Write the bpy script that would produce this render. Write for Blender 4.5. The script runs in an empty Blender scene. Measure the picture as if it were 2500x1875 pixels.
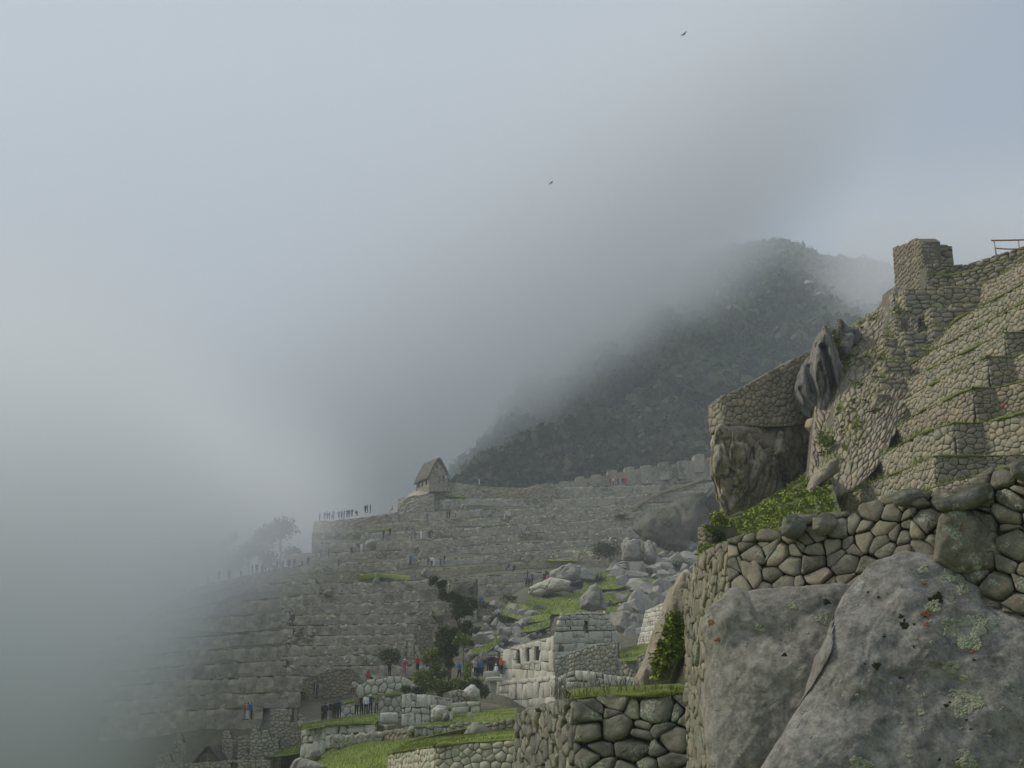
import bpy, math, random
import numpy as np
from mathutils import Vector, noise, Matrix
from mathutils.bvhtree import BVHTree
random.seed(7)
rng = np.random.default_rng(11)
S = bpy.context.scene
COL = S.collection
# ------------------------------------------------------------------ camera
F = 3000.0
PITCH = math.atan(722.5 / F)
cam_d = bpy.data.cameras.new("camera")
cam_d.sensor_width = 36.0
cam_d.lens = 36.0 * F / 2500.0
cam_d.clip_start = 0.1
cam_d.clip_end = 5000
cam = bpy.data.objects.new("camera", cam_d)
cam.location = (0, 0, 0)
cam.rotation_euler = (math.pi / 2 + PITCH, 0, 0)
COL.objects.link(cam)
S.camera = cam
# ------------------------------------------------------------------ light, sky, exposure
SUN_EL, SUN_AZ = math.radians(42), math.radians(-72)      # azimuth from +Y, clockwise
W = bpy.data.worlds.new("World"); S.world = W; W.use_nodes = True
nt = W.node_tree; nt.nodes.clear()
wo = nt.nodes.new("ShaderNodeOutputWorld"); bg = nt.nodes.new("ShaderNodeBackground")
sky = nt.nodes.new("ShaderNodeTexSky"); sky.sky_type = 'NISHITA'; sky.sun_disc = False
sky.sun_elevation = SUN_EL; sky.sun_rotation = SUN_AZ; sky.altitude = 2400
sc = nt.nodes.new("ShaderNodeVectorMath"); sc.operation = 'SCALE'; sc.inputs['Scale'].default_value = 0.07
nt.links.new(sky.outputs[0], sc.inputs[0])
# overcast layer: a thin cloud deck, a little brighter towards the sun's side and the zenith
tc = nt.nodes.new("ShaderNodeTexCoord")
dotn = nt.nodes.new("ShaderNodeVectorMath"); dotn.operation = 'DOT_PRODUCT'
dotn.inputs[1].default_value = Vector((-0.80, 0.10, 0.42)).normalized()
nt.links.new(tc.outputs['Generated'], dotn.inputs[0])
nz = nt.nodes.new("ShaderNodeTexNoise"); nz.inputs['Scale'].default_value = 1.6; nz.inputs['Detail'].default_value = 3
nt.links.new(tc.outputs['Generated'], nz.inputs['Vector'])
ad = nt.nodes.new("ShaderNodeMath"); ad.operation = 'MULTIPLY_ADD'; ad.inputs[1].default_value = 0.30
nt.links.new(nz.outputs['Fac'], ad.inputs[0]); nt.links.new(dotn.outputs['Value'], ad.inputs[2])
rp = nt.nodes.new("ShaderNodeValToRGB")
rp.color_ramp.elements[0].position = 0.0; rp.color_ramp.elements[0].color = (0.36, 0.435, 0.53, 1)
rp.color_ramp.elements[1].position = 0.95; rp.color_ramp.elements[1].color = (0.56, 0.64, 0.71, 1)
nt.links.new(ad.outputs[0], rp.inputs[0])
mx = nt.nodes.new("ShaderNodeMix"); mx.data_type = 'RGBA'; mx.inputs[0].default_value = 0.88
nt.links.new(sc.outputs[0], mx.inputs[6]); nt.links.new(rp.outputs[0], mx.inputs[7])
nt.links.new(mx.outputs[2], bg.inputs['Color']); bg.inputs['Strength'].default_value = 1.0
nt.links.new(bg.outputs[0], wo.inputs['Surface'])
sd = bpy.data.lights.new("sun", 'SUN'); sd.energy = 2.6; sd.angle = math.radians(9); sd.color = (1.0, 0.94, 0.84)
sun = bpy.data.objects.new("sun", sd); COL.objects.link(sun)
dv = Vector((math.sin(SUN_AZ) * math.cos(SUN_EL), math.cos(SUN_AZ) * math.cos(SUN_EL), math.sin(SUN_EL)))
sun.rotation_euler = dv.to_track_quat('Z', 'Y').to_euler()
S.view_settings.view_transform = 'Standard'; S.view_settings.look = 'None'
S.view_settings.exposure = 0.0; S.view_settings.gamma = 1.0; S.view_settings.use_curve_mapping = False
S.render.engine = 'CYCLES'
S.cycles.max_bounces = 8; S.cycles.diffuse_bounces = 2; S.cycles.glossy_bounces = 1
S.cycles.volume_bounces = 5; S.cycles.transparent_max_bounces = 8
S.cycles.volume_step_rate = 0.5; S.cycles.volume_max_steps = 64
S.cycles.use_denoising = True
# ------------------------------------------------------------------ geometry helpers
ct, st = math.cos(PITCH), math.sin(PITCH)
def ray(px, py):
    a, b = px - 1250.0, 937.5 - py
    return Vector((a, F * ct - b * st, F * st + b * ct))
def P(px, py, Y):
    d = ray(px, py); return d * (Y / d.y)
def Pz(px, py, z):
    d = ray(px, py); return d * (z / d.z)
def lerp(a, b, t): return a + (b - a) * t
def interp(x, xs, ys): return float(np.interp(x, xs, ys))
def fbm(p, oct=4):
    return noise.fractal(p, 1.0, 2.0, oct, noise_basis='PERLIN_ORIGINAL')

def props(o, label=None, cat=None, group=None, kind=None):
    if label: o['label'] = label
    if cat: o['category'] = cat
    if group: o['group'] = group
    if kind: o['kind'] = kind
    return o
def empty(name, loc, label, cat, group=None, rz=0.0):
    loc = Vector(loc); o = bpy.data.objects.new(name, None); COL.objects.link(o)
    o.location = loc; o.rotation_euler.z = rz; o.empty_display_size = 0.2
    return props(o, label, cat, group, 'thing')
def link(name, me, parent=None, base=None):
    o = bpy.data.objects.new(name, me); COL.objects.link(o)
    if parent is not None: o.parent = parent
    return o
def mesh(name, verts, faces, mat, parent=None, base=None, smooth=True, tint=None):
    """verts in world space; if parent given they are stored relative to it."""
    me = bpy.data.meshes.new(name)
    v = np.asarray(verts, dtype=np.float32).reshape(-1, 3)
    if parent is not None and base is None: base = parent.location
    if base is not None: v = v - np.asarray(base, dtype=np.float32)
    if isinstance(faces, np.ndarray):
        n, k = faces.shape
        me.vertices.add(len(v)); me.vertices.foreach_set('co', v.ravel())
        me.loops.add(n * k); me.loops.foreach_set('vertex_index', faces.astype(np.int32).ravel())
        me.polygons.add(n); me.polygons.foreach_set('loop_start', np.arange(0, n * k, k, dtype=np.int32))
        me.update(calc_edges=True)
    else:
        me.from_pydata(v.tolist(), [], faces)
    if smooth: me.polygons.foreach_set('use_smooth', np.ones(len(me.polygons), dtype=bool))
    if tint is not None:
        t = np.asarray(tint, dtype=np.float32)
        if t.ndim == 0: t = np.full(len(v), float(t), dtype=np.float32)
        dom = 'POINT' if len(t) == len(v) else 'FACE'
        a = me.attributes.new('tint', 'FLOAT', dom); a.data.foreach_set('value', t)
    me.materials.append(mat)
    o = link(name, me, parent)
    if parent is None and base is not None: o.location = base
    return o
class MB:
    """joined mesh builder"""
    def __init__(s): s.v = []; s.f = []; s.t = []
    def add(s, vs, fs, t=0.5):
        o = len(s.v); s.v += [tuple(x) for x in vs]; s.f += [tuple(i + o for i in f) for f in fs]; s.t += [t] * len(vs)
    def build(s, name, mat, parent=None, base=None, smooth=True):
        return mesh(name, s.v, s.f, mat, parent, base, smooth, np.array(s.t))
    def box(s, c, ax, ay, az, t=0.5):
        vs = [c + ax * i + ay * j + az * k for k in (-1, 1) for j in (-1, 1) for i in (-1, 1)]
        s.add(vs, [(0, 2, 3, 1), (4, 5, 7, 6), (0, 1, 5, 4), (2, 6, 7, 3), (0, 4, 6, 2), (1, 3, 7, 5)], t)
    def tube(s, pts, rad, n=6, t=0.5):
        vs = []
        for i, p in enumerate(pts):
            d = (pts[min(i + 1, len(pts) - 1)] - pts[max(i - 1, 0)]).normalized()
            a = d.cross(Vector((0.3, 0.1, 1)) if abs(d.z) < .9 else Vector((1, 0, 0))).normalized(); b = d.cross(a)
            r = rad[i] if isinstance(rad, (list, tuple)) else rad
            for k in range(n):
                w = 2 * math.pi * k / n; vs.append(p + (a * math.cos(w) + b * math.sin(w)) * r)
        fs = []
        for i in range(len(pts) - 1):
            for k in range(n):
                fs.append((i * n + k, i * n + (k + 1) % n, (i + 1) * n + (k + 1) % n, (i + 1) * n + k))
        fs.append(tuple(range(n))[::-1]); fs.append(tuple((len(pts) - 1) * n + k for k in range(n)))
        s.add(vs, fs, t)
# ------------------------------------------------------------------ materials
class NB:
    def __init__(s, name):
        s.m = bpy.data.materials.new(name); s.m.use_nodes = True; s.t = s.m.node_tree
        s.b = s.t.nodes['Principled BSDF']; s.out = s.t.nodes['Material Output']
        s.geo = s.t.nodes.new('ShaderNodeNewGeometry')
        s.b.inputs['Roughness'].default_value = 0.9; s.b.inputs['Specular IOR Level'].default_value = 0.2
    def n(s, typ, **kw):
        x = s.t.nodes.new(typ)
        for k, v in kw.items():
            if k.startswith('_'): setattr(x, k[1:], v)
            else: x.inputs[k.replace('__', ' ')].default_value = v
        return x
    def l(s, a, b): s.t.links.new(a, b)
    def noise(s, scale, detail=4, rough=0.55, vec=None, dist=0.0):
        x = s.n('ShaderNodeTexNoise', Scale=scale, Detail=detail, Roughness=rough, Distortion=dist)
        s.l(vec if vec is not None else s.geo.outputs['Position'], x.inputs['Vector']); return x.outputs['Fac']
    def vor(s, scale, feat='F1', vec=None, out='Distance', rnd=1.0):
        x = s.n('ShaderNodeTexVoronoi', _feature=feat, Scale=scale, Randomness=rnd)
        s.l(vec if vec is not None else s.geo.outputs['Position'], x.inputs['Vector']); return x.outputs[out]
    def mapr(s, v, a, b, c=0.0, d=1.0):
        x = s.n('ShaderNodeMapRange'); x.clamp = True
        x.inputs[1].default_value = a; x.inputs[2].default_value = b; x.inputs[3].default_value = c; x.inputs[4].default_value = d
        s.l(v, x.inputs[0]); return x.outputs[0]
    def math(s, op, a, b=None):
        x = s.t.nodes.new('ShaderNodeMath'); x.operation = op
        for i, q in enumerate((a, b)):
            if q is None: continue
            if isinstance(q, (int, float)): x.inputs[i].default_value = q
            else: s.l(q, x.inputs[i])
        return x.outputs[0]
    def mix(s, f, a, b):
        x = s.t.nodes.new('ShaderNodeMix'); x.data_type = 'RGBA'
        for i, q in ((0, f), (6, a), (7, b)):
            if isinstance(q, (int, float)): x.inputs[i].default_value = q
            elif isinstance(q, tuple): x.inputs[i].default_value = (*q[:3], 1)
            else: s.l(q, x.inputs[i])
        return x.outputs[2]
    def attr(s, name='tint'):
        x = s.t.nodes.new('ShaderNodeAttribute'); x.attribute_name = name; return x.outputs['Fac']
    def up(s):
        x = s.t.nodes.new('ShaderNodeSeparateXYZ'); s.l(s.geo.outputs['Normal'], x.inputs[0]); return x.outputs[2]
    def bump(s, h, strength, dist):
        x = s.n('ShaderNodeBump', Strength=strength, Distance=dist); s.l(h, x.inputs['Height']); s.l(x.outputs[0], s.b.inputs['Normal'])
    def col(s, c): 
        if isinstance(c, tuple): s.b.inputs['Base Color'].default_value = (*c[:3], 1)
        else: s.l(c, s.b.inputs['Base Color'])
def stone_mat(name, dark, light, alt, sc=2.0, fine=30.0, bstr=0.6, bdist=0.02, lich=None, lich_amt=0.55, lich_sc=3.0, moss=None, extra=None, streak=False):
    w3 = lambda c: (c[0] * 1.03, c[1] * 1.0, c[2] * 0.91)
    dark, light, alt = w3(dark), w3(light), w3(alt)
    n = NB(name)
    t = n.attr()
    f1 = n.mapr(n.noise(sc, 5), 0.3, 0.7)
    c = n.mix(f1, dark, light)
    c = n.mix(n.mapr(t, 0.55, 1.0, 0.0, 0.85), c, alt)
    c = n.mix(n.mapr(t, 0.0, 0.35, 0.5, 0.0), c, tuple(x * 0.55 for x in dark))
    f2 = n.mapr(n.noise(fine, 3, 0.7), 0.35, 0.65)
    c = n.mix(n.math('MULTIPLY', f2, 0.45), c, tuple(min(1, x * 1.6) for x in light))
    f3 = n.mapr(n.noise(fine * 0.5, 4, 0.7), 0.55, 0.72)
    c = n.mix(n.math('MULTIPLY', f3, 0.55), c, tuple(x * 0.45 for x in dark))
    if streak:
        mp = n.n('ShaderNodeMapping'); mp.inputs['Scale'].default_value = (1.3, 1.3, .22); n.l(n.geo.outputs['Position'], mp.inputs['Vector'])
        q = n.noise(1.6, 5, .65, vec=mp.outputs[0]); c = n.mix(n.math('MULTIPLY', n.mapr(q, .52, .62), .75), c, tuple(x * .4 for x in dark)); c = n.mix(n.math('MULTIPLY', n.mapr(q, .46, .36), .6), c, tuple(x * 1.25 for x in light))
    if 'granite' in name:
        f4 = n.mapr(n.noise(7.5, 6, 0.75), 0.40, 0.62); c = n.mix(n.math('MULTIPLY', f4, 0.6), c, tuple(x * 0.42 for x in dark))
        f5 = n.mapr(n.noise(4.0, 6, 0.75, dist=.5), 0.52, 0.66); c = n.mix(n.math('MULTIPLY', f5, 0.45), c, tuple(x * 1.35 for x in light))
        f6 = n.mapr(n.vor(16), 0.10, 0.20, 1.0, 0.0); f7 = n.mapr(n.noise(1.1, 2), 0.45, 0.6); c = n.mix(n.math('MULTIPLY', n.math('MULTIPLY', f6, f7), 0.75), c, (0.30, 0.32, 0.25))
    if lich:
        a = n.mapr(n.noise(lich_sc, 4, 0.6), lich_amt, lich_amt + 0.05)
        b = n.mapr(n.noise(lich_sc * 9, 3, 0.6), 0.42, 0.55)
        c = n.mix(n.math('MULTIPLY', n.math('MULTIPLY', a, b), 0.85), c, lich)
    if extra:
        a = n.mapr(n.noise(lich_sc * 0.9, 4, 0.6, dist=0.6), 0.64, 0.69)
        c = n.mix(n.math('MULTIPLY', a, 0.7), c, extra)
    if moss:
        u = n.mapr(n.math('ADD', n.up(), n.math('MULTIPLY', n.noise(sc * 1.5, 4), 0.8)), 0.95, 1.25)
        c = n.mix(n.math('MULTIPLY', u, 0.8), c, moss)
    n.col(c)
    h = n.math('ADD', n.math('MULTIPLY', n.noise(fine * 0.25, 6, 0.65), 1.0), n.math('MULTIPLY', n.noise(fine, 3, 0.7), 0.25))
    n.bump(h, bstr, bdist)
    return n.m
def grass_mat(name, c1, c2, c3, sc=0.5, fine=8.0, bump=0.6, bd=0.05):
    n = NB(name); t = n.attr()
    c = n.mix(n.mapr(n.noise(sc, 5), 0.35, 0.65), c1, c2)
    c = n.mix(n.mapr(n.noise(fine, 3, 0.7), 0.45, 0.75, 0, 0.6), c, c3)
    c = n.mix(n.mapr(t, 0.5, 1.0, 0, 0.7), c, c3)
    c = n.mix(n.mapr(t, 0.0, 0.5, 0.5, 0), c, tuple(x * 0.5 for x in c1))
    n.col(c); n.bump(n.noise(fine * 2, 4, 0.7), bump, bd)
    n.b.inputs['Roughness'].default_value = 0.85
    return n.m
def plain(name, c, rough=0.85):
    n = NB(name); k = n.mapr(n.noise(12, 3), 0.3, 0.7, 0.0, 1.0)
    n.col(n.mix(k, tuple(x * 0.8 for x in c), tuple(min(1, x * 1.15) for x in c))); n.b.inputs['Roughness'].default_value = rough
    return n.m
M = {}
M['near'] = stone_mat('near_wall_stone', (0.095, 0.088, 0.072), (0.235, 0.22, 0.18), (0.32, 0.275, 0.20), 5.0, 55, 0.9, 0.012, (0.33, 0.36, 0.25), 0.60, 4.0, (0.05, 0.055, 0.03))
M['near_dark'] = stone_mat('dark_wall_stone', (0.075, 0.074, 0.066), (0.185, 0.178, 0.155), (0.24, 0.22, 0.17), 4.0, 50, 0.9, 0.015, (0.36, 0.39, 0.27), 0.56, 3.0, (0.05, 0.06, 0.03))
M['near_red'] = stone_mat('weathered_wall_stone', (0.075, 0.068, 0.056), (0.19, 0.178, 0.145), (0.23, 0.20, 0.15), 6.0, 60, 0.9, 0.012, (0.36, 0.38, 0.29), 0.56, 5.0, (0.055, 0.06, 0.03), (0.22, 0.09, 0.05))
M['granite'] = stone_mat('purple_grey_granite', (0.115, 0.109, 0.105), (0.27, 0.26, 0.25), (0.28, 0.265, 0.235), 2.6, 26, 1.0, 0.016, (0.31, 0.34, 0.27), 0.64, 2.2, None, None)
M['granite_warm'] = stone_mat('pale_grey_granite', (0.145, 0.137, 0.126), (0.275, 0.262, 0.24), (0.30, 0.27, 0.22), 2.2, 26, 0.9, 0.014, (0.33, 0.34, 0.26), 0.62, 2.0, None, None)
M['terr'] = stone_mat('terrace_stone', (0.17, 0.158, 0.12), (0.31, 0.292, 0.23), (0.40, 0.31, 0.215), 1.6, 16, 0.7, 0.03, (0.36, 0.36, 0.27), 0.62, 2.0, None, None)
M['terr_tan'] = stone_mat('tan_terrace_stone', (0.16, 0.142, 0.11), (0.28, 0.25, 0.195), (0.36, 0.28, 0.195), 1.2, 14, 0.7, 0.03, (0.33, 0.33, 0.23), 0.62, 2.0, None, None)
M['terr_brown'] = stone_mat('brown_tower_stone', (0.12, 0.105, 0.08), (0.235, 0.205, 0.155), (0.30, 0.27, 0.21), 1.2, 14, 0.7, 0.03, (0.36, 0.36, 0.30), 0.58, 2.5, None, None)
M['mid'] = stone_mat('pale_ashlar_stone', (0.38, 0.372, 0.34), (0.56, 0.55, 0.50), (0.56, 0.51, 0.42), 0.6, 5, 0.5, 0.04, (0.25, 0.25, 0.2), 0.60, 1.0, None, None)
M['mid_rub'] = stone_mat('rubble_wall_stone', (0.26, 0.25, 0.21), (0.43, 0.415, 0.35), (0.47, 0.40, 0.30), 0.6, 5, 0.5, 0.05, None)
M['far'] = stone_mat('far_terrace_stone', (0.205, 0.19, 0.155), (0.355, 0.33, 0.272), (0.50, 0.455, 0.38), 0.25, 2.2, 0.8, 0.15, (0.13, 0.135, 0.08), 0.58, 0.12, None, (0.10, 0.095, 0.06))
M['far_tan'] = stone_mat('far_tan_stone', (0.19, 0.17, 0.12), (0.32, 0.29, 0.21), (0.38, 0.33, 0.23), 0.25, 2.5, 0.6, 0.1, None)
M['boulder'] = stone_mat('quarry_boulder_stone', (0.14, 0.137, 0.127), (0.28, 0.273, 0.25), (0.36, 0.345, 0.31), 0.5, 2.2, 0.9, 0.16, (0.10, 0.11, 0.07), 0.60, 0.8, None, None)
M['outcrop'] = stone_mat('overhanging_outcrop_rock', (0.16, 0.14, 0.108), (0.36, 0.32, 0.255), (0.46, 0.33, 0.20), 0.45, 6.0, 1.0, 0.12, (0.055, 0.05, 0.03), 0.56, 0.8, None, None, streak=True)
M['cliff'] = stone_mat('scrubby_cliff_rock', (0.06, 0.058, 0.05), (0.15, 0.143, 0.125), (0.2, 0.19, 0.16), 0.12, 0.9, 1.0, 0.4, (0.06, 0.07, 0.035), 0.50, 0.25, (0.06, 0.07, 0.035))
M['darkrock'] = stone_mat('streaked_dark_rock', (0.06, 0.055, 0.055), (0.21, 0.20, 0.19), (0.30, 0.28, 0.25), 0.7, 9.0, 1.0, 0.08, (0.22, 0.21, 0.18), 0.60, 1.6, None, None, streak=True)
M['sloperock'] = stone_mat('tan_bedrock_slope', (0.16, 0.135, 0.105), (0.30, 0.265, 0.215), (0.34, 0.27, 0.2), 0.8, 10.0, 1.0, 0.06, (0.12, 0.12, 0.07), 0.60, 1.2, None, None)
M['core'] = stone_mat('wall_core_earth', (0.030, 0.027, 0.020), (0.062, 0.055, 0.042), (0.07, 0.06, 0.04), 3.0, 20, 0.8, 0.03)
M['core_t'] = stone_mat('terrace_core_earth', (0.075, 0.068, 0.05), (0.15, 0.138, 0.105), (0.16, 0.14, 0.1), 3.0, 12, 0.8, 0.03)
M['turf'] = grass_mat('old_turf', (0.105, 0.13, 0.022), (0.16, 0.185, 0.035), (0.23, 0.21, 0.07), 0.6, 6)
M['grass'] = grass_mat('short_lawn_grass', (0.13, 0.175, 0.02), (0.20, 0.245, 0.035), (0.26, 0.28, 0.06), 0.12, 1.5, 0.5, 0.06)
M['blade'] = grass_mat('grass_blades', (0.14, 0.18, 0.025), (0.20, 0.24, 0.04), (0.30, 0.28, 0.10), 0.8, 6.0, 0.0, 0.01)
M['ledge'] = grass_mat('terrace_ledge_grass', (0.07, 0.085, 0.025), (0.10, 0.115, 0.035), (0.15, 0.14, 0.07), 0.5, 4.0, 0.5, 0.05)
M['leaf'] = grass_mat('bright_leaves', (0.14, 0.19, 0.026), (0.23, 0.28, 0.042), (0.32, 0.34, 0.08), 0.6, 5.0, 0.0, 0.01)
M['leafdark'] = grass_mat('dark_leaves', (0.045, 0.072, 0.022), (0.085, 0.12, 0.032), (0.15, 0.18, 0.055), 0.4, 3.0, 0.0, 0.01)
M['forest'] = grass_mat('forest_crowns', (0.018, 0.036, 0.012), (0.05, 0.085, 0.024), (0.14, 0.15, 0.07), 0.02, 0.35, 0.8, 0.4)
M['hill'] = grass_mat('hillside_scrub', (0.085, 0.088, 0.05), (0.15, 0.145, 0.09), (0.24, 0.22, 0.16), 0.08, 1.2, 0.7, 0.2)
M['dirt'] = grass_mat('bare_earth_path', (0.16, 0.14, 0.10), (0.22, 0.19, 0.14), (0.26, 0.23, 0.17), 0.3, 3.0, 0.5, 0.05)
M['thatch'] = grass_mat('weathered_thatch', (0.09, 0.08, 0.066), (0.14, 0.125, 0.10), (0.17, 0.155, 0.13), 1.0, 6.0, 0.8, 0.05)
M['bark'] = plain('bark', (0.14, 0.12, 0.09)); M['wood'] = plain('weathered_wood', (0.30, 0.22, 0.12))
M['red_wood'] = plain('reddish_painted_wood', (0.36, 0.16, 0.11)); M['pole'] = plain('pale_pole_wood', (0.48, 0.44, 0.36))
M['lichen'] = stone_mat('pale_lichen', (0.18, 0.19, 0.14), (0.30, 0.315, 0.24), (0.27, 0.27, 0.19), 20, 90, 0.8, 0.004)
M['moss'] = stone_mat('black_moss', (0.012, 0.014, 0.01), (0.03, 0.032, 0.02), (0.06, 0.065, 0.02), 20, 90, 0.8, 0.004)
M['rust'] = stone_mat('orange_lichen', (0.16, 0.075, 0.04), (0.25, 0.12, 0.07), (0.26, 0.13, 0.08), 20, 90, 0.8, 0.004)
# ------------------------------------------------------------------ dry-stone faces
def clip(poly, a, b, c):
    """keep a*x+b*y<=c"""
    out = []
    n = len(poly)
    for i in range(n):
        p, q = poly[i], poly[(i + 1) % n]
        dp, dq = a * p[0] + b * p[1] - c, a * q[0] + b * q[1] - c
        if dp <= 0: out.append(p)
        if (dp < 0 < dq) or (dq < 0 < dp):
            t = dp / (dp - dq); out.append((p[0] + (q[0] - p[0]) * t, p[1] + (q[1] - p[1]) * t))
    return out
def chaikin(poly, k=0.25):
    out = []
    n = len(poly)
    for i in range(n):
        p, q = poly[i], poly[(i + 1) % n]
        out.append((lerp(p[0], q[0], k), lerp(p[1], q[1], k))); out.append((lerp(p[0], q[0], 1 - k), lerp(p[1], q[1], 1 - k)))
    return out
class Face:
    """a wall face between a bottom and a top polyline (world points)"""
    def __init__(s, T, B, nrm=None):
        s.T, s.B = [Vector(p) for p in T], [Vector(p) for p in B]
        s.L = [0.0]
        for i in range(1, len(T)):
            s.L.append(s.L[-1] + max(1e-4, ((s.T[i] + s.B[i]) * .5 - (s.T[i - 1] + s.B[i - 1]) * .5).length))
        s.len = s.L[-1]
        s.H = [(a - b).length for a, b in zip(s.T, s.B)]
        s.nrm = nrm
    def seg(s, x):
        for i in range(len(s.L) - 1):
            if x <= s.L[i + 1] or i == len(s.L) - 2:
                return i, (x - s.L[i]) / (s.L[i + 1] - s.L[i])
    def h(s, x):
        return float(np.interp(x, s.L, s.H))
    def pt(s, x, y, d=0.0):
        i, t = s.seg(x)
        b, T = s.B[i].lerp(s.B[i + 1], t), s.T[i].lerp(s.T[i + 1], t)
        up = (T - b); hh = up.length; up = up / max(hh, 1e-5)
        al = (s.T[i + 1] + s.B[i + 1]) - (s.T[i] + s.B[i]); al.z = 0
        al = al.normalized() if al.length > 1e-4 else Vector((1, 0, 0))
        N = al.cross(up).normalized()
        ref = s.nrm if s.nrm is not None else -b
        if N.dot(ref) < 0: N = -N
        return b + up * y + N * d
def cells(face, size, asp=1.5, jit=0.35, holes=(), var=0.5, rnd=random, bot=0.0):
    """size = mean stone width; asp = width/height. yields (polygon in s,t metres, seed)"""
    Hm = max(face.H); L = face.len
    seeds = []
    t = -0.2 * size / asp
    while t < Hm + size / asp:
        rh = size / asp * rnd.uniform(1 - var * .6, 1 + var * .7)
        x = -rnd.random() * size
        while x < L + size:
            w = size * rnd.uniform(1 - var, 1 + var * 1.3)
            seeds.append((x + w / 2 + rnd.uniform(-jit, jit) * size * .4, t + rh / 2 + rnd.uniform(-jit, jit) * rh * .9))
            x += w
        t += rh
    g = {}
    cs = size * 1.6
    K = [(sx, sy * asp) for sx, sy in seeds]
    RW = [(rnd.choice((-.5, -.25, 0, .15, .45)) * var * size) * size for _ in seeds] if var >= .5 else [0] * len(seeds)
    for i, (x, y) in enumerate(K): g.setdefault((int(x // cs), int(y // cs)), []).append(i)
    out = []
    for i, (x, y) in enumerate(K):
        ty = y / asp
        if x < -.55 * size or x > L + .55 * size or ty < bot - .4 * size / asp or ty > face.h(min(max(x, 0), L)) + .35 * size / asp: continue
        xc = min(max(x, 0), L)
        if any(a < x < b and c < ty < d for a, b, c, d in holes): continue
        poly = [(max(0, x - 2.2 * size), max(bot * asp, y - 2.2 * size)), (min(L, x + 2.2 * size), max(bot * asp, y - 2.2 * size)),
                (min(L, x + 2.2 * size), y + 2.2 * size), (max(0, x - 2.2 * size), y + 2.2 * size)]
        gx, gy = int(x // cs), int(y // cs)
        for dx in (-1, 0, 1):
            for dy in (-1, 0, 1):
                for j in g.get((gx + dx, gy + dy), ()):
                    if j == i: continue
                    a, b = K[j][0] - x, K[j][1] - y
                    if a * a + b * b > (2.6 * size) ** 2: continue
                    poly = clip(poly, a, b, a * (x + K[j][0]) / 2 + b * (y + K[j][1]) / 2 + (RW[i] - RW[j]) / 2)
                    if len(poly) < 3: break
        e = 0.05
        h0, h1 = face.h(max(0, xc - e)), face.h(min(L, xc + e))
        sl = (h1 - h0) / max(1e-6, min(L, xc + e) - max(0, xc - e))
        topc = face.h(xc) + rnd.uniform(-.12, .10) * size / asp
        poly = clip(poly, -sl * asp, 1.0, (topc - sl * xc) * asp)
        for a, b, c, d in holes:
            if c < ty < d or a < x < b:
                if c < ty < d:
                    poly = clip(poly, 1, 0, a) if x < a else clip(poly, -1, 0, -b)
                else:
                    poly = clip(poly, 0, 1, c * asp) if ty < c else clip(poly, 0, -1, -d * asp)
        if len(poly) < 3: continue
        poly = [(p, q / asp) for p, q in poly]
        # drop near-duplicate points
        pp = []
        for q in poly:
            if not pp or abs(q[0] - pp[-1][0]) + abs(q[1] - pp[-1][1]) > size * .08: pp.append(q)
        if len(pp) < 3: continue
        A = abs(sum(pp[k][0] * pp[(k + 1) % len(pp)][1] - pp[(k + 1) % len(pp)][0] * pp[k][1] for k in range(len(pp)))) / 2
        if A < size * size / asp * .06: continue
        out.append((pp, A))
    return out
def cells_ashlar(face, w, h, rnd, holes=(), bot=0.0, skew=.05, var=.3):
    out = []; t = bot; Hm = max(face.H)
    while t < Hm:
        rh = h * rnd.uniform(1 - var, 1 + var); x = -rnd.random() * w
        while x < face.len:
            ww = w * rnd.uniform(1 - var, 1 + var * 1.2); a, b = max(0, x), min(face.len, x + ww); x += ww
            if b - a < w * .12: continue
            split = [(t, t + rh)] if rnd.random() > .18 else [(t, t + rh * .45), (t + rh * .45, t + rh)]
            for (y0, y1) in split:
                parts = [(a, b, y0, y1)]
                for (h0, h1, k0, k1) in holes:
                    nx = []
                    for (p, q, u, v) in parts:
                        if q <= h0 or p >= h1 or v <= k0 or u >= k1: nx.append((p, q, u, v)); continue
                        if p < h0: nx.append((p, h0, u, v))
                        if q > h1: nx.append((h1, q, u, v))
                        if u < k0: nx.append((max(p, h0), min(q, h1), u, k0))
                        if v > k1: nx.append((max(p, h0), min(q, h1), k1, v))
                    parts = nx
                for (p, q, u, v) in parts:
                    if q - p < w * .1 or v - u < h * .1: continue
                    poly = [(p, u), ((p + q) / 2, u), (q, u), (q, (u + v) / 2), (q, v), ((p + q) / 2, v), (p, v), (p, (u + v) / 2)]
                    poly = [(X + rnd.uniform(-skew, skew) * w * (0 if X <= 0 or X >= face.len else 1), Y + rnd.uniform(-skew, skew) * h * (0 if Y <= bot else 1)) for X, Y in poly]
                    xm = (p + q) / 2; h0_, h1_ = face.h(max(0, xm - .05)), face.h(min(face.len, xm + .05)); sl = (h1_ - h0_) / .1
                    poly = clip(poly, -sl, 1, face.h(xm) - sl * xm)
                    if len(poly) < 3: continue
                    A = abs(sum(poly[k][0] * poly[(k + 1) % len(poly)][1] - poly[(k + 1) % len(poly)][0] * poly[k][1] for k in range(len(poly)))) / 2
                    if A > w * h * .03: out.append((poly, A))
        t += rh
    return out
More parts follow.
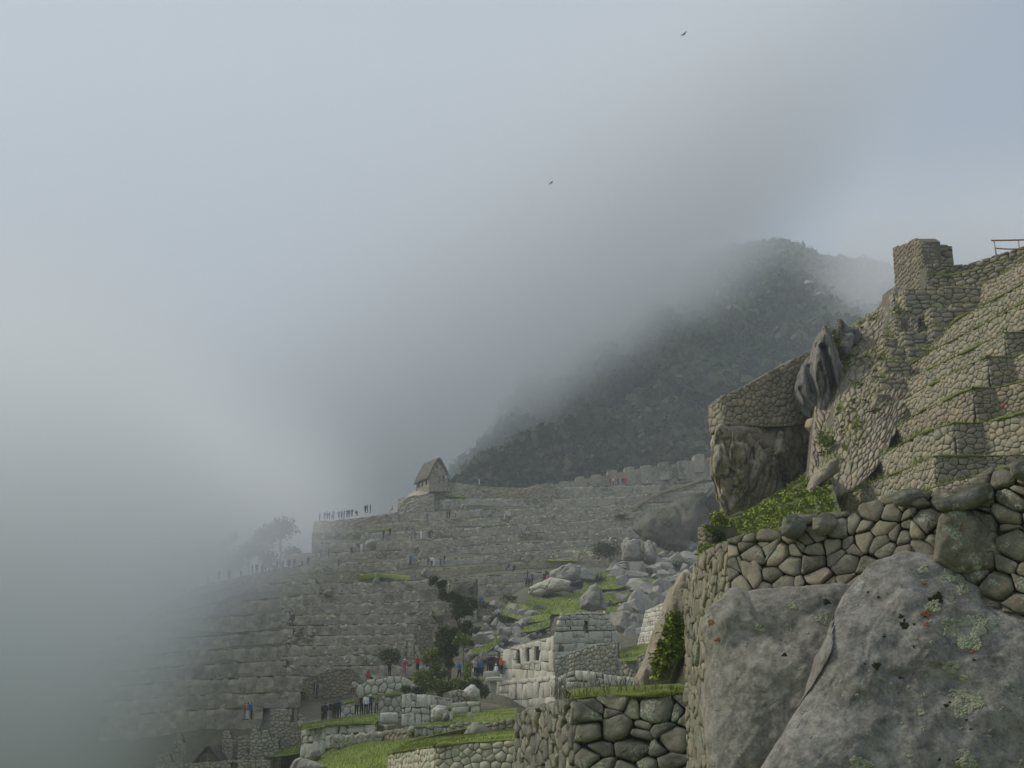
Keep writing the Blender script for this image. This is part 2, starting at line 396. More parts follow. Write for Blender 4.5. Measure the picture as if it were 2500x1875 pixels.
def stone_geo(face, poly, size, gap, depth, bulge, hi=False, rnd=random, flat=0.72):
    cx = sum(p[0] for p in poly) / len(poly); cy = sum(p[1] for p in poly) / len(poly)
    r = math.sqrt(max(1e-6, sum((p[0] - cx) ** 2 + (p[1] - cy) ** 2 for p in poly) / len(poly)))
    k = max(0.55, 1 - gap / r)
    poly = [(cx + (p[0] - cx) * k, cy + (p[1] - cy) * k) for p in poly]
    if hi: poly = chaikin(poly, rnd.uniform(.10, .20))
    n = len(poly)
    if hi: poly = [(cx + (p[0] - cx) * (1 + rnd.uniform(-.05, .03)), cy + (p[1] - cy) * (1 + rnd.uniform(-.05, .03))) for p in poly]
    bl = bulge * r * rnd.uniform(.5, 1.3); off = rnd.uniform(-.25, .25) * bulge * r
    tx, ty = rnd.uniform(-.13, .13), rnd.uniform(-.13, .13)
    def pt(q, f, d):
        x, y = cx + (q[0] - cx) * f, cy + (q[1] - cy) * f
        return face.pt(x, y, d + off + (x - cx) * tx + (y - cy) * ty)
    vs = [pt(q, .93, -depth) for q in poly] + [pt(q, 1, 0) for q in poly]
    rings = [(flat, bl)] if not hi else [(.92, bl * .62), (flat * .9, bl * 1.0), (.35, bl * 1.05)]
    for f, d in rings:
        vs += [pt(q, f, d + (rnd.uniform(-.12, .12) * bl if hi else rnd.uniform(-.1, .1) * bl)) for q in poly]
    vs.append(pt((cx, cy), 1, bl * 1.1))
    if hi:
        sd = Vector((rnd.random() * 50, 0, 0))
        vs = [v if i < n else v + Vector((noise.noise(v * 5 + sd), noise.noise(v * 5 + sd * 2), noise.noise(v * 5 - sd))) * r * .15 + Vector((noise.noise(v * 14 + sd), noise.noise(v * 14), noise.noise(v * 14 - sd))) * r * .08 for i, v in enumerate(vs)]
    fs = []
    for a in range(len(rings) + 1):
        for i in range(n):
            j = (i + 1) % n; fs.append((a * n + i, a * n + j, (a + 1) * n + j, (a + 1) * n + i))
    a = len(rings) + 1; c = len(vs) - 1
    for i in range(n): fs.append((a * n + i, a * n + (i + 1) % n, c))
    return vs, fs
def core(parent, faces, thick, setback, mat, holes=(), name='wall_core'):
    mb = MB()
    for fi, face in enumerate(faces):
        hs = holes if fi == 0 else ()
        xs = sorted(set([0, face.len] + [x for x in face.L] + [v for h in hs for v in h[:2]]))
        for a, b in zip(xs[:-1], xs[1:]):
            if b - a < 1e-3: continue
            m = (a + b) / 2
            ys = [0] + sorted(v for h in hs if h[0] < m < h[1] for v in h[2:]) + [None]
            for k in range(len(ys) - 1):
                if k % 2 == 1: continue
                y0, y1 = ys[k], ys[k + 1]
                ha, hb = face.h(a) - .06, face.h(b) - .06
                q = [(a, y0), (b, y0), (b, hb if y1 is None else y1), (a, ha if y1 is None else y1)]
                vs = [face.pt(min(max(x, a + 1e-4), b - 1e-4), y, -setback) for x, y in q] + [face.pt(min(max(x, a + 1e-4), b - 1e-4), y, -setback - thick) for x, y in q]
                mb.add(vs, [(0, 1, 2, 3), (7, 6, 5, 4), (0, 4, 5, 1), (1, 5, 6, 2), (2, 6, 7, 3), (3, 7, 4, 0)], .5)
    return mb.build(name, mat, parent, smooth=False)
def stones(parent, face, mat, size, asp=1.5, gap=.015, depth=None, bulge=.28, hi=False, holes=(), limit=300, var=.5, jit=.35,
           near=None, tintf=None, bot=0.0, seed=None, flat=.72, name='stone', ashlar=None):
    rnd = random.Random(seed if seed is not None else random.random())
    cs = cells(face, size, asp, jit, holes, var, rnd, bot) if ashlar is None else cells_ashlar(face, size, size / asp, rnd, holes, bot, ashlar, var)
    depth = depth or size * .5
    items = []
    for poly, A in cs:
        cx = sum(p[0] for p in poly) / len(poly); cy = sum(p[1] for p in poly) / len(poly)
        w = face.pt(cx, cy)
        items.append((A / max(1.0, w.length) ** 2, poly, w))
    items.sort(key=lambda a: -a[0])
    rest = MB(); n = 0
    for A, poly, w in items:
        vs, fs = stone_geo(face, poly, size, gap, depth, bulge, hi, rnd, flat)
        t = min(1, max(0, rnd.gauss(.5, .24) if tintf is None else tintf(w, rnd)))
        if n < limit:
            mesh(name, vs, fs, mat, parent, tint=t); n += 1
        else: rest.add(vs, fs, t)
    if rest.v:
        props(rest.build('small_stones', mat, parent), kind='stuff')
    return n
# ------------------------------------------------------------------ vectorised scatter
def ico(sub=1):
    import bmesh
    bm = bmesh.new(); bmesh.ops.create_icosphere(bm, subdivisions=sub, radius=1.0)
    v = np.array([x.co[:] for x in bm.verts], dtype=np.float32); f = np.array([[q.index for q in x.verts] for x in bm.faces], dtype=np.int32)
    bm.free(); return v, f
def scatter(name, templates, pos, scl, rotz, mat, parent=None, base=None, kind='stuff', label=None, cat=None, tint=None, tilt=None, smooth=True):
    """many small copies joined in one mesh; pos Nx3, scl Nx3 or N, rotz N"""
    pos = np.asarray(pos, dtype=np.float32).reshape(-1, 3); N = len(pos)
    scl = np.asarray(scl, dtype=np.float32); scl = scl.reshape(N, -1) if scl.ndim > 0 else np.full((N, 1), scl)
    if scl.shape[1] == 1: scl = np.repeat(scl, 3, 1)
    which = rng.integers(0, len(templates), N)
    Vs, Fs, Ts, off = [], [], [], 0
    if tint is None: tint = np.clip(rng.normal(.5, .25, N), 0, 1)
    for k, (tv, tf) in enumerate(templates):
        idx = np.where(which == k)[0]
        if len(idx) == 0: continue
        c, s = np.cos(rotz[idx]), np.sin(rotz[idx])
        v = tv[None] * scl[idx][:, None, :]
        if tilt is not None:
            a = tilt[idx]; ca, sa = np.cos(a)[:, None], np.sin(a)[:, None]
            y = v[..., 1] * ca - v[..., 2] * sa; z = v[..., 1] * sa + v[..., 2] * ca; v = np.stack([v[..., 0], y, z], -1)
        x = v[..., 0] * c[:, None] - v[..., 1] * s[:, None]; y = v[..., 0] * s[:, None] + v[..., 1] * c[:, None]
        v = np.stack([x, y, v[..., 2]], -1) + pos[idx][:, None, :]
        f = tf[None] + (np.arange(len(idx)) * len(tv))[:, None, None] + off
        Vs.append(v.reshape(-1, 3)); Fs.append(f.reshape(-1, tf.shape[1])); Ts.append(np.repeat(tint[idx], len(tv)))
        off += len(idx) * len(tv)
    o = mesh(name, np.concatenate(Vs), np.concatenate(Fs), mat, parent, base, smooth, np.concatenate(Ts))
    if kind: o['kind'] = kind
    return props(o, label, cat)
def lumpy(sub, amp, fr, seed, flatten=1.0):
    v, f = ico(sub); out = []
    for p in v:
        q = Vector(p.tolist()); d = 1 + amp * fbm(q * fr + Vector((seed * 7.1, seed * 3.3, 0)), 3)
        out.append((q.x * d, q.y * d, q.z * d * flatten))
    return np.array(out, dtype=np.float32), f
def hull_t(seed, n=18, bev=.035):
    import bmesh
    r = random.Random(seed); bm = bmesh.new()
    for i in range(n):
        d = Vector((r.gauss(0, 1), r.gauss(0, 1), r.gauss(0, 1))).normalized() * r.uniform(.75, 1.12); bm.verts.new(d)
    g = bmesh.ops.convex_hull(bm, input=bm.verts)
    for v in [v for v in bm.verts if not v.link_faces]: bm.verts.remove(v)
    if bev: bmesh.ops.bevel(bm, geom=bm.edges[:] , offset=bev, segments=1, affect='EDGES', profile=.5)
    bmesh.ops.triangulate(bm, faces=bm.faces); bm.verts.index_update()
    v = np.array([x.co[:] for x in bm.verts], dtype=np.float32); f = np.array([[q.index for q in x.verts] for x in bm.faces], dtype=np.int32); bm.free(); return v, f
def boulder_t(sub, seed, planes=14, soft=.10):
    r = random.Random(seed); v, f = ico(sub); ns = []
    for k in range(planes):
        n = Vector((r.gauss(0, 1), r.gauss(0, 1), r.gauss(0, 1))).normalized(); ns.append((n, r.uniform(.62, 1.0)))
    out = []
    for p in v:
        q = Vector(p.tolist()); R = 1.25
        for n, h in ns:
            d = q.dot(n)
            if d > .05: R = min(R, h / d)
        R *= 1 + soft * fbm(q * 2.2 + Vector((seed, 0, 0)), 4)
        out.append(tuple(q * R))
    return np.array(out, dtype=np.float32), f
# leaf templates: small bent quads as triangles
LEAF = [(np.array([[0, 0, 0], [.35, .5, .12], [0, 1, 0], [-.35, .5, .12]], dtype=np.float32), np.array([[0, 1, 2], [0, 2, 3]], dtype=np.int32))]
def blade_t(lean):
    return (np.array([[-.06, 0, 0], [.06, 0, 0], [.03, lean * .5, .6], [0, lean, 1.0]], dtype=np.float32), np.array([[0, 1, 2], [0, 2, 3]], dtype=np.int32))
BLADES = [blade_t(.15), blade_t(.35), blade_t(.6), blade_t(-.1)]
def leaves(name, centres, n, size, mat, parent=None, base=None, label=None, cat=None, kind=None):
    """centres: list of (Vector, (rx,ry,rz)); leaf clumps spread through the ellipsoids' shells and volumes"""
    w = np.array([c[1][0] * c[1][1] + c[1][1] * c[1][2] + c[1][0] * c[1][2] for c in centres]); w = w / w.sum()
    k = rng.choice(len(centres), n, p=w)
    d = rng.normal(size=(n, 3)); d /= np.linalg.norm(d, axis=1)[:, None]
    r = rng.random(n) ** .4
    # clumpiness
    cl = rng.normal(size=(max(6, n // 14), 3)); cl /= np.linalg.norm(cl, axis=1)[:, None]
    pick = cl[rng.integers(0, len(cl), n)] + rng.normal(size=(n, 3)) * .17
    d = np.where((rng.random(n) < .8)[:, None], pick, d)
    C = np.array([c[0][:] for c in centres]); R = np.array([c[1] for c in centres])
    pos = C[k] + d * r[:, None] * R[k]
    s = size * rng.uniform(.6, 1.4, n)
    return scatter(name, LEAF, pos, s, rng.uniform(0, 6.28, n), mat, parent, base, kind, label, cat, tilt=rng.uniform(-1.2, 1.2, n), smooth=False)
def fringe(pts, per_m, h, mat, parent, name='grass', spread=.12, droop=0.0, hv=.5, back=0.0, kind='stuff'):
    """grass blades along a polyline"""
    pos, hs = [], []
    for a, b in zip(pts[:-1], pts[1:]):
        L = (b - a).length; n = max(1, int(L * per_m))
        for i in range(n):
            t = random.random(); p = a.lerp(b, t)
            g = .5 + .9 * max(0, fbm(p * .8, 2) + .35)
            if random.random() > g: continue
            pos.append(p + Vector((random.gauss(0, spread), random.gauss(0, spread) + random.uniform(0, back), random.uniform(-droop, 0.02)))); hs.append(h * random.uniform(1 - hv, 1 + hv) * g)
    if not pos: return
    hs = np.array(hs, dtype=np.float32); n = len(pos)
    sc = np.stack([hs * 1.2, hs, hs], 1)
    return scatter(name, BLADES, np.array([p[:] for p in pos]), sc, rng.uniform(0, 6.28, n), mat, parent, None, kind, smooth=False)
def turf(pts, w, h, mat, parent, name='turf_edge', over=.06):
    """an uneven roll of turf along a wall's top edge, hanging a little over its face"""
    q = []
    for a, b in zip(pts[:-1], pts[1:]):
        n = max(1, int((b - a).length / .22)); q += [a.lerp(b, i / n) for i in range(n)]
    q.append(pts[-1]); vs, fs = [], []
    for i, p in enumerate(q):
        a, b = q[max(0, i - 1)], q[min(len(q) - 1, i + 1)]
        N = (b - a).cross(Vector((0, 0, 1))).normalized()
        if N.dot(-p) < 0: N = -N
        k = max(.32, .62 + 1.2 * fbm(p * .7, 3)); hh = h * k * random.uniform(.75, 1.25); o = over * k
        for d, z in ((-w, hh * .5), (-w * .4, hh), (o * .6, hh * .75), (o * 1.5, hh * .1), (o * 1.2, -hh * .5 * random.uniform(.6, 1.6)), (-.05, -hh * .6)):
            vs.append(p + N * d + Vector((random.gauss(0, .02), random.gauss(0, .02), z)))
    m = 6
    for i in range(len(q) - 1):
        for k in range(m): fs.append((i * m + k, i * m + (k + 1) % m, (i + 1) * m + (k + 1) % m, (i + 1) * m + k))
    o = mesh(name, vs, fs, mat, parent, tint=np.clip(rng.normal(.5, .2, len(vs)), 0, 1)); o['kind'] = 'stuff'; return o
# ------------------------------------------------------------------ rocks drawn from an outline, inflated to a solid
def blob(name, outline, Y, thick, bulge, mat, label=None, cat=None, tx=0.0, ty=0.0, amp=.15, fr=.5, oct=5, M_=84, K=26, parent=None,
         centre=None, strat=None, kind=None, ridge=0.0, tintf=None, power=.5, creases=(), facet=0.0, ffr=None, side=.35):
    o = [Vector((a, b)) for a, b in outline]
    L = [0]
    for i in range(len(o)): L.append(L[-1] + (o[(i + 1) % len(o)] - o[i]).length)
    ring = []
    for k in range(M_):
        s = L[-1] * k / M_; i = max(j for j in range(len(o)) if L[j] <= s)
        ring.append(o[i].lerp(o[(i + 1) % len(o)], (s - L[i]) / max(1e-6, L[i + 1] - L[i])))
    ring = [(ring[(k - 1) % M_] + ring[k] * 3 + ring[(k + 1) % M_]) / 5 for k in range(M_)]
    c = Vector(centre) if centre else sum(ring, Vector((0, 0))) / M_
    vs, fs = [], []
    def add(pp, dy):
        yc = Y + tx * (pp.x - c.x) + ty * (c.y - pp.y)
        for (x0, y0, x1, y1, wd, dp) in creases:
            a, b = Vector((x0, y0)), Vector((x1, y1)); ab = b - a
            t = max(0, min(1, (pp - a).dot(ab) / ab.length_squared)); dd = (pp - (a + ab * t)).length
            if dy <= 0: yc += dp * math.exp(-(dd / wd) ** 2) * min(1, -dy / max(1e-6, bulge) * 2)
        p = P(pp.x, pp.y, yc + dy)
        vs.append(p)
    add(c, -bulge)
    for k in range(1, K + 1):
        r = math.sin(k / K * math.pi / 2)
        for q in ring: add(c + (q - c) * r, -bulge * max(0, 1 - r * r) ** power)
    nb = 7
    for k in range(1, nb):
        r = math.cos(k / nb * math.pi / 2)
        for q in ring: add(c + (q - c) * (.12 + .88 * r), thick * math.sin(k / nb * math.pi / 2))
    add(c, thick)
    for i in range(M_): fs.append((0, 1 + i, 1 + (i + 1) % M_))
    tot = K + nb - 1
    for k in range(tot - 1):
        for i in range(M_):
            a = 1 + k * M_; b = a + M_; j = (i + 1) % M_
            fs.append((a + i, b + i, b + j, a + j))
    e = len(vs) - 1; a = 1 + (tot - 1) * M_
    for i in range(M_): fs.append((e, a + (i + 1) % M_, a + i))
    cc = P(c.x, c.y, Y + thick * .3)
    out, ti = [], []
    for p in vs:
        q = p * fr
        if strat: q = Vector((p.x * strat[0], p.y * strat[1], p.z * strat[2]))
        d = fbm(q, oct)
        if ridge: d = d * (1 - ridge) + ridge * (1 - 2 * abs(fbm(q * .8 + Vector((9, 4, 2)), 3)) ** .7)
        if facet:
            w = Vector((p.x * (ffr or (fr,) * 3)[0], p.y * (ffr or (fr,) * 3)[1], p.z * (ffr or (fr,) * 3)[2])); w += Vector((noise.noise(w * 1.7), noise.noise(w * 1.7 + Vector((5, 0, 0))), noise.noise(w * 1.7 + Vector((0, 7, 0))))) * .35
            dd_, pts_ = noise.voronoi(w); sdv = pts_[0]; tl = noise.noise(sdv * 3.1) ; tl2 = noise.noise(sdv * 2.3 + Vector((9, 9, 9)))
            d += facet * (tl * 1.2 + (w - sdv).x * tl2 * 2.2 + (w - sdv).z * tl * 2.2 - 1.2 * max(0, .16 - (dd_[1] - dd_[0])) / .16 * .35)
        dirn = (p - cc); dirn = Vector((dirn.x * side, dirn.y, dirn.z * side)).normalized()
        out.append(p + dirn * d * amp); ti.append(min(1, max(0, .5 + .25 * fbm(p * fr * 1.7 + Vector((5, 5, 5)), 3) + (tintf(p) if tintf else 0))))
    ob = mesh(name, out, fs, mat, parent, base=(None if parent is not None else P(c.x, max(y for x, y in outline), Y)), tint=np.array(ti))
    props(ob, label, cat, kind=kind)
    ob_bvh = BVHTree.FromPolygons(out, fs)
    return ob, ob_bvh
def crust(name, bvhs, cx, cy, r, n, size, mat, parent, ringy=True):
    """little flakes of lichen or moss sitting on a rock surface"""
    pos = []
    for _ in range(n):
        a = random.uniform(0, 6.283); q = (random.uniform(.35, 1) if ringy else random.random() ** .5) * (1 + .25 * math.sin(a * 3 + cx) + .15 * math.sin(a * 7 + cy))
        x, y = cx + r * q * math.cos(a), cy + r * .8 * q * math.sin(a)
        d = ray(x, y).normalized()
        for b in bvhs:
            h = b.ray_cast(Vector((0, 0, 0)), d)
            if h[0] is not None: pos.append(h[0] - d * size * .1); break
    if not pos: return
    n = len(pos)
    s = size * rng.uniform(.5, 1.3, n); sc_ = np.stack([s, s * .5, s * .8], 1)
    return scatter(name, [lumpy(1, .35, 1.5, 3), lumpy(1, .35, 1.5, 8)], np.array([p[:] for p in pos]), sc_, rng.uniform(-.5, .5, n), mat, parent, None, 'stuff', smooth=True)
# ================================================================== LARGE STRUCTURE
def Yrow(py):
    return float(np.interp(py, [1100, 1180, 1300, 1400, 1500, 1600, 1700, 1760, 1900], [290, 275, 245, 207, 176, 150, 133, 126, 118]))
def H(px, py): return P(px, py, Yrow(py))
CX = [-600, 0, 200, 396, 475, 519, 603, 700, 764, 765, 971, 972, 1048, 1100, 1290, 1350, 1560, 1760, 1900]
CY = [1830, 1700, 1610, 1500, 1458, 1440, 1420, 1400, 1388, 1300, 1280, 1235, 1218, 1205, 1210, 1202, 1195, 1190, 1240]
def contour(px): return float(np.interp(px, CX, CY))
def grid_mesh(name, pts, mat, kind='structure', parent=None, tint=None, close=False):
    R, C = len(pts), len(pts[0])
    v = np.array([p[:] for r in pts for p in r], dtype=np.float32)
    i = np.arange((R - 1) * C).reshape(R - 1, C)[:, :-1].ravel()
    f = np.stack([i, i + 1, i + C + 1, i + C], 1).astype(np.int32)
    o = mesh(name, v, f, mat, parent, None, True, np.full(len(v), .5) if tint is None else tint)
    if kind: o['kind'] = kind
    return o
# hillside under the far terraces
rows = []
cols = list(range(-600, 1901, 25)) + [764.5]; cols.sort()
for k in range(0, 50):
    r = []
    for px in cols:
        c = contour(px) + 8
        if k <= 44:
            py = lerp(1900, c, k / 44); p = P(px, py, Yrow(py) + 2.5)
            p.z += 0.9 * fbm(p * .06, 4) - 1.0
        else:
            p = P(px, c, Yrow(c) + 2.5); p = p + Vector((0, (k - 44) * 10, -1.0 - (k - 44) ** 2 * .8))
        r.append(p)
    rows.append(r)
grid_mesh('hillside', rows, M['hill'])
# low ground and valley floor
rows = []
for Y in (-50, -20, 0, 8, 14, 20, 30, 40, 48, 60, 75, 90, 105, 118, 124):
    z = float(np.interp(Y, [-50, 8, 20, 48, 75, 118, 124], [-1.7, -1.75, -3.2, -5.5, -7.2, -9.5, -10]))
    rows.append([Vector((x, Y, z + .25 * fbm(Vector((x * .2, Y * .2, 0)), 3))) for x in range(-150, 121, 6)])
grid_mesh('ground', rows, M['grass'])
rows = [[Vector((x, y, -14)) for x in (-880, -300, 0, 300, 880)] for y in (-55, 100, 300, 600, 1150)]
grid_mesh('valley_floor', rows, M['hill'])
# ---------------------------------------------------------------- mountain and its forest
Rg = [(-500, 1500, 470), (200, 1380, 480), (700, 1400, 500), (1000, 1300, 540), (1080, 1250, 560), (1140, 1185, 580), (1200, 1090, 592), (1300, 950, 620), (1500, 750, 680), (1700, 650, 730), (1760, 628, 750),
      (1850, 612, 780), (1900, 607, 790), (1930, 628, 790), (1990, 634, 790), (2060, 640, 800), (2110, 655, 800), (2200, 672, 800), (2600, 790, 820)]
Bs = [(-500, 1560, 340), (200, 1500, 340), (700, 1420, 335), (1000, 1290, 335), (1150, 1250, 335), (1300, 1250, 335), (1500, 1250, 335), (1700, 1230, 340), (1760, 1230, 340),
      (1850, 1240, 345), (1900, 1250, 345), (1930, 1250, 345), (1990, 1260, 350), (2060, 1260, 350), (2110, 1270, 350), (2200, 1290, 350), (2600, 1350, 355)]
def mtn(u, v):
    xs = [r[0] for r in Rg]
    py = interp(u, xs, [r[1] for r in Rg]); Yt = interp(u, xs, [r[2] for r in Rg]); xb = [b[0] for b in Bs]; pb = interp(u, xb, [b[1] for b in Bs]); Yb = interp(u, xb, [b[2] for b in Bs])
    a, b = P(u, py, Yt), P(u, pb, Yb)
    p = b.lerp(a, v)
    e = math.sin(v * math.pi) ** .7 * min(1.0, max(0.0, (u - 1060) / 220))
    p.z += e * (17 * fbm(p * .012, 6) + 6 * fbm(p * .05, 3) + 8 * (1 - 2 * abs(fbm(Vector((p.x * .035, p.y * .012, p.z * .01)), 3)) ** .7) * (1))
    return p
rows = []
us = list(range(-500, 2601, 20))
for k in range(0, 61): rows.append([mtn(u, k / 60) for u in us])
for k in range(1, 5): rows.append([mtn(u, 1) + Vector((0, 25 * k, -10 * k * k)) for u in us])
grid_mesh('mountain', rows, M['forest'])
def crown_t(seed, n=24):
    r = random.Random(seed); vs, fs = [], []
    for i in range(n):
        d = Vector((r.gauss(0, 1), r.gauss(0, 1), r.gauss(0, 1) * .9 + .25)).normalized() * r.uniform(.5, 1.0) * (1 + .4 * noise.noise(Vector((seed, i, 0))))
        a = Vector((r.gauss(0, 1), r.gauss(0, 1), r.gauss(0, 1))).normalized(); b = d.cross(a).normalized() * r.uniform(.22, .45); a = a * r.uniform(.22, .45)
        o = len(vs); vs += [d - a, d + b, d + a, d - b * .8]; fs += [(o, o + 1, o + 2), (o, o + 2, o + 3)]
    return np.array([v[:] for v in vs], dtype=np.float32), np.array(fs, dtype=np.int32)
cr = [crown_t(i) for i in range(8)]
pos, scl, tn = [], [], []
for _ in range(17000):
    u = random.uniform(620, 2320); v = random.random() ** 1.3
    if u < 1105: continue
    p = mtn(u, v); s = random.choice((1.6, 2.2, 2.8, 3.6, 5.0)) * random.uniform(.8, 1.25) * (.75 + .4 * v) * (1 + .5 * fbm(p * .03, 2)); tn.append(min(1, max(0, .48 + .9 * fbm(p * .05, 3) + random.gauss(0, .16))))
    pos.append((p.x, p.y, p.z + s * .25)); scl.append((s, s, s * random.uniform(.8, 1.35)))
for _ in range(500):      # ridge-line trees
    u = random.uniform(1750, 2300); p = mtn(u, random.uniform(.985, 1.0)); s = random.uniform(1.2, 3.0)
    tn.append(random.uniform(.1, .5)); pos.append((p.x, p.y, p.z + s * .3)); scl.append((s, s, s * random.uniform(.8, 1.7)))
scatter('cloud_forest', cr, pos, scl, rng.uniform(0, 6.28, len(pos)), M['forest'], label='dense dark green scrub forest covering the misty mountain', cat='forest', smooth=False, tint=np.array(tn, dtype=np.float32))
# bare cliff patch high on the mountain
for i, (cx, cy, w, h) in enumerate([(2000, 718, 17, 11), (1975, 690, 12, 6), (2030, 700, 7, 5)]):
    o, _ = blob('cliff_face', [(cx + w * math.cos(a) * (1 + .2 * math.sin(3 * a + i)), cy + h * math.sin(a)) for a in np.linspace(0, 6.28, 15)[:-1]], 640 + i * 6, 8, 7, M['boulder'],
         ['pale bare cliff patch high up in the mountain forest', 'smaller pale rock streak above the cliff patch on the mountain', 'small pale rock spot beside the cliff patch on the mountain'][i], 'cliff', amp=3, fr=.15, M_=40, K=10)
    o['kind'] = 'structure'
# ---------------------------------------------------------------- misty trees behind the far left terraces
def far_tree(cx, cy, r, base_py, Y, label, sp=1.0, trunk=True, n=1100, mat='forest', group='trees in the mist on the left ridge', cat='tree'):
    b = P(cx, base_py, Y); t = empty('ridge_tree', b, label, cat, group)
    c = P(cx, cy, Y); R = r * Y / F
    lob = [(c + Vector((random.uniform(-.6, .6) * R, random.uniform(-.5, .5) * R, random.uniform(-.5, .5) * R * sp)), (R * random.uniform(.5, .8),) * 2 + (R * .55 * sp,)) for _ in range(10)]
    leaves('crown', lob, n, R * .2, M[mat], t)
    mb = MB(); mb.tube([b, b.lerp(c, .6) + Vector((R * .1, 0, 0)), c], [R * .09, R * .07, R * .03], 6)
    for k in range(3): mb.tube([b.lerp(c, .55), lob[k][0]], [R * .04, R * .015], 4)
    mb.build('trunk', M['bark'], t)
for a in [(682, 1288, 40, 1420, 242, 'tall rounded misty tree nearest the platform wall', .9), (640, 1320, 34, 1420, 240, 'broad misty tree between the tall rounded tree and the spindly one', .9),
          (569, 1312, 13, 1400, 234, 'small spindly tree sticking up above the misty treetops', 1.3), (545, 1330, 15, 1410, 234, 'thin open tree just left of the spindly one'),
          (605, 1352, 30, 1425, 232, 'dark dense bush-like tree behind the walkers'), (560, 1368, 36, 1440, 230, 'dark dense tree in the middle of the misty grove'),
          (505, 1372, 34, 1450, 227, 'greenish tree at the shoulder of the misty grove'), (480, 1345, 26, 1440, 238, 'pale faded tree high on the left of the grove'),
          (450, 1405, 36, 1480, 222, 'low dark tree above the left terrace end'), (405, 1440, 34, 1510, 217, 'faint tree at the left end of the grove'),
          (655, 1365, 26, 1410, 228, 'dark low tree hugging the wall of figures'), (715, 1352, 26, 1395, 242, 'faint tree at the foot of the platform wall'),
          (350, 1475, 30, 1540, 214, 'faintest tree, nearly lost in the fog')]:
    far_tree(*a)
# ---------------------------------------------------------------- far agricultural terraces
def strip(line, step):
    out = []
    for (x0, y0), (x1, y1) in zip(line[:-1], line[1:]):
        n = max(1, int(abs(x1 - x0) / step))
        for i in range(n): out.append((lerp(x0, x1, i / n), lerp(y0, y1, i / n)))
    out.append(line[-1]); return out
def far_terrace(line, hpx, label, mat='far', off=0.0, grass=True, cell=.48, rough=.085, group=None, cat='terrace wall', ledge=5.0):
    pts = strip(line, 8)
    pts = [(x, y + 1.2 * fbm(Vector((x * .03, y, 0)), 2)) for x, y in pts]
    top = [P(x, y, Yrow(y) + off) for x, y in pts]
    t = empty('terrace_wall', top[len(top) // 2], label, cat, group)
    Hh = hpx * Yrow(line[0][1]) / F
    L = sum((b - a).length for a, b in zip(top[:-1], top[1:]))
    n = int(L / cell) + 1; m = max(3, int(Hh / (cell * .8)) + 1)
    acc = [0]
    for a, b in zip(top[:-1], top[1:]): acc.append(acc[-1] + (b - a).length)
    tx_ = np.interp(np.linspace(0, L, n), acc, [p.x for p in top]); ty_ = np.interp(np.linspace(0, L, n), acc, [p.y for p in top]); tz_ = np.interp(np.linspace(0, L, n), acc, [p.z for p in top])
    V = np.zeros((m + 1, n, 3), dtype=np.float32)
    for k in range(m):
        d = Hh * k / (m - 1)
        V[k, :, 0] = tx_ + rng.uniform(-.12, .12, n); V[k, :, 1] = ty_ - .12 * d + rng.normal(0, rough, n) ; V[k, :, 2] = tz_ - d + rng.uniform(-.12, .12, n)
    V[1:] = V[:-1].copy()
    V[0, :, 0] = tx_; V[0, :, 1] = ty_ + .5; V[0, :, 2] = V[1, :, 2]
    m += 1
    idx = np.arange((m - 1) * n).reshape(m - 1, n)[:, :-1].ravel()
    f = np.stack([idx, idx + 1, idx + n + 1, idx + n], 1).astype(np.int32)
    ti = np.clip(rng.normal(.45, .3, len(f)), 0, 1)
    # break the big grid into stone-like facets
    o = mesh('stonework', V.reshape(-1, 3), f, M[mat], t, None, False, ti); o['kind'] = 'stuff'
    b = [p + Vector((0, .2, -.05)) for p in top]
    grid_mesh('ledge', [b, [p + Vector((0, ledge, -.1)) for p in b]], M['ledge'], None, t)
    if grass:
        turf([p + Vector((0, .1, 0)) for p in top[::2] + [top[-1]]], .4, .12, M['turf' if random.random() < .5 else 'ledge'], t, over=.06)
        fringe([p + Vector((0, .1, .05)) for p in top], 2.5, .3, M['blade'], t, spread=.15, droop=.15)
    return t
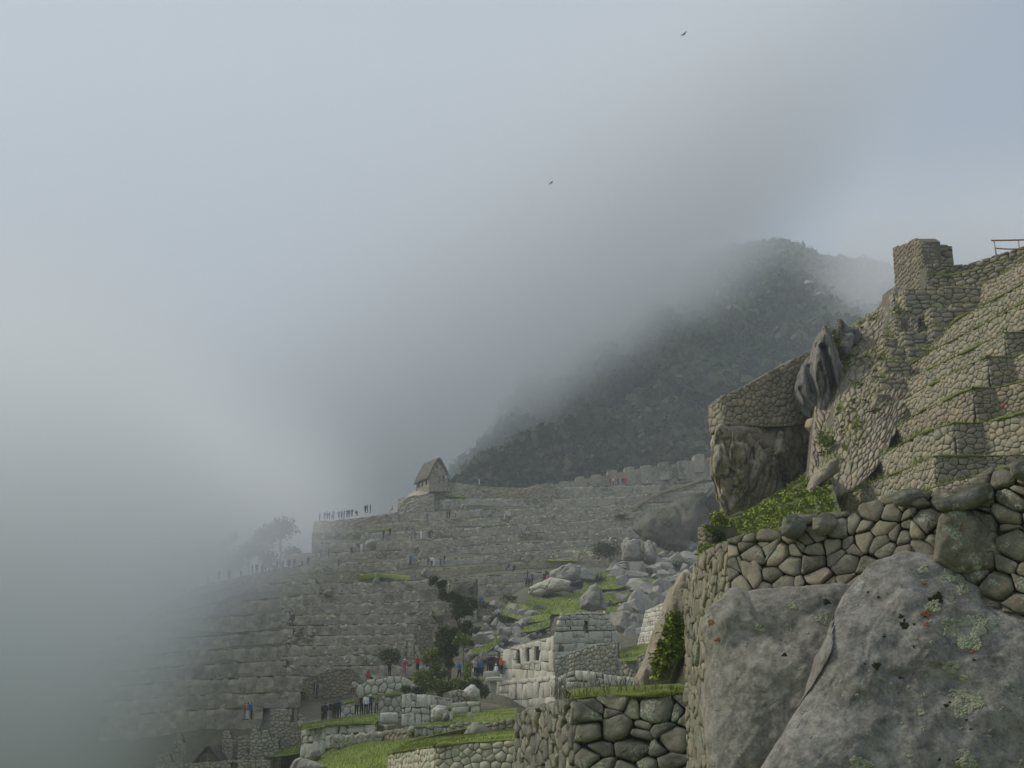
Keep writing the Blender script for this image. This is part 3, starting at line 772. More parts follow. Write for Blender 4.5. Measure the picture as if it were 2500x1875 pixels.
FT = [
 ([(1350, 1190), (1611, 1184), (1745, 1178)], 30, 'highest long terrace wall directly below the notched ridge wall'),
 ([(990, 1226), (1150, 1217), (1383, 1218), (1538, 1210), (1640, 1200), (1745, 1196)], 28, 'terrace wall passing under the tan wall right of the thatched house'),
 ([(975, 1252), (1258, 1241), (1400, 1240), (1530, 1232), (1740, 1222)], 27, 'terrace wall level with the foot of the stepped platform'),
 ([(850, 1287), (1000, 1273), (1367, 1257), (1560, 1248), (1740, 1242)], 26, 'terrace wall with the grassy ledge at its right end'),
 ([(762, 1303), (1000, 1297), (1200, 1286), (1340, 1276), (1580, 1263)], 28, 'terrace wall where two dark figures lean, below the platform'),
 ([(762, 1328), (1000, 1320), (1300, 1301), (1560, 1286)], 28, 'terrace wall with the four white shirted walkers above it'),
 ([(700, 1352), (900, 1347), (1200, 1330), (1530, 1312)], 30, 'terrace wall meeting the pillar rock on the right'),
 ([(730, 1380), (900, 1374), (1130, 1362), (1380, 1343), (1459, 1347)], 26, 'terrace wall ending at the dark bush hollow'),
 ([(690, 1404), (900, 1399), (1130, 1386), (1337, 1366), (1486, 1366)], 28, 'tan terrace wall right behind the domed boulder'),
 ([(690, 1427), (950, 1421), (1180, 1406), (1335, 1396)], 34, 'terrace wall above the treetops with the people at its right end'),
 ([(700, 1453), (950, 1447), (1190, 1428), (1290, 1424)], 46, 'big stone terrace wall behind the blue jacketed pair'),
 ([(690, 1477), (950, 1471), (1180, 1461)], 27, 'rubble terrace wall with a green patch on its ledge'),
 ([(720, 1502), (950, 1499), (1165, 1491)], 28, 'terrace wall behind the topmost tree crown'),
 ([(690, 1528), (950, 1523), (1120, 1519)], 28, 'terrace wall above the heart shaped bedrock'),
 ([(700, 1553), (950, 1549), (1100, 1546)], 27, 'terrace wall level with the ruined house top'),
 ([(690, 1577), (950, 1573), (1080, 1571)], 28, 'terrace wall behind the ruined doorway'),
 ([(690, 1602), (960, 1599), (1060, 1600)], 28, 'terrace wall over the dark shrubs'),
 ([(690, 1627), (960, 1624), (1050, 1625)], 30, 'lowest but one terrace wall above the house with the doorway'),
 ([(690, 1652), (960, 1650)], 34, 'lowest terrace wall just above the house with the doorway'),
]
for i, (ln, h, lb) in enumerate(FT):
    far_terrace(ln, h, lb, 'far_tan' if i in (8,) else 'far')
GT = [
 ([(330, 1520), (396, 1484), (475, 1441), (519, 1424), (603, 1406), (700, 1386), (765, 1378)], 40, 'top misty terrace wall on the left carrying the line of walkers'),
 ([(380, 1512), (440, 1470), (560, 1435), (770, 1415)], 40, 'second misty terrace wall under the walkers'),
 ([(330, 1530), (380, 1505), (528, 1473), (740, 1454)], 40, 'third misty terrace wall on the left slope'),
 ([(280, 1560), (350, 1530), (480, 1511), (707, 1494)], 42, 'fourth misty terrace wall on the left slope'),
 ([(250, 1590), (350, 1565), (519, 1552), (661, 1540), (715, 1538)], 40, 'fifth misty terrace wall with the short step at its right end'),
 ([(250, 1610), (450, 1590), (700, 1578)], 36, 'sixth misty terrace wall in the fog'),
 ([(250, 1645), (450, 1625), (700, 1612)], 38, 'seventh misty terrace wall in the fog'),
 ([(250, 1680), (450, 1662), (735, 1648)], 38, 'eighth misty terrace wall in the fog'),
 ([(250, 1715), (450, 1698), (735, 1688)], 38, 'ninth misty terrace wall in the fog above the red and blue hikers'),
 ([(250, 1750), (450, 1735), (560, 1730), (640, 1728)], 110, 'lowest misty terrace wall, left of the sloping cleft rock'),
]
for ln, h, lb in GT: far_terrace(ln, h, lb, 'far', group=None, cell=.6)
# platform walls below the guardhouse
def wall_strip(name, T, hpx, label, mat, cell=.45, cat='wall', off=0.0, Y=None, thick=2.5, rough=.12, parts=None):
    """vertical rubble wall with thickness seen from below; T list of (px,py[,Y])"""
    top = [P(p[0], p[1], p[2] if len(p) > 2 else Yrow(p[1]) + off) for p in T]
    t = empty(name, top[len(top) // 2], label, cat)
    f = Face(top, [p - Vector((0, 0.15, hpx * p.y / F)) for p in top])
    mb = MB(); nx = max(2, int(f.len / cell)); 
    Hm = max(f.H); ny = max(2, int(Hm / (cell * .75)))
    r = random.Random(3)
    vs = []
    for j in range(ny + 1):
        for i in range(nx + 1):
            x = f.len * i / nx; vs.append(f.pt(min(max(x + (r.uniform(-.3, .3) * cell if 0 < i < nx else 0), 0), f.len), f.h(x) * j / ny, r.gauss(0, rough)))
    base = len(vs)
    vs += [f.pt(f.len * i / nx, f.h(f.len * i / nx), -thick) for i in range(nx + 1)] + [f.pt(f.len * i / nx, 0, -thick) for i in range(nx + 1)]
    fs = [(j * (nx + 1) + i, j * (nx + 1) + i + 1, (j + 1) * (nx + 1) + i + 1, (j + 1) * (nx + 1) + i) for j in range(ny) for i in range(nx)]
    tp = ny * (nx + 1)
    fs += [(tp + i, tp + i + 1, base + i + 1, base + i) for i in range(nx)]
    fs += [(base + i, base + i + 1, base + nx + 2 + i, base + nx + 1 + i) for i in range(nx)]
    for i, s in ((0, 1), (nx, -1)):
        col = [j * (nx + 1) + i for j in range(ny + 1)] + [base + i, base + nx + 1 + i]
        fs.append(tuple(col))
    ti = np.clip(rng.normal(.45, .3, len(fs)), 0, 1)
    o = mesh('stonework', vs, fs, M[mat], t, None, False, ti); o['kind'] = 'stuff'
    return t, f
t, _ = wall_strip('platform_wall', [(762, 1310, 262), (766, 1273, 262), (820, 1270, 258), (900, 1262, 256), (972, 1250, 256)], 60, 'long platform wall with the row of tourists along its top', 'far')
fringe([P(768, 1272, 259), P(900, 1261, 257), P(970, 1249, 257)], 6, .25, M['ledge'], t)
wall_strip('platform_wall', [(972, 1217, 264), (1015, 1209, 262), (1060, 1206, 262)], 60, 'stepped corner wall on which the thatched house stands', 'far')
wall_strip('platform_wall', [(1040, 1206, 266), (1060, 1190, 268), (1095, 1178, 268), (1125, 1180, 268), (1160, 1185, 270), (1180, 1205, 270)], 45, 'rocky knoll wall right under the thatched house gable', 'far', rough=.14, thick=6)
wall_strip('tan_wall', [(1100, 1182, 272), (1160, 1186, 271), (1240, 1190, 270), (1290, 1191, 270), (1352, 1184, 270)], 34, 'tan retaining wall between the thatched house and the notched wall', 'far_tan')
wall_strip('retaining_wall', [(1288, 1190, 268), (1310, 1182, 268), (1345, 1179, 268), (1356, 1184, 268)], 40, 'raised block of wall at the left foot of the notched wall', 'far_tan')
# notched ridge wall (a row of gabled house stubs seen end on)
bot = [(1350, 1186), (1400, 1180), (1470, 1172), (1540, 1163), (1600, 1157), (1680, 1148), (1750, 1143)]
b0 = P(1540, 1180, 283); t = empty('notched_wall', b0, 'long grey wall on the skyline with ten square raised blocks', 'wall')
mb = MB()
low = [(1350, 1183), (1391, 1176), (1430, 1168), (1480, 1160), (1520, 1151), (1560, 1144), (1600, 1137), (1640, 1133), (1690, 1124), (1760, 1120)]
f = Face([P(x, y, 283) for x, y in low], [P(x, y + 50, 283) for x, y in low])
core(t, [f], 1.5, 0, M['far'], name='base_wall')
for (x0, x1, y) in [(1364, 1391, 1169), (1404, 1429, 1158), (1443, 1470, 1153), (1482, 1509, 1142), (1524, 1551, 1134), (1564, 1592, 1130), (1608, 1635, 1122), (1654, 1679, 1119), (1694, 1721, 1103), (1730, 1760, 1108)]:
    m2 = MB(); a, b = P(x0 + 1, y + 7, 282.4), P(x1 - 2, y + 5, 282.4); hgt = (45) * 282 / F
    ff = Face([a, b.lerp(a, .5) + Vector((0, 0, .12)), b], [a - Vector((0, 0, hgt)), b.lerp(a, .5) - Vector((0, 0, hgt)), b - Vector((0, 0, hgt))])
    core(t, [ff], 4.5, 0, M['far'], name='raised_block')
# diagonal stair on the far slope
mb = MB(); sp_ = [(1543, 1240), (1575, 1222), (1611, 1203), (1660, 1190), (1700, 1176), (1722, 1166)]
for i in range(70):
    q = i / 69 * (len(sp_) - 1); k = min(int(q), len(sp_) - 2); x = lerp(sp_[k][0], sp_[k + 1][0], q - k); y = lerp(sp_[k][1], sp_[k + 1][1], q - k)
    mb.box(P(x, y, Yrow(y) - .8), Vector((.5, 0, 0)), Vector((0, .5, 0)), Vector((0, 0, .18)), random.random())
o = mb.build('stairway', M['far_tan'], None, P(1543, 1245, 260), False); props(o, 'long diagonal stone stairway climbing to the notched wall', 'stairway')
# ---------------------------------------------------------------- fog
def box(name, lo, hi, mat):
    lo, hi = Vector(lo), Vector(hi); c, h = (lo + hi) / 2, (hi - lo) / 2
    vs = [Vector((i * h.x, j * h.y, k * h.z)) for k in (-1, 1) for j in (-1, 1) for i in (-1, 1)]
    me = bpy.data.meshes.new(name); me.from_pydata([v[:] for v in vs], [], [(0, 2, 3, 1), (4, 5, 7, 6), (0, 1, 5, 4), (2, 6, 7, 3), (0, 4, 6, 2), (1, 3, 7, 5)])
    me.materials.append(mat); o = link(name, me); o.location = c; return o
hm = bpy.data.materials.new('haze_air'); hm.use_nodes = True; hn = hm.node_tree; hn.nodes.clear()
ho = hn.nodes.new('ShaderNodeOutputMaterial'); hv = hn.nodes.new('ShaderNodeVolumePrincipled')
hv.inputs['Color'].default_value = (0.90, 0.94, 1.0, 1); hv.inputs['Density'].default_value = 0.00055; hv.inputs['Anisotropy'].default_value = 0.0
hn.links.new(hv.outputs[0], ho.inputs['Volume'])
o = box('haze', (-900, -58, -15), (900, 1200, 345), hm); o['kind'] = 'stuff'
def fog_material(name, planes, dens, nscale, namp, color, stretch=(1, 1, 1), thr=0.0):
    """density = dens * product of smooth ramps across the given planes (n, d0, d1) * noise, in world space"""
    m = bpy.data.materials.new(name); m.use_nodes = True; t = m.node_tree; t.nodes.clear()
    out = t.nodes.new('ShaderNodeOutputMaterial'); pv = t.nodes.new('ShaderNodeVolumePrincipled'); t.links.new(pv.outputs[0], out.inputs['Volume'])
    pv.inputs['Color'].default_value = (*color, 1)
    g = t.nodes.new('ShaderNodeNewGeometry')
    mp = t.nodes.new('ShaderNodeMapping'); mp.inputs['Scale'].default_value = tuple(s * nscale for s in stretch); t.links.new(g.outputs['Position'], mp.inputs['Vector'])
    nz = t.nodes.new('ShaderNodeTexNoise'); nz.inputs['Scale'].default_value = 1.0; nz.inputs['Detail'].default_value = 2.0; nz.inputs['Roughness'].default_value = .5
    t.links.new(mp.outputs[0], nz.inputs['Vector'])
    cur = None
    for n, d0, d1, *lo in planes:
        dt = t.nodes.new('ShaderNodeVectorMath'); dt.operation = 'DOT_PRODUCT'; dt.inputs[1].default_value = n; t.links.new(g.outputs['Position'], dt.inputs[0])
        ad = t.nodes.new('ShaderNodeMath'); ad.operation = 'MULTIPLY_ADD'; t.links.new(nz.outputs['Fac'], ad.inputs[0]); ad.inputs[1].default_value = namp; t.links.new(dt.outputs['Value'], ad.inputs[2])
        mr = t.nodes.new('ShaderNodeMapRange'); mr.interpolation_type = 'SMOOTHSTEP'; mr.clamp = True
        mr.inputs[1].default_value = d0 + namp * .5; mr.inputs[2].default_value = d1 + namp * .5; mr.inputs[3].default_value = 0 if not lo else 1; mr.inputs[4].default_value = 1 if not lo else lo[0]
        t.links.new(ad.outputs[0], mr.inputs[0])
        if cur is None: cur = mr.outputs[0]
        else:
            mu = t.nodes.new('ShaderNodeMath'); mu.operation = 'MULTIPLY'; t.links.new(cur, mu.inputs[0]); t.links.new(mr.outputs[0], mu.inputs[1]); cur = mu.outputs[0]
    mu = t.nodes.new('ShaderNodeMath'); mu.operation = 'MULTIPLY'; t.links.new(cur, mu.inputs[0]); mu.inputs[1].default_value = dens
    t.links.new(mu.outputs[0], pv.inputs['Density'])
    return m
# bank of cloud rolling over the mountain flank (between the far terraces and the mountain)
q0, q1 = P(1100, 1165, 420), P(1830, 585, 420)
dirv = (q1 - q0).normalized(); nrm = Vector((-dirv.z, 0, dirv.x)).normalized()
dd = q0.dot(nrm)
fmat = fog_material('cloud_bank_vapour', [(tuple(nrm), dd - 10, dd + 30), (tuple(nrm), dd + 34, dd + 110, 0.18), ((1, 0, 0), 60, 200, 0.0), ((0, 1, 0), 325, 380)], 0.022, 0.016, 18, (0.985, 0.992, 1.0), (1, .6, 1))
o = box('cloud_bank', (-620, 330, -13), (230, 560, 300), fmat); o['kind'] = 'stuff'
fm5 = fog_material('left_fog_vapour', [((-1, -.2, 0), 2, 24), ((0, -0.1, 1), -3, 38, 0.0)], 0.045, 0.02, 8, (0.985, 0.99, 1.0), (1, .6, 1.2))
o = box('left_fog', (-420, 90, -12), (-22, 321, 84), fm5); o['kind'] = 'stuff'
# thinner veil over the summit's right side
fm2 = fog_material('summit_veil_vapour', [((1, 0, 0), 148, 205), ((0, 0, 1), 60, 150), ((0, 0, 1), 215, 290, 0.0)], 0.012, 0.016, 40, (1.0, 1.0, 1.0))
fm4 = fog_material('drifting_wisps_vapour', [((0, 0, 0), 2, 16), ((0, 1, 0), 480, 520)], 0.004, 0.014, 90, (1.0, 1.0, 1.0), (1, .5, 1.3))
o = box('drifting_wisps', (-100, 470, -11), (160, 565, 215), fm4); o['kind'] = 'stuff'
o = box('summit_mist', (-60, 566, -12), (420, 700, 330), fm2); o['kind'] = 'stuff'
# fog flowing in over the left terraces
fm3 = fog_material('valley_fog_vapour', [((-1, 0.0, 0), 24, 58), ((0, -0.1, 1), -3, 38, 0.0)], 0.034, 0.022, 12, (0.985, 0.99, 1.0), (1, .6, 1.2))
o = box('valley_fog', (-420, 84, -12.5), (-6, 322, 84), fm3); o['kind'] = 'stuff'
# ================================================================== RIGHT-HAND TERRACES
def zat(px, py, Y): return P(px, py, Y).z
def drywall(name, label, cat, segs, mat, size, asp=1.5, gap=.02, thick=.8, hi=False, corem='core_t', setback=None, limit=300, holes=(), group=None,
            grass=None, bulge=.26, base=None, caps=(), **kw):
    """segs: list of (T,B) world polylines; each becomes a stone-clad face of one thing"""
    b0 = base or segs[0][1][0]
    t = empty(name, b0, label, cat, group)
    sb = setback if setback is not None else size * .16
    fs = [Face(T, B) for T, B in segs]
    tot = sum(f.len * max(f.H) for f in fs)
    core(t, fs, thick, sb, M[corem], holes)
    used = 0
    for i, f in enumerate(fs):
        share = limit - used if i == len(fs) - 1 else int(limit * f.len * max(f.H) / tot)
        used += stones(t, f, M[mat], size, asp, gap, size * .3, bulge, hi, holes if i == 0 else (), max(0, share), **kw)
    for cp in caps:
        f = fs[0] if cp == 'start' else fs[-1]; x = 0 if cp == 'start' else f.len; q = f.pt(x, 0) - f.pt(f.len / 2, 0)
        e = Face([f.pt(x, f.h(x), -.02), f.pt(x, f.h(x), -thick - sb)], [f.pt(x, 0, -.02), f.pt(x, 0, -thick - sb)], q.normalized()); e.H = [f.h(x)] * 2
        ee = e; stones(t, ee, M[mat], size, asp, gap, size * .2, bulge, hi, (), 120, **kw)
    if grass:
        for f in fs[:grass.get('n', 99)]:
            turf(f.T, grass.get('w', .25), grass.get('th', .13), M['turf'], t)
            fringe([p + Vector((0, 0, .03)) for p in f.T], grass.get('d', 30), grass.get('h', .22), M[grass.get('m', 'blade')], t, spread=grass.get('s', .10), droop=grass.get('droop', .10))
    return t, fs
def vdrop(T, drop, batter=.06):
    """bottom polyline under T, battered towards the camera side"""
    B = []
    for i, p in enumerate(T):
        a, b = T[max(0, i - 1)], T[min(len(T) - 1, i + 1)]
        n = (b - a).cross(Vector((0, 0, 1))).normalized()
        if n.dot(-p) < 0: n = -n
        d = drop[i] if isinstance(drop, (list, tuple)) else drop
        B.append(p - Vector((0, 0, d)) + n * batter * d)
    return B
TL = [
 # label, distance at px 2300, line, index of the outer corner (None = no return), drop, material
 ('lowest visible right terrace, its left end behind the foreground rocks', 43, [(2120, 1243), (2203, 1222), (2291, 1186), (2360, 1168), (2440, 1146), (2530, 1118)], None, 4.0, 'terr'),
 ('second right terrace from below, its end face dark above the foreground wall', 47, [(1990, 1237), (2099, 1196), (2203, 1149), (2255, 1125), (2282, 1114), (2375, 1114)], 4, 1.6, 'terr'),
 ('third right terrace from below, with the tall tan stretch right of its dark corner', 51, [(2028, 1163), (2085, 1141), (2145, 1115), (2181, 1095), (2240, 1063), (2290, 1044), (2329, 1033), (2400, 1033), (2450, 1020), (2520, 1002)], 6, 1.7, 'terr'),
 ('fourth right terrace from below, passing over the slanted grey slab', 55, [(2076, 1091), (2140, 1062), (2203, 1034), (2271, 993), (2350, 957), (2376, 948), (2428, 948), (2470, 938), (2530, 922)], 5, 1.7, 'terr_tan'),
 ('fifth right terrace from below, starting beside the dark slit', 58.5, [(2112, 1023), (2160, 1000), (2217, 973), (2294, 930), (2353, 896), (2411, 872), (2472, 872), (2530, 852)], 5, 1.5, 'terr'),
 ('sixth right terrace from below, thin grassy line over its stones', 61, [(2150, 962), (2217, 925), (2284, 893), (2339, 868), (2400, 838), (2452, 812), (2530, 812)], 5, 1.4, 'terr'),
 ('seventh right terrace from below, with the green tuft in the middle', 63.5, [(2217, 893), (2284, 852), (2328, 830), (2384, 800), (2447, 766), (2530, 722)], None, 1.3, 'terr'),
 ('grassiest right terrace, its bright green line climbing to the picture edge', 66, [(2222, 862), (2282, 838), (2334, 781), (2384, 754), (2452, 718), (2530, 674)], None, 1.7, 'terr'),
]
def smooth_line(line, corner):
    return line
prev = None
for k, (lab, Y, line, corner, drop, mt) in enumerate(TL):
    py2300 = interp(2300, [a for a, b in line], [b for a, b in line]); z = zat(2300, py2300, Y)
    pts = [Pz(x, y, z) for x, y in line]
    if corner is not None:      # the return faces the camera: same distance as the corner
        pts[corner + 1] = P(line[corner + 1][0], line[corner][1], pts[corner].y)
        pts[corner + 1].z = z
        for j in range(corner + 2, len(pts)): pts[j] = Pz(line[j][0], line[j][1], z)
        segs = [pts[:corner + 1], pts[corner:corner + 2]] + ([pts[corner + 1:]] if corner + 2 < len(pts) else [])
    else: segs = [pts]
    L_ = segs[-1]; dL = (L_[-1] - L_[-2]).normalized(); L_.append(L_[-1] + dL * 5 + Vector((.8, 0, 0)))     # the terrace runs on beyond the picture edge
    SG = []
    for i, s_ in enumerate(segs):
        # add middle points with a slight wobble so that the line is not ruler-straight
        q = [s_[0]]
        for a, b in zip(s_[:-1], s_[1:]):
            if (b - a).length > 3: q.append(a.lerp(b, .5) + Vector((random.uniform(-.12, .12), 0, random.uniform(-.08, .08))))
            q.append(b)
        SG.append((q, vdrop(q, drop + (1.9 if i else 0.0), .07)))
    t, fs = drywall('terrace_wall', lab, 'terrace wall', SG, mt, .31, 1.4, .015, 1.0, grass={'d': 40, 'h': .17, 's': .08, 'droop': .16, 'm': 'blade', 'th': .095, 'w': .26}, seed=50 + k, var=.7, jit=.55, bulge=.17, flat=.8, caps=('start',), corem='core')
    # ledge running back to the next wall
    led = MB(); L = [p for s_ in segs for p in s_]
    for a, b in zip(L[:-1], L[1:]):
        if (b - a).length < .01: continue
        led.add([a - Vector((-.06, 0, .02)), b - Vector((-.06, 0, .02)), b + Vector((1.0, .5, .05)), a + Vector((1.0, .5, .05))], [(0, 1, 2, 3)], .6)
    props(led.build('ledge', M['ledge'], t), kind='stuff')
# solid ground behind the terraces
rows = []
for Y in range(26, 112, 4):
    r = []
    for dx in np.arange(0, 60, 3):
        x0 = float(np.interp(Y, [26, 45, 60, 75, 90], [17.2, 16.6, 15.6, 15.5, 17]))
        x = x0 + dx; z = min(3.0 + 1.42 * dx, float(np.interp(Y, [26, 60, 75, 90, 110], [17, 21, 22.5, 20, 12]))) - (0 if Y < 88 else (Y - 88) * .6)
        if dx == 0: z = -4
        r.append(Vector((x, Y, z - 1.4 + .2 * fbm(Vector((x, Y, 0)) * .3, 3))))
    rows.append(r)
grid_mesh('terrace_hill', rows, M['hill'])
rows = []
for Y in list(range(14, 46, 2)) + [46]:
    rows.append([Vector((x, Y, .105 * Y - .35 + .12 * fbm(Vector((x, Y, 0)) * .5, 3) + max(0, x - .45 * Y) * .25)) for x in [(.25 * Y) + (34 - .25 * Y) * i / 30 for i in range(31)]])
grid_mesh('near_slope', rows, M['ledge'])
# the tan battered slope wall left of the steps
def PL(l): return [P(*a) for a in l]
topS = PL([(1992, 960, 70), (2022, 925, 72), (2062, 830, 74.5), (2080, 793, 76), (2133, 760, 77), (2157, 736, 77.5), (2180, 700, 78), (2208, 703, 77.6), (2240, 712, 78)])
botS = PL([(1972, 1185, 60.5), (1995, 1215, 58.8), (2030, 1215, 57.6), (2060, 1205, 57), (2090, 1190, 56.5), (2115, 1170, 56.8), (2150, 1130, 57.8), (2190, 1040, 61), (2240, 1000, 63)])
t, fs = drywall('slope_wall', 'steep tan rubble wall sweeping up to the tower, left of the stacked steps', 'wall', [(topS, botS)], 'terr_tan', .42, .62, .02, .8, var=.65, seed=91, bulge=.26, flat=.78)
gp = []
for (cx, cy, rx, ry, n) in [(2075, 1060, 30, 40, 150), (2120, 870, 35, 50, 150), (2020, 1080, 16, 30, 120), (2040, 1130, 30, 18, 120), (2080, 870, 14, 20, 160), (2058, 900, 12, 25, 60), (2090, 940, 10, 14, 40), (2050, 1000, 14, 16, 50), (2094, 1040, 14, 12, 50), (2195, 762, 10, 14, 70), (2170, 822, 14, 9, 50), (2150, 880, 12, 10, 40),
                            (2130, 780, 25, 8, 40), (2098, 792, 4, 14, 60), (2155, 925, 14, 8, 45), (2138, 860, 10, 30, 30), (2110, 980, 30, 40, 60), (2085, 1000, 20, 30, 40), (2145, 1000, 8, 8, 20)]:
    bv = BVHTree.FromPolygons([f.pt(x, y) for f in fs for x in np.linspace(0, f.len, 30) for y in (0, f.h(x))], [(i * 2, i * 2 + 1, i * 2 + 3, i * 2 + 2) for i in range(29)])
    for _ in range(n):
        h = bv.ray_cast(Vector((0, 0, 0)), ray(random.gauss(cx, rx * .6), random.gauss(cy, ry * .6)).normalized())
        if h[0] is not None: gp.append(h[0] * .998)
N = len(gp)
scatter('plants', BLADES + LEAF, np.array([p[:] for p in gp]), rng.uniform(.18, .5, N), rng.uniform(0, 6.28, N), M['leaf'], t, smooth=False, tilt=rng.uniform(-.7, .7, N))
# stacked steps (their end faces look towards the camera)
STP = [(2206, 704, 2304, 812, 75, 'tallest stacked block directly under the tower'), (2300, 699, 2406, 766, 75.4, 'long dark block running right from the tallest stacked block'),
       (2271, 750, 2326, 806, 73.4, 'stacked block with a pale left edge, below the long dark block'), (2322, 742, 2384, 790, 73.8, 'wedge shaped stacked block below the long dark block'),
       (2204, 809, 2264, 864, 71.8, 'stacked block right below the tallest one'), (2276, 799, 2330, 856, 71.8, 'stacked block standing in the recess of the steps'),
       (2172, 849, 2208, 890, 70.3, 'small pale edged stacked block on the left of the steps'), (2215, 849, 2284, 905, 70, 'wide stacked block in the middle of the steps'),
       (2158, 879, 2218, 930, 68.8, 'low stacked block with four dark courses'), (2145, 921, 2218, 972, 67.2, 'stacked block right above the green terrace line'),
       (2156, 824, 2185, 854, 71.2, 'small step block halfway down the tan slope wall'), (2184, 774, 2199, 822, 73, 'narrow upright slab of wall beside the tallest block'),
       (2138, 960, 2155, 1004, 66, 'narrow pillar of wall under the stacked blocks'), (2088, 985, 2098, 1046, 64, 'narrow dark slit of wall low on the tan slope wall'),
       (2124, 915, 2140, 932, 68.5, 'tiny step block sunk in the tan slope wall')]
for i, (x0, y0, x1, y1, Y, lab) in enumerate(STP):
    if i == 13: continue
    Y -= 2.6 if x1 < 2300 else 1.0
    a = P(x0, y0, Y); b = P(x1, y0, Y); b.z = a.z; d = (y1 - y0) * Y / F + .2
    ls = P(x0, y0, Y) + Vector((.12, 3.2, 0)); Tl = [ls, a]; Tf = [a, b]
    t, fs = drywall('stepped_block', lab, 'stone block', [(Tf, [p - Vector((0, .12 * d * .5, d)) for p in Tf]), (Tl, [p - Vector((.04 * d, 0, d)) for p in Tl])], 'terr', .62 if x1 - x0 > 40 else .5, 1.9, .03, .7,
                    group='stacked wall blocks below the tower', corem='core_t', seed=i + 5, var=.5, bulge=.2)
    mb = MB(); c = (a + b) / 2 + Vector((0, 1.7, -.14)); mb.box(c, Vector(((b - a).length / 2, 0, 0)), Vector((0, 1.6, 0)), Vector((0, 0, .1)), .7); mb.build('top_turf', M['ledge'], t, smooth=False)
    fringe([a + Vector((0, .15, -.05)), b + Vector((0, .15, -.05))], 45, .26, M['blade'], t, spread=.14, droop=.1)
# long upper wall bands right of the steps, and the skyline wall
t, fs = drywall('terrace_wall', 'upper right terrace wall rising from the stacked blocks to the picture edge', 'terrace wall',
    [(PL([(2400, 694, 73), (2440, 676, 71), (2475, 652, 69), (2540, 610, 66)]), PL([(2380, 800, 72), (2440, 770, 69.5), (2475, 750, 67.5), (2540, 712, 65)]))], 'terr_tan', .42, 1.35, .022, 1.0, grass={'d': 40, 'h': .24}, seed=61)
t, fs = drywall('terrace_wall', 'dark band of wall just below the skyline wall, right of the tower', 'terrace wall',
    [(PL([(2262, 668, 77), (2320, 674, 76.6), (2400, 654, 75.4), (2470, 632, 74), (2540, 606, 72.5)]), PL([(2262, 710, 76.9), (2320, 712, 76.5), (2400, 700, 75.2), (2470, 678, 73.9), (2540, 652, 72.3)]))], 'terr_brown', .5, 1.7, .028, 1.5, grass={'d': 30, 'h': .2}, seed=62)
t, fs = drywall('skyline_wall', 'irregular wall top on the skyline between the tower and the red railing', 'wall',
    [(PL([(2285, 634, 78.5), (2332, 648, 78.3), (2360, 645, 78), (2395, 634, 77.3), (2425, 626, 76.8), (2440, 620, 76.4), (2470, 612, 75.8), (2500, 600, 75.2), (2540, 590, 74.4)]),
      PL([(2285, 680, 78.4), (2332, 680, 78.2), (2360, 676, 77.9), (2395, 668, 77.2), (2425, 660, 76.7), (2440, 655, 76.3), (2470, 646, 75.7), (2500, 636, 75.1), (2540, 626, 74.3)]))], 'terr_brown', .5, 1.6, .028, 1.5, seed=63)
# ruined tower
za = 0
Tl = PL([(2180, 606, 84.5), (2190, 598, 83.4), (2197, 601, 82.6), (2215, 591, 81), (2228, 585, 80), (2237, 581, 79), (2248, 588, 78)])
zb = P(2248, 700, 78).z
Bl = [Vector((p.x - .1, p.y, zb - .6)) for p in Tl]
Tf = PL([(2248, 588, 78), (2262, 590, 78), (2274, 591, 78), (2286, 597, 78)]); Bf = [Vector((p.x, p.y - .1, zb)) for p in Tf]
t, fs = drywall('ruined_tower', 'ruined stone tower stub standing at the highest corner of the right terraces', 'tower', [(Tl, Bl), (Tf, Bf)], 'terr_brown', .42, 1.5, .022, 1.2, seed=64, bulge=.22)
Tr = PL([(2284, 596, 80.2), (2300, 597, 80.2), (2325, 598, 80.2)]); Br = [Vector((p.x, p.y, P(2300, 660, 80).z)) for p in Tr]
f = Face(Tr, Br); core(t, [f], 3.6, .08, M['core_t'], name='rear_wall_core'); stones(t, f, M['terr_brown'], .62, 2.0, .03, .25, .2, False, seed=3)
f = Face(PL([(2262, 645, 77), (2285, 640, 77), (2312, 648, 77)]), PL([(2262, 700, 76.9), (2285, 700, 76.9), (2312, 690, 76.9)])); core(t, [f], 1.2, .08, M['core_t'], name='buttress_core'); stones(t, f, M['terr_brown'], .5, 1.6, .03, .25, .24, False, seed=4)
# railing on the skyline
rl = empty('railing', P(2434, 628, 75), 'thin reddish wooden railing against the sky at the top right corner', 'railing')
for (x0, y0, x1, y1, r) in [(2426, 586, 2434, 632, .05), (2486, 588, 2490, 622, .05)]:
    mb = MB(); mb.tube([P(x0, y0, 75), P((x0 + x1) / 2, (y0 + y1) / 2, 75), P(x1, y1, 75)], [r, r * 1.1, r * 1.2], 8); mb.build('post', M['pole'], rl)
for (a, b, r) in [([(2420, 587), (2460, 586.6), (2530, 585)], 0, .055), ([(2430, 606), (2458, 608), (2490, 608), (2530, 606)], 0, .045)]:
    mb = MB(); mb.tube([P(x, y, 74.9) for x, y in a], r, 8); mb.build('rail', M['red_wood'], rl)
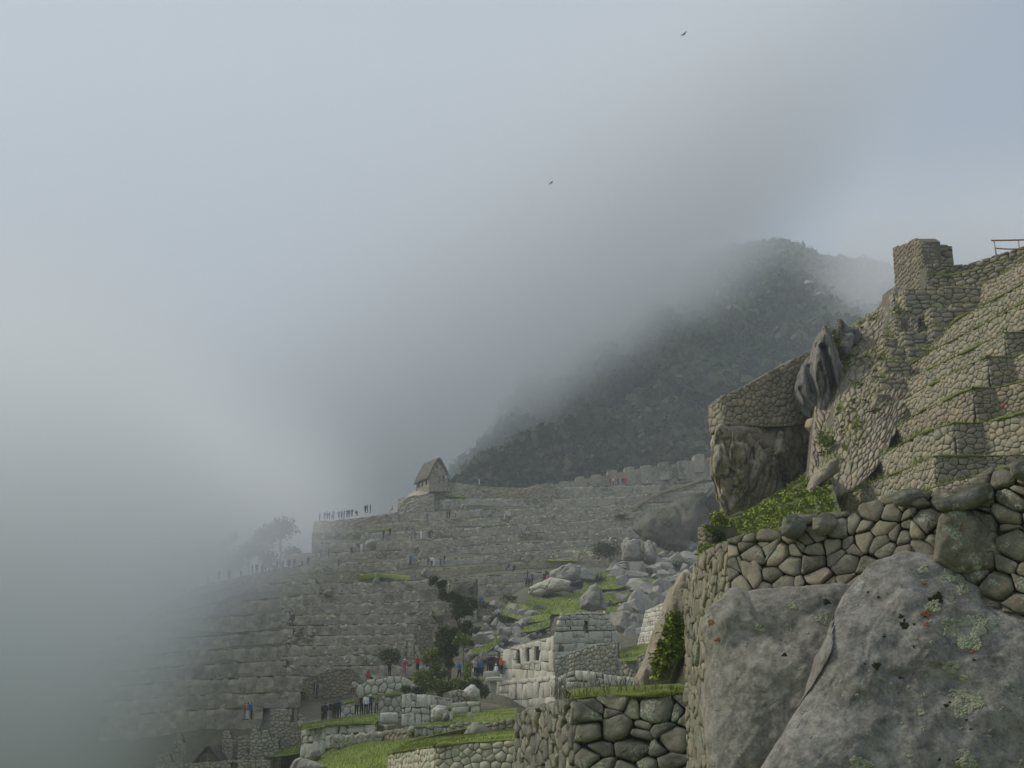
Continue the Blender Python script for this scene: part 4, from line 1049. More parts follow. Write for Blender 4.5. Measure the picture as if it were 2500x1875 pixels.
# ---------------------------------------------------------------- outcrop with its wall
ob, bv1 = blob('overhanging_outcrop', [(1757, 1030), (1800, 1034), (1860, 1035), (1915, 1030), (1950, 1024), (1970, 1045), (1983, 1075), (1985, 1105), (1990, 1150), (1965, 1168), (1950, 1182), (1910, 1200), (1880, 1226),
    (1850, 1240), (1828, 1254), (1795, 1268), (1772, 1255), (1752, 1218), (1747, 1190), (1737, 1160), (1733, 1120), (1742, 1080), (1748, 1050)], 71, 8, 2.4, M['outcrop'],
    'big overhanging brown outcrop under the end wall, streaked black below', 'rock', tx=.02, ty=-.002, amp=.5, fr=1.1, M_=170, K=60, ridge=.1, strat=(1.2, 1.2, .9), facet=1.15, ffr=(1.0, .8, .3), power=.33,
    creases=[(1905, 1120, 1930, 1190, 8, .8)])
ob2, bv2 = blob('outcrop_slab', [(1758, 1032), (1800, 1033), (1860, 1036), (1915, 1031), (1950, 1026), (1968, 1042), (1982, 1070), (1976, 1100), (1945, 1112), (1915, 1122), (1885, 1108), (1850, 1090), (1820, 1082), (1790, 1084), (1752, 1068), (1750, 1045)],
    70.2, 3, 1.2, M['sloperock'], 'smooth pale slab capping the overhanging outcrop', 'rock', amp=.3, fr=.6, M_=130, K=36, tx=.02, power=.3, facet=.8, ffr=(.45, .5, .5))
blob('rock_fragment', [(1772, 1168), (1790, 1172), (1806, 1180), (1806, 1192), (1795, 1202), (1790, 1215), (1778, 1205), (1776, 1188)], 68.6, 1, .15, M['outcrop'], 'freshly broken orange brown block jutting from the outcrop', 'rock', amp=.2, fr=1.2, M_=40, K=10, tintf=lambda p: .6)
blob('leaning_rock', [(2013, 797), (2020, 794), (2028, 803), (2036, 830), (2047, 872), (2062, 902), (2064, 935), (2050, 962), (2032, 985), (2022, 1010), (2018, 1035), (2014, 1058), (1996, 1045), (1980, 1027), (1966, 1012), (1950, 992),
    (1941, 972), (1939, 948), (1945, 925), (1956, 900), (1978, 868), (1984, 840), (1995, 820), (2005, 805)], 70, 4, 2.2, M['darkrock'], 'tall twisted dark rock with pale vertical streaks beside the end wall', 'rock',
    amp=.5, fr=.7, M_=130, K=46, ridge=.3, strat=(1.8, .8, .35), facet=.8, ffr=(.6, .5, .2), creases=[(2010, 850, 2040, 980, 9, 1.6), (1975, 900, 1985, 960, 9, 1.0), (1955, 950, 2000, 1040, 6, .7)])
blob('pointed_rock', [(2036, 800), (2045, 777), (2058, 785), (2072, 797), (2092, 800), (2098, 830), (2082, 850), (2084, 885), (2066, 905), (2052, 880), (2043, 850), (2034, 825)], 72.5, 4, 1.4, M['darkrock'],
    'pointed dark rock wrapped in leaves, behind the twisted rock', 'rock', amp=.4, fr=.7, M_=70, K=24, facet=.9, ffr=(.7, .5, .6))
blob('ledge_rock', [(1968, 1025), (1985, 1022), (2000, 1030), (2015, 1050), (2018, 1064), (1990, 1068), (1975, 1055), (1963, 1042)], 68, 2, .8, M['sloperock'], 'small tan rock wedged below the twisted dark rock', 'rock', amp=.3, fr=.9, M_=44, K=12, tintf=lambda p: .5)
o = leaves('creeper', [(P(2030, 818, 70.5), (.5, .4, .8)), (P(2040, 835, 70.5), (.6, .4, .7)), (P(2026, 838, 70), (.4, .3, .5))], 520, .17, M['leaf'], None, P(2030, 860, 70), 'round green creeper clinging between the two dark rocks', 'creeper'); 
leaves('shrub', [(P(2062, 885, 70), (.5, .4, .6)), (P(2072, 872, 71), (.5, .4, .4))], 300, .14, M['leafdark'], None, P(2066, 910, 70), 'dark shrub in the cleft right of the twisted rock', 'shrub')
a = P(1760, 964, 68)
t, fs = drywall('end_wall', 'tan fitted stone wall standing on top of the overhanging outcrop', 'wall',
    [(PL([(1760, 966, 68), (1785, 958, 68.3), (1830, 935, 69), (1880, 906, 69.8), (1930, 880, 70.6), (1965, 862, 71.2), (1992, 850, 71.7)]),
      PL([(1766, 1036, 67.4), (1790, 1038, 67.7), (1832, 1040, 68.4), (1880, 1042, 69.2), (1928, 1040, 70.0), (1962, 1034, 70.6), (1990, 1030, 71)]))], 'terr_tan', .38, 1.15, .018, 1.3, caps=('start',), seed=71, var=.55, jit=.6, bulge=.22, flat=.8)
# ---------------------------------------------------------------- plant slope and bedrock at its foot
tp = [(1742, 1262, 62), (1790, 1266, 63), (1850, 1240, 64), (1905, 1204, 65), (1955, 1172, 66), (1985, 1148, 66), (2015, 1125, 65)]
bt = [(1705, 1360, 38), (1780, 1345, 38), (1860, 1330, 38), (1920, 1310, 39), (1960, 1300, 40), (2010, 1285, 41), (2060, 1270, 42)]
rows = []
for k in range(25):
    v = k / 24; r = []
    for i in range(49):
        u = i / 48 * 6; j = min(5, int(u)); 
        a = [lerp(tp[j][q], tp[j + 1][q], u - j) for q in range(3)]; b = [lerp(bt[j][q], bt[j + 1][q], u - j) for q in range(3)]
        p = P(*b).lerp(P(*a), v); p.z += .35 * fbm(p * .5, 4) - .5 * (i in (0,)); r.append(p)
    rows.append(r)
slope = grid_mesh('plant_slope', rows, M['ledge'])
pv = [p for r in rows for p in r]; bvS = BVHTree.FromPolygons(pv, [(k * 49 + i, k * 49 + i + 1, (k + 1) * 49 + i + 1, (k + 1) * 49 + i) for k in range(24) for i in range(48)])
pp, ss = [], []
for _ in range(22000):
    u = random.uniform(0, 5.7); j = int(u); v = random.random()
    a = [lerp(tp[j][q], tp[j + 1][q], u - j) for q in range(3)]; b = [lerp(bt[j][q], bt[j + 1][q], u - j) for q in range(3)]
    p = P(*b).lerp(P(*a), v)
    if fbm(p * .9, 3) < -.3: continue
    h = .05 + .22 * max(0, fbm(p * .6 + Vector((3, 3, 3)), 3) + .3)
    pp.append((p.x, p.y, p.z + random.uniform(0, h))); ss.append(random.uniform(.09, .22))
N = len(pp)
props(scatter('ground_plants', LEAF, pp, ss, rng.uniform(0, 6.28, N), M['leaf'], label='bright green leafy plants covering the slope under the outcrop', cat='ground cover', tilt=rng.uniform(-1.2, 1.2, N), smooth=False))
blob('bedrock_slab', [(2050, 1112), (2050, 1150), (2022, 1172), (1998, 1185), (1985, 1210), (1975, 1240), (1955, 1262), (1956, 1225), (1968, 1195), (1980, 1165), (2010, 1140), (2030, 1122)], 54, 2, .6, M['sloperock'],
    'slanted grey slab running down between the plants and the terraces', 'rock', amp=.3, fr=.8, M_=60, K=18, ridge=.3)
# little wall stub and shrubs at the slope's left foot
t, fs = drywall('wall_stub', 'thin brown wall stub at the left edge above the foreground corner', 'wall', [(PL([(1706, 1285, 42), (1722, 1278, 41), (1740, 1282, 41)]), PL([(1704, 1365, 42), (1722, 1368, 41), (1742, 1368, 41)]))], 'terr_brown', .28, 1.8, .02, 1.0, seed=81)
for i, (x, y, r, n, m, lb) in enumerate([(1752, 1262, 20, 420, 'leaf', 'bright shrub tuft above the thin wall stub'), (1730, 1290, 14, 200, 'leaf', 'small leafy tuft on top of the thin wall stub'),
                          (1752, 1310, 17, 300, 'leafdark', 'darker shrub right of the thin wall stub'), (1740, 1342, 16, 260, 'leaf', 'leafy tuft just above the foreground corner'), (1990, 1170, 12, 200, 'leaf', 'leafy clump at the upper end of the slanted slab'),
                          (1978, 1225, 10, 200, 'leafdark', 'dark leafy tuft at the lower end of the slanted slab'), (1950, 1075, 22, 320, 'leaf', 'green shrub at the right corner of the outcrop')]):
    Y = 41 if x < 1800 else 55
    if x == 1950: x, y, Y = 2010, 1072, 62
    c = P(x, y, Y); R = r * Y / F
    leaves('shrub', [(c, (R, R, R)), (c + Vector((R * .6, 0, -R * .4)), (R * .8, R * .6, R * .7))], n, R * .35, M[m], None, c - Vector((0, 0, R)), lb, 'shrub')
# ================================================================== FOREGROUND
fw_T = PL([(1775, 1318, 14.6), (1810, 1306, 14.5), (1845, 1298, 14.4), (1905, 1282, 14.2), (1930, 1262, 14.1), (1955, 1252, 14), (1980, 1262, 14), (2010, 1254, 13.9), (2040, 1252, 13.8), (2075, 1250, 13.7), (2110, 1228, 13.6), (2145, 1212, 13.5), (2190, 1198, 13.4), (2225, 1200, 13.3)])
fw_B = [P(x, y, Y) for x, y, Y in [(1778, 1475, 14.3), (1812, 1475, 14.2), (1848, 1470, 14.1), (1905, 1465, 14), (1930, 1465, 13.9), (1958, 1465, 13.8), (1985, 1462, 13.7), (2015, 1460, 13.7), (2045, 1455, 13.6), (2080, 1450, 13.5), (2115, 1440, 13.4), (2150, 1430, 13.3), (2192, 1420, 13.2), (2230, 1410, 13.1)]]
lf_T = PL([(1672, 1440, 18), (1680, 1412, 17.7), (1692, 1385, 17.2), (1704, 1362, 16.6), (1720, 1345, 16), (1745, 1330, 15.3), (1776, 1319, 14.6)])
lf_B = PL([(1680, 1905, 17.4), (1690, 1905, 17), (1700, 1905, 16.5), (1712, 1905, 16), (1730, 1905, 15.4), (1755, 1905, 14.9), (1790, 1905, 14.2)])
t, fs = drywall('foreground_wall', 'near dry stone wall running above the two giant boulders', 'wall', [(fw_T, fw_B), (lf_T, lf_B)], 'near', .19, 1.25, .006, .8, hi=True, corem='core', setback=.06, seed=None, bulge=.20, var=.7, jit=.8, flat=.84)
fw2_T = PL([(2222, 1203, 12.9), (2260, 1196, 12.8), (2300, 1190, 12.8), (2345, 1180, 12.7), (2395, 1160, 12.6), (2430, 1145, 12.5), (2465, 1128, 12.4), (2500, 1112, 12.3), (2560, 1095, 12.2), (2740, 1060, 11.9), (3000, 1030, 11.4)])
fw2_B = PL([(2222, 1420, 12.6), (2260, 1440, 12.5), (2300, 1450, 12.5), (2345, 1470, 12.4), (2395, 1490, 12.3), (2430, 1490, 12.2), (2465, 1495, 12.1), (2500, 1500, 12.0), (2560, 1500, 11.9), (2740, 1560, 11.6), (3000, 1700, 11.2)])
t, fs = drywall('foreground_wall', 'rougher collapsed part of the near wall at the right edge of the picture', 'wall', [(fw2_T, fw2_B)], 'near_red', .24, 1.3, .009, .9, hi=True, corem='core', setback=.07, seed=19, bulge=.28, var=.75, jit=.85, flat=.82)
fringe([P(1900, 1290, 14.6), P(1700 + 80, 1322, 15)], 60, .10, M['blade'], t, spread=.06)
# big capstones on the wall
for i, (ol, Y, m, lb) in enumerate([([(1905, 1290), (1912, 1262), (1945, 1248), (1972, 1262), (1978, 1290), (1960, 1312), (1925, 1315), (1908, 1305)], 13.9, 'near_dark', 'dark round capstone where the near wall steps up'),
                       ([(1982, 1262), (2010, 1252), (2030, 1258), (2046, 1280), (2035, 1302), (2005, 1308), (1982, 1295)], 13.8, 'near', 'pale round capstone right of the dark one'),
                       ([(2170, 1215), (2200, 1192), (2245, 1190), (2275, 1208), (2262, 1232), (2215, 1240), (2180, 1236)], 12.9, 'near_dark', 'knobbly dark capstone in the middle of the near wall top'),
                       ([(2275, 1225), (2320, 1210), (2372, 1182), (2420, 1178), (2425, 1215), (2380, 1240), (2330, 1250), (2285, 1248)], 12.4, 'near_dark', 'long dark capstone lying above the triangular rock'),
                       ([(2462, 1135), (2490, 1112), (2540, 1105), (2545, 1160), (2500, 1175), (2470, 1165)], 12.0, 'near_dark', 'black topmost capstone at the right picture edge')]):
    blob('capstone', ol, Y, .25, .16, M[m], lb, 'stone', amp=.06, fr=2.6, M_=56, K=18)
blob('triangular_rock', [(2278, 1370), (2285, 1300), (2292, 1262), (2320, 1240), (2350, 1235), (2385, 1258), (2420, 1292), (2452, 1335), (2470, 1372), (2420, 1400), (2330, 1400)], 12.45, .6, .16, M['near_red'], 'triangular rust stained rock set in the near wall above the right boulder', 'rock', amp=.07, fr=2.4, M_=90, K=34, power=.3, side=.1, facet=.6, ffr=(1.6, 1.6, 1.6))
ob1, bvA = blob('giant_boulder', [(1738, 1476), (1775, 1458), (1850, 1447), (1950, 1441), (2055, 1430), (2092, 1450), (2095, 1560), (2090, 1750), (2060, 1960), (1728, 1960), (1722, 1800), (1720, 1700), (1728, 1560)], 13.0, 1.2, .35, M['granite_warm'],
    'pale flat faced giant boulder under the left part of the near wall', 'boulder', tx=-.0008, ty=.0012, amp=.12, fr=1.3, M_=190, K=80, ridge=.1, power=.45, facet=.6, ffr=(.5, .5, .35), oct=7, side=.06)
ob2, bvB = blob('giant_boulder', [(2130, 1368), (2200, 1354), (2262, 1360), (2330, 1384), (2400, 1420), (2470, 1442), (2620, 1450), (2860, 1520), (2960, 1800), (2900, 2050), (1800, 2050), (1850, 1885), (1900, 1805), (1945, 1735), (1980, 1665), (2004, 1600), (2024, 1530), (2058, 1440)], 12.25, 1.6, .42, M['granite'],
    'huge dark grey boulder with pale lichen rosettes filling the lower right corner', 'boulder', tx=-.0004, ty=.0014, amp=.14, fr=1.3, M_=220, K=90, ridge=.15, power=.5, facet=.3, ffr=(.5, .4, .3), oct=7, centre=(2240, 1640), side=.06)
BV = [bvB, bvA]
for _ in range(46): crust('lichen', BV, random.uniform(2090, 2500), random.uniform(1390, 1875), random.uniform(2, 9), 14, .011, M['lichen'], ob2)
for _ in range(16): crust('lichen', BV, random.uniform(1740, 2020), random.uniform(1470, 1870), random.uniform(2, 6), 9, .010, M['lichen'], ob1)
for _ in range(22): crust('moss', BV, random.uniform(2080, 2500), random.uniform(1400, 1870), random.uniform(2, 5), 9, .009, M['moss'], ob2, False)
for (x, y, r, n, m, par) in [(2360, 1540, 50, 900, 'lichen', ob2), (2440, 1420, 52, 700, 'lichen', ob2), (2330, 1402, 28, 300, 'lichen', ob2), (2352, 1440, 14, 90, 'lichen', ob2), (2322, 1628, 20, 190, 'lichen', ob2), (2358, 1715, 38, 420, 'lichen', ob2),
                    (2362, 1860, 22, 180, 'lichen', ob2), (2255, 1392, 12, 60, 'lichen', ob2), (2352, 1655, 9, 40, 'lichen', ob2), (2280, 1480, 18, 80, 'lichen', ob2), (2475, 1395, 24, 150, 'lichen', ob2), (2250, 1740, 8, 30, 'lichen', ob2), (2100, 1868, 24, 150, 'lichen', ob2),
                    (1858, 1533, 12, 50, 'lichen', ob1), (2010, 1512, 16, 50, 'lichen', ob1), (1935, 1480, 9, 30, 'lichen', ob1)]:
    crust('lichen', BV, x, y, r, int(n * 1.5), .016, M[m], par)
for (x, y, r, n, m, par) in [(2286, 1462, 15, 260, 'moss', ob2), (2208, 1527, 9, 110, 'moss', ob2), (2200, 1505, 5, 30, 'moss', ob2), (2140, 1625, 9, 90, 'moss', ob2), (2395, 1428, 8, 50, 'moss', ob2), (1916, 1598, 5, 30, 'moss', ob1), (2018, 1470, 8, 40, 'moss', ob1), (2310, 1722, 5, 25, 'moss', ob2),
                    (2260, 1500, 10, 60, 'rust', ob2), (2360, 1515, 8, 50, 'rust', ob2), (2375, 1590, 6, 25, 'rust', ob2), (2262, 1524, 6, 25, 'rust', ob2), (1736, 1520, 8, 40, 'rust', ob1), (1752, 1562, 6, 25, 'rust', ob1), (2255, 1425, 5, 20, 'rust', ob2)]:
    crust('moss' if m == 'moss' else 'rust_lichen', BV, x, y, r, n, .011, M[m], par, False)
# lower near wall
bwT = PL([(1402, 1706, 20.2), (1440, 1702, 20.1), (1490, 1699, 20), (1560, 1697, 19.8), (1620, 1694, 19.6), (1720, 1690, 19.3)])
bwB = PL([(1400, 1925, 19.9), (1440, 1925, 19.8), (1490, 1925, 19.7), (1560, 1925, 19.5), (1620, 1925, 19.3), (1720, 1925, 19.0)])
blT = PL([(1262, 1740, 26.5), (1280, 1735, 25.4), (1310, 1724, 24), (1345, 1714, 22.4), (1375, 1708, 21.2), (1403, 1706, 20.2)])
blB = PL([(1256, 1925, 26.2), (1276, 1925, 25.1), (1308, 1925, 23.7), (1343, 1925, 22.1), (1373, 1925, 20.9), (1401, 1925, 19.9)])
t, fs = drywall('lower_near_wall', 'dark wall of large rounded stones with grass on top, bottom centre', 'wall', [(bwT, bwB), (blT, blB)], 'near_dark', .38, 1.6, .008, 1.0, hi=True, corem='core', setback=.12, seed=28, bulge=.24, var=.75, jit=.8, flat=.84)
gm = grid_mesh('turf', [[p + Vector((0, .12, -.04)) for p in bwT], [p + Vector((0, .5, .05)) for p in bwT], [p + Vector((0, 3, .12)) for p in bwT], [p + Vector((0, 3.2, -.6)) for p in bwT]], M['turf'], None, t)
turf(bwT, .3, .05, M['turf'], t, over=.03)
for yo, d, h in ((0, 420, .07), (.1, 420, .09), (.3, 300, .09), (.8, 160, .10), (1.5, 90, .12)):
    fringe([p + Vector((0, yo, 0.02)) for p in bwT], d, h, M['blade'], t, spread=.08, droop=.10)
fringe([p + Vector((0, 1.2, 0.02)) for p in bwT[:3]], 22, .2, M['dirt'], t, spread=.3)
# slanted bedrock with plants left of the foreground wall
obs, bvD = blob('slanted_bedrock', [(1730, 1405), (1730, 1480), (1730, 1720), (1640, 1735), (1535, 1720), (1548, 1655), (1574, 1592), (1598, 1535), (1620, 1485), (1640, 1440), (1665, 1405)], 30, 3, .8, M['sloperock'],
    'tan slanted bedrock slope with climbing plants, left of the near wall corner', 'rock', amp=.5, fr=.7, M_=100, K=34, ridge=.4, strat=(1.2, .6, .5), tx=-.004, power=.35, facet=.5, ffr=(.6, .4, .3), creases=[(1668, 1610, 1640, 1680, 6, .5)])
pp = []
for (x0, y0, x1, y1, w, n) in [(1650, 1500, 1600, 1620, 6, 420), (1640, 1570, 1600, 1660, 8, 260), (1688, 1490, 1640, 1600, 5, 160), (1680, 1500, 1670, 1560, 5, 90), (1655, 1530, 1618, 1610, 5, 120), (1672, 1545, 1665, 1575, 9, 160), (1668, 1570, 1650, 1610, 4, 60), (1700, 1450, 1680, 1500, 5, 120)]:
    for _ in range(n):
        q = random.random(); h = bvD.ray_cast(Vector((0, 0, 0)), ray(random.gauss(lerp(x0, x1, q), w), random.gauss(lerp(y0, y1, q), w)).normalized())
        if h[0] is not None: pp.append(h[0] * random.uniform(.99, .999))
N = len(pp); scatter('climbing_plants', LEAF, [p[:] for p in pp], rng.uniform(.08, .2, N), rng.uniform(0, 6.28, N), M['leaf'], obs, base=obs.location, tilt=rng.uniform(-1.2, 1.2, N), smooth=False)
# ================================================================== MIDDLE GROUND: lawns, low terraces, temple, ruins, quarry
def patch(name, near, far, mat, label=None, cat=None, kind='structure', nu=40, nv=10, amp=.12, fr=.25, parent=None, blades=0, bh=.12):
    """grass surface lofted between two (px,py,Y) polylines"""
    A, B = [P(*a) for a in near], [P(*b) for b in far]
    def at(L, u):
        acc = [0]
        for a, b in zip(L[:-1], L[1:]): acc.append(acc[-1] + (b - a).length)
        s = u * acc[-1]; i = max(0, min(len(L) - 2, int(np.searchsorted(acc, s) - 1))); return L[i].lerp(L[i + 1], (s - acc[i]) / max(1e-6, acc[i + 1] - acc[i]))
    rows = []
    for k in range(nv + 1):
        r = []
        for i in range(nu + 1):
            a, b = at(A, i / nu), at(B, i / nu); p = a.lerp(b, k / nv); e = math.sin(k / nv * math.pi) ** .5
            p.z += amp * e * fbm(p * fr, 4); r.append(p)
        rows.append(r)
    o = grid_mesh(name, rows, mat, kind, parent); props(o, label, cat)
    if blades:
        pp = []
        for _ in range(blades):
            k, i = random.random() * nv, random.random() * nu; a, b = int(min(k, nv - 1)), int(min(i, nu - 1)); k -= a; i -= b
            pp.append((rows[a][b].lerp(rows[a][b + 1], i)).lerp(rows[a + 1][b].lerp(rows[a + 1][b + 1], i), k))
        h = rng.uniform(bh * .5, bh * 1.5, len(pp))
        scatter('grass', BLADES, [p[:] for p in pp], np.stack([h * 1.6, h, h], 1), rng.uniform(0, 6.28, len(pp)), M['blade'], o, kind='stuff', base=(0, 0, 0), smooth=False)
    return o, rows
def wall_px(label, T, drop, mat, size, asp=1.4, gap=.02, name='stone_wall', cat='wall', seed=1, batter=.06, thick=1.2, ret=None, grass=None, group=None, limit=300, holes=(), **kw):
    """T: (px,py,Y) top line; drop metres; ret: further faces [(T2, drop2), ...]"""
    segs = []
    for TT, dr in [(T, drop)] + (ret or []):
        pts = PL(TT); segs.append((pts, vdrop(pts, dr, batter)))
    return drywall(name, label, cat, segs, mat, size, asp, gap, thick, seed=seed, grass=grass, group=group, limit=limit, holes=holes, corem='core_t', **kw)
G1 = {'d': 16, 'h': .22, 's': .15, 'w': .5, 'th': .16}
# lawns (near edge, far edge)
patch('lawn', [(955, 1838, 60), (1064, 1822, 48), (1150, 1812, 47.4), (1262, 1804, 46.6)], [(1000, 1812, 77), (1060, 1800, 77.5), (1150, 1793, 78), (1262, 1782, 78)], M['grass'], blades=9000, bh=.09)
patch('lawn', [(690, 1925, 62), (780, 1922, 62), (870, 1915, 61), (962, 1900, 60.5)], [(770, 1852, 84), (812, 1828, 86), (868, 1812, 84), (1000, 1806, 78)], M['grass'], blades=9000, bh=.1)
patch('lawn', [(985, 1812, 77), (1060, 1795, 78.5), (1140, 1778, 79), (1262, 1758, 79)], [(975, 1782, 93), (1050, 1764, 97), (1120, 1738, 108), (1262, 1728, 112)], M['grass'], blades=6000, bh=.1, amp=.2)
patch('lawn', [(745, 1782, 91), (800, 1772, 90.5), (870, 1768, 90), (930, 1768, 90)], [(735, 1768, 112), (800, 1758, 113), (870, 1748, 113.5), (935, 1742, 114)], M['grass'], blades=5000, bh=.1)
patch('footpath', [(730, 1772, 111), (800, 1760, 112), (870, 1750, 112.6), (940, 1742, 113)], [(725, 1766, 118), (800, 1752, 119), (870, 1744, 119), (945, 1735, 119)], M['dirt'])
patch('lawn', [(830, 1722, 116), (880, 1712, 116.5), (930, 1702, 117), (990, 1694, 117)], [(826, 1712, 124), (880, 1702, 125), (930, 1694, 125), (1000, 1686, 125)], M['grass'], blades=3000, bh=.1)
patch('lawn', [(640, 1850, 118), (700, 1845, 112), (765, 1832, 104)], [(640, 1828, 130), (700, 1812, 130), (765, 1806, 124)], M['grass'], blades=2000, bh=.12)
patch('lawn', [(1515, 1614, 118), (1560, 1612, 118), (1610, 1606, 118)], [(1510, 1588, 128), (1560, 1574, 132), (1620, 1566, 134)], M['grass'], blades=2500, bh=.15, amp=.4)
patch('footpath', [(1095, 1735, 110), (1160, 1730, 111), (1215, 1728, 112)], [(1090, 1715, 124), (1160, 1712, 126), (1225, 1722, 126)], M['dirt'])
# low walls
wall_px('near bottom wall of small stones, its corner facing the camera under the front lawn', [(1064, 1822, 48), (1150, 1813, 47.4), (1262, 1806, 46.6)], 2.2, 'mid_rub', .34, 1.35, .014, seed=201, grass={'d': 35, 'h': .1, 'w': .5, 'th': .12}, ret=[([(950, 1840, 62), (1010, 1831, 54), (1064, 1822, 48)], 2.4)], hi=False, bulge=.2, flat=.8)
wall_px('small reddish tan wall between the two lower lawns', [(925, 1785, 84), (960, 1780, 82), (1000, 1779, 80)], 1.6, 'terr_tan', .36, .9, .02, seed=202, bulge=.2)
wall_px('grey wall behind the front lawn, with a bulging rock at its middle', [(1012, 1772, 79), (1075, 1770, 79.5), (1133, 1764, 80), (1206, 1762, 80)], 1.6, 'mid_rub', .36, .85, .02, seed=203, bulge=.22)
wall_px('reddish rubble wall at the right end of the middle lawn, beside the near dark wall', [(1180, 1772, 79), (1215, 1760, 78.6), (1262, 1750, 78.3)], 1.9, 'terr_tan', .34, .85, .02, seed=204, bulge=.25)
wall_px('tall grey wall with a slanted left edge, left of the rounded boulder', [(982, 1695, 98), (1005, 1692, 98), (1030, 1694, 98), (1054, 1697, 98)], 3.1, 'mid', .55, .75, .025, seed=205, bulge=.14, var=.5, batter=.12, flat=.88, ashlar=.10, ret=[([(1054, 1697, 98), (1075, 1702, 99), (1104, 1704, 100)], 2.2)])
wall_px('wall of big blocks beside the rounded boulder', [(1054, 1720, 97.5), (1078, 1722, 98), (1104, 1724, 98.5)], 1.6, 'mid', 1.3, 1.2, .03, seed=206, bulge=.12, var=.3, ashlar=.1)
wall_px('small rubble wall left of the rounded boulder', [(1098, 1690, 108), (1118, 1682, 108.4), (1135, 1686, 108.6)], 1.5, 'mid_rub', .4, 1.2, .03, seed=207)
wall_px('low course of large flat blocks under the rounded boulder', [(1104, 1716, 105), (1135, 1713, 106), (1172, 1712, 106)], 1.0, 'mid', 1.5, 2.0, .03, seed=208, var=.3, ashlar=.1)
wall_px('broad stone wall behind the row of five visitors', [(828, 1722, 116), (870, 1712, 116), (925, 1702, 116), (985, 1695, 116)], 2.0, 'mid', .5, .85, .025, seed=209, bulge=.16, grass=G1, flat=.85)
wall_px('curved stone wall above the upper lawn, a couple standing on it', [(872, 1668, 126), (905, 1660, 126), (940, 1652, 126), (975, 1648, 126), (1012, 1655, 126)], 2.0, 'mid', .7, .85, .03, seed=210, bulge=.2, flat=.85)
wall_px('wall under the lawn with the left row of visitors, squeezed stones on its left face', [(795, 1771, 91), (850, 1769, 90.6), (920, 1768, 90)], 1.6, 'mid', 1.0, 1.1, .03, seed=211, bulge=.14, ashlar=.12, ret=[([(738, 1782, 96), (765, 1776, 94), (795, 1771, 91)], 2.0)], flat=.85, grass=G1)
for i, (x0, y0, x1, y1, Y, lab) in enumerate([(928, 1739, 972, 1766, 96, 'large single block at the right end of the visitors lawn'), (915, 1769, 948, 1782, 93, 'flat block below the large single block'), (946, 1768, 967, 1782, 93, 'tan block wedged under the slanted wall'),
                                           (1166, 1688, 1182, 1712, 120, 'upright gate block left of the temple'), (1143, 1738, 1155, 1755, 96, 'thin pale marker stones leaning on the middle lawn'), (1098, 1738, 1106, 1757, 92, 'short pale post stone at the left of the middle lawn'),
                                           (1180, 1638, 1208, 1656, 128, 'square grey block in front of the temple crowd'), (1186, 1652, 1228, 1664, 126.5, 'long flat slab block below the square grey one'), (1194, 1664, 1212, 1708, 127, 'upright jamb block under the long flat slab')]):
    w = x1 - x0; blob('stone_block', [(x0, y0 + 2), (x0 + w * .5, y0), (x1, y0 + 1), (x1, (y0 + y1) / 2), (x1 - 1, y1), (x0 + w * .5, y1), (x0 + 1, y1), (x0, (y0 + y1) / 2)], Y, w * Y / F * .5, w * Y / F * .2, M['mid' if i != 2 else 'terr_tan'], lab, 'stone', amp=.05, fr=1.2, M_=40, K=14, power=.25)
for ol, Y, m, lab in [([(1121, 1710), (1124, 1690), (1140, 1676), (1158, 1672), (1170, 1684), (1173, 1712), (1150, 1716)], 110, 'mid', 'big rounded grey boulder set in the wall left of the temple'),
                      ([(1052, 1752), (1056, 1730), (1070, 1720), (1090, 1724), (1096, 1745), (1085, 1758), (1062, 1760)], 96, 'mid', 'low rounded boulder at the foot of the slanted wall'),
                      ([(1078, 1758), (1082, 1742), (1093, 1740), (1096, 1756), (1086, 1764)], 94, 'boulder', 'small round boulder on the middle lawn'),
                      ([(1128, 1795), (1136, 1774), (1155, 1764), (1180, 1768), (1206, 1788), (1208, 1798), (1160, 1800)], 76, 'boulder', 'rounded grey bedrock hump bulging behind the front lawn'),
                      ([(742, 1850), (752, 1832), (765, 1824), (780, 1830), (786, 1846), (770, 1862), (748, 1862)], 80, 'boulder', 'grey boulder at the left end of the lower lawn'),
                      ([(700, 1882), (715, 1858), (740, 1850), (775, 1862), (800, 1872), (780, 1900), (710, 1900)], 72, 'boulder', 'broad rubble covered boulder at the bottom edge under the lower lawn'),
                      ([(996, 1782), (1002, 1773), (1012, 1775), (1013, 1790), (1002, 1796)], 79.5, 'boulder', 'dark small boulder between the two low walls'),
                      ([(1000, 1672), (1012, 1664), (1030, 1665), (1034, 1682), (1018, 1690), (1003, 1686)], 122, 'boulder', 'dark boulder under the left side of the shrubs')]:
    blob('boulder', ol, Y, 1.2, .7, M[m], lab, 'boulder', amp=.14, fr=1.1, M_=60, K=20, facet=.9, ffr=(.5, .5, .5))
# scattered rubble in front of the visitors' terrace
tb = [hull_t(i, 9, 0) for i in range(8)]
pp, ss = [], []
for _ in range(260):
    x = random.uniform(806, 930); y = 1812 + (x - 806) * -.12 + random.uniform(-8, 14); pp.append(P(x, y, 83)[:]); ss.append(random.uniform(.08, .35))
props(scatter('rubble', tb, pp, ss, rng.uniform(0, 6.28, len(pp)), M['mid_rub'], label='loose rubble in front of the visitors terrace', cat='rubble', smooth=False))
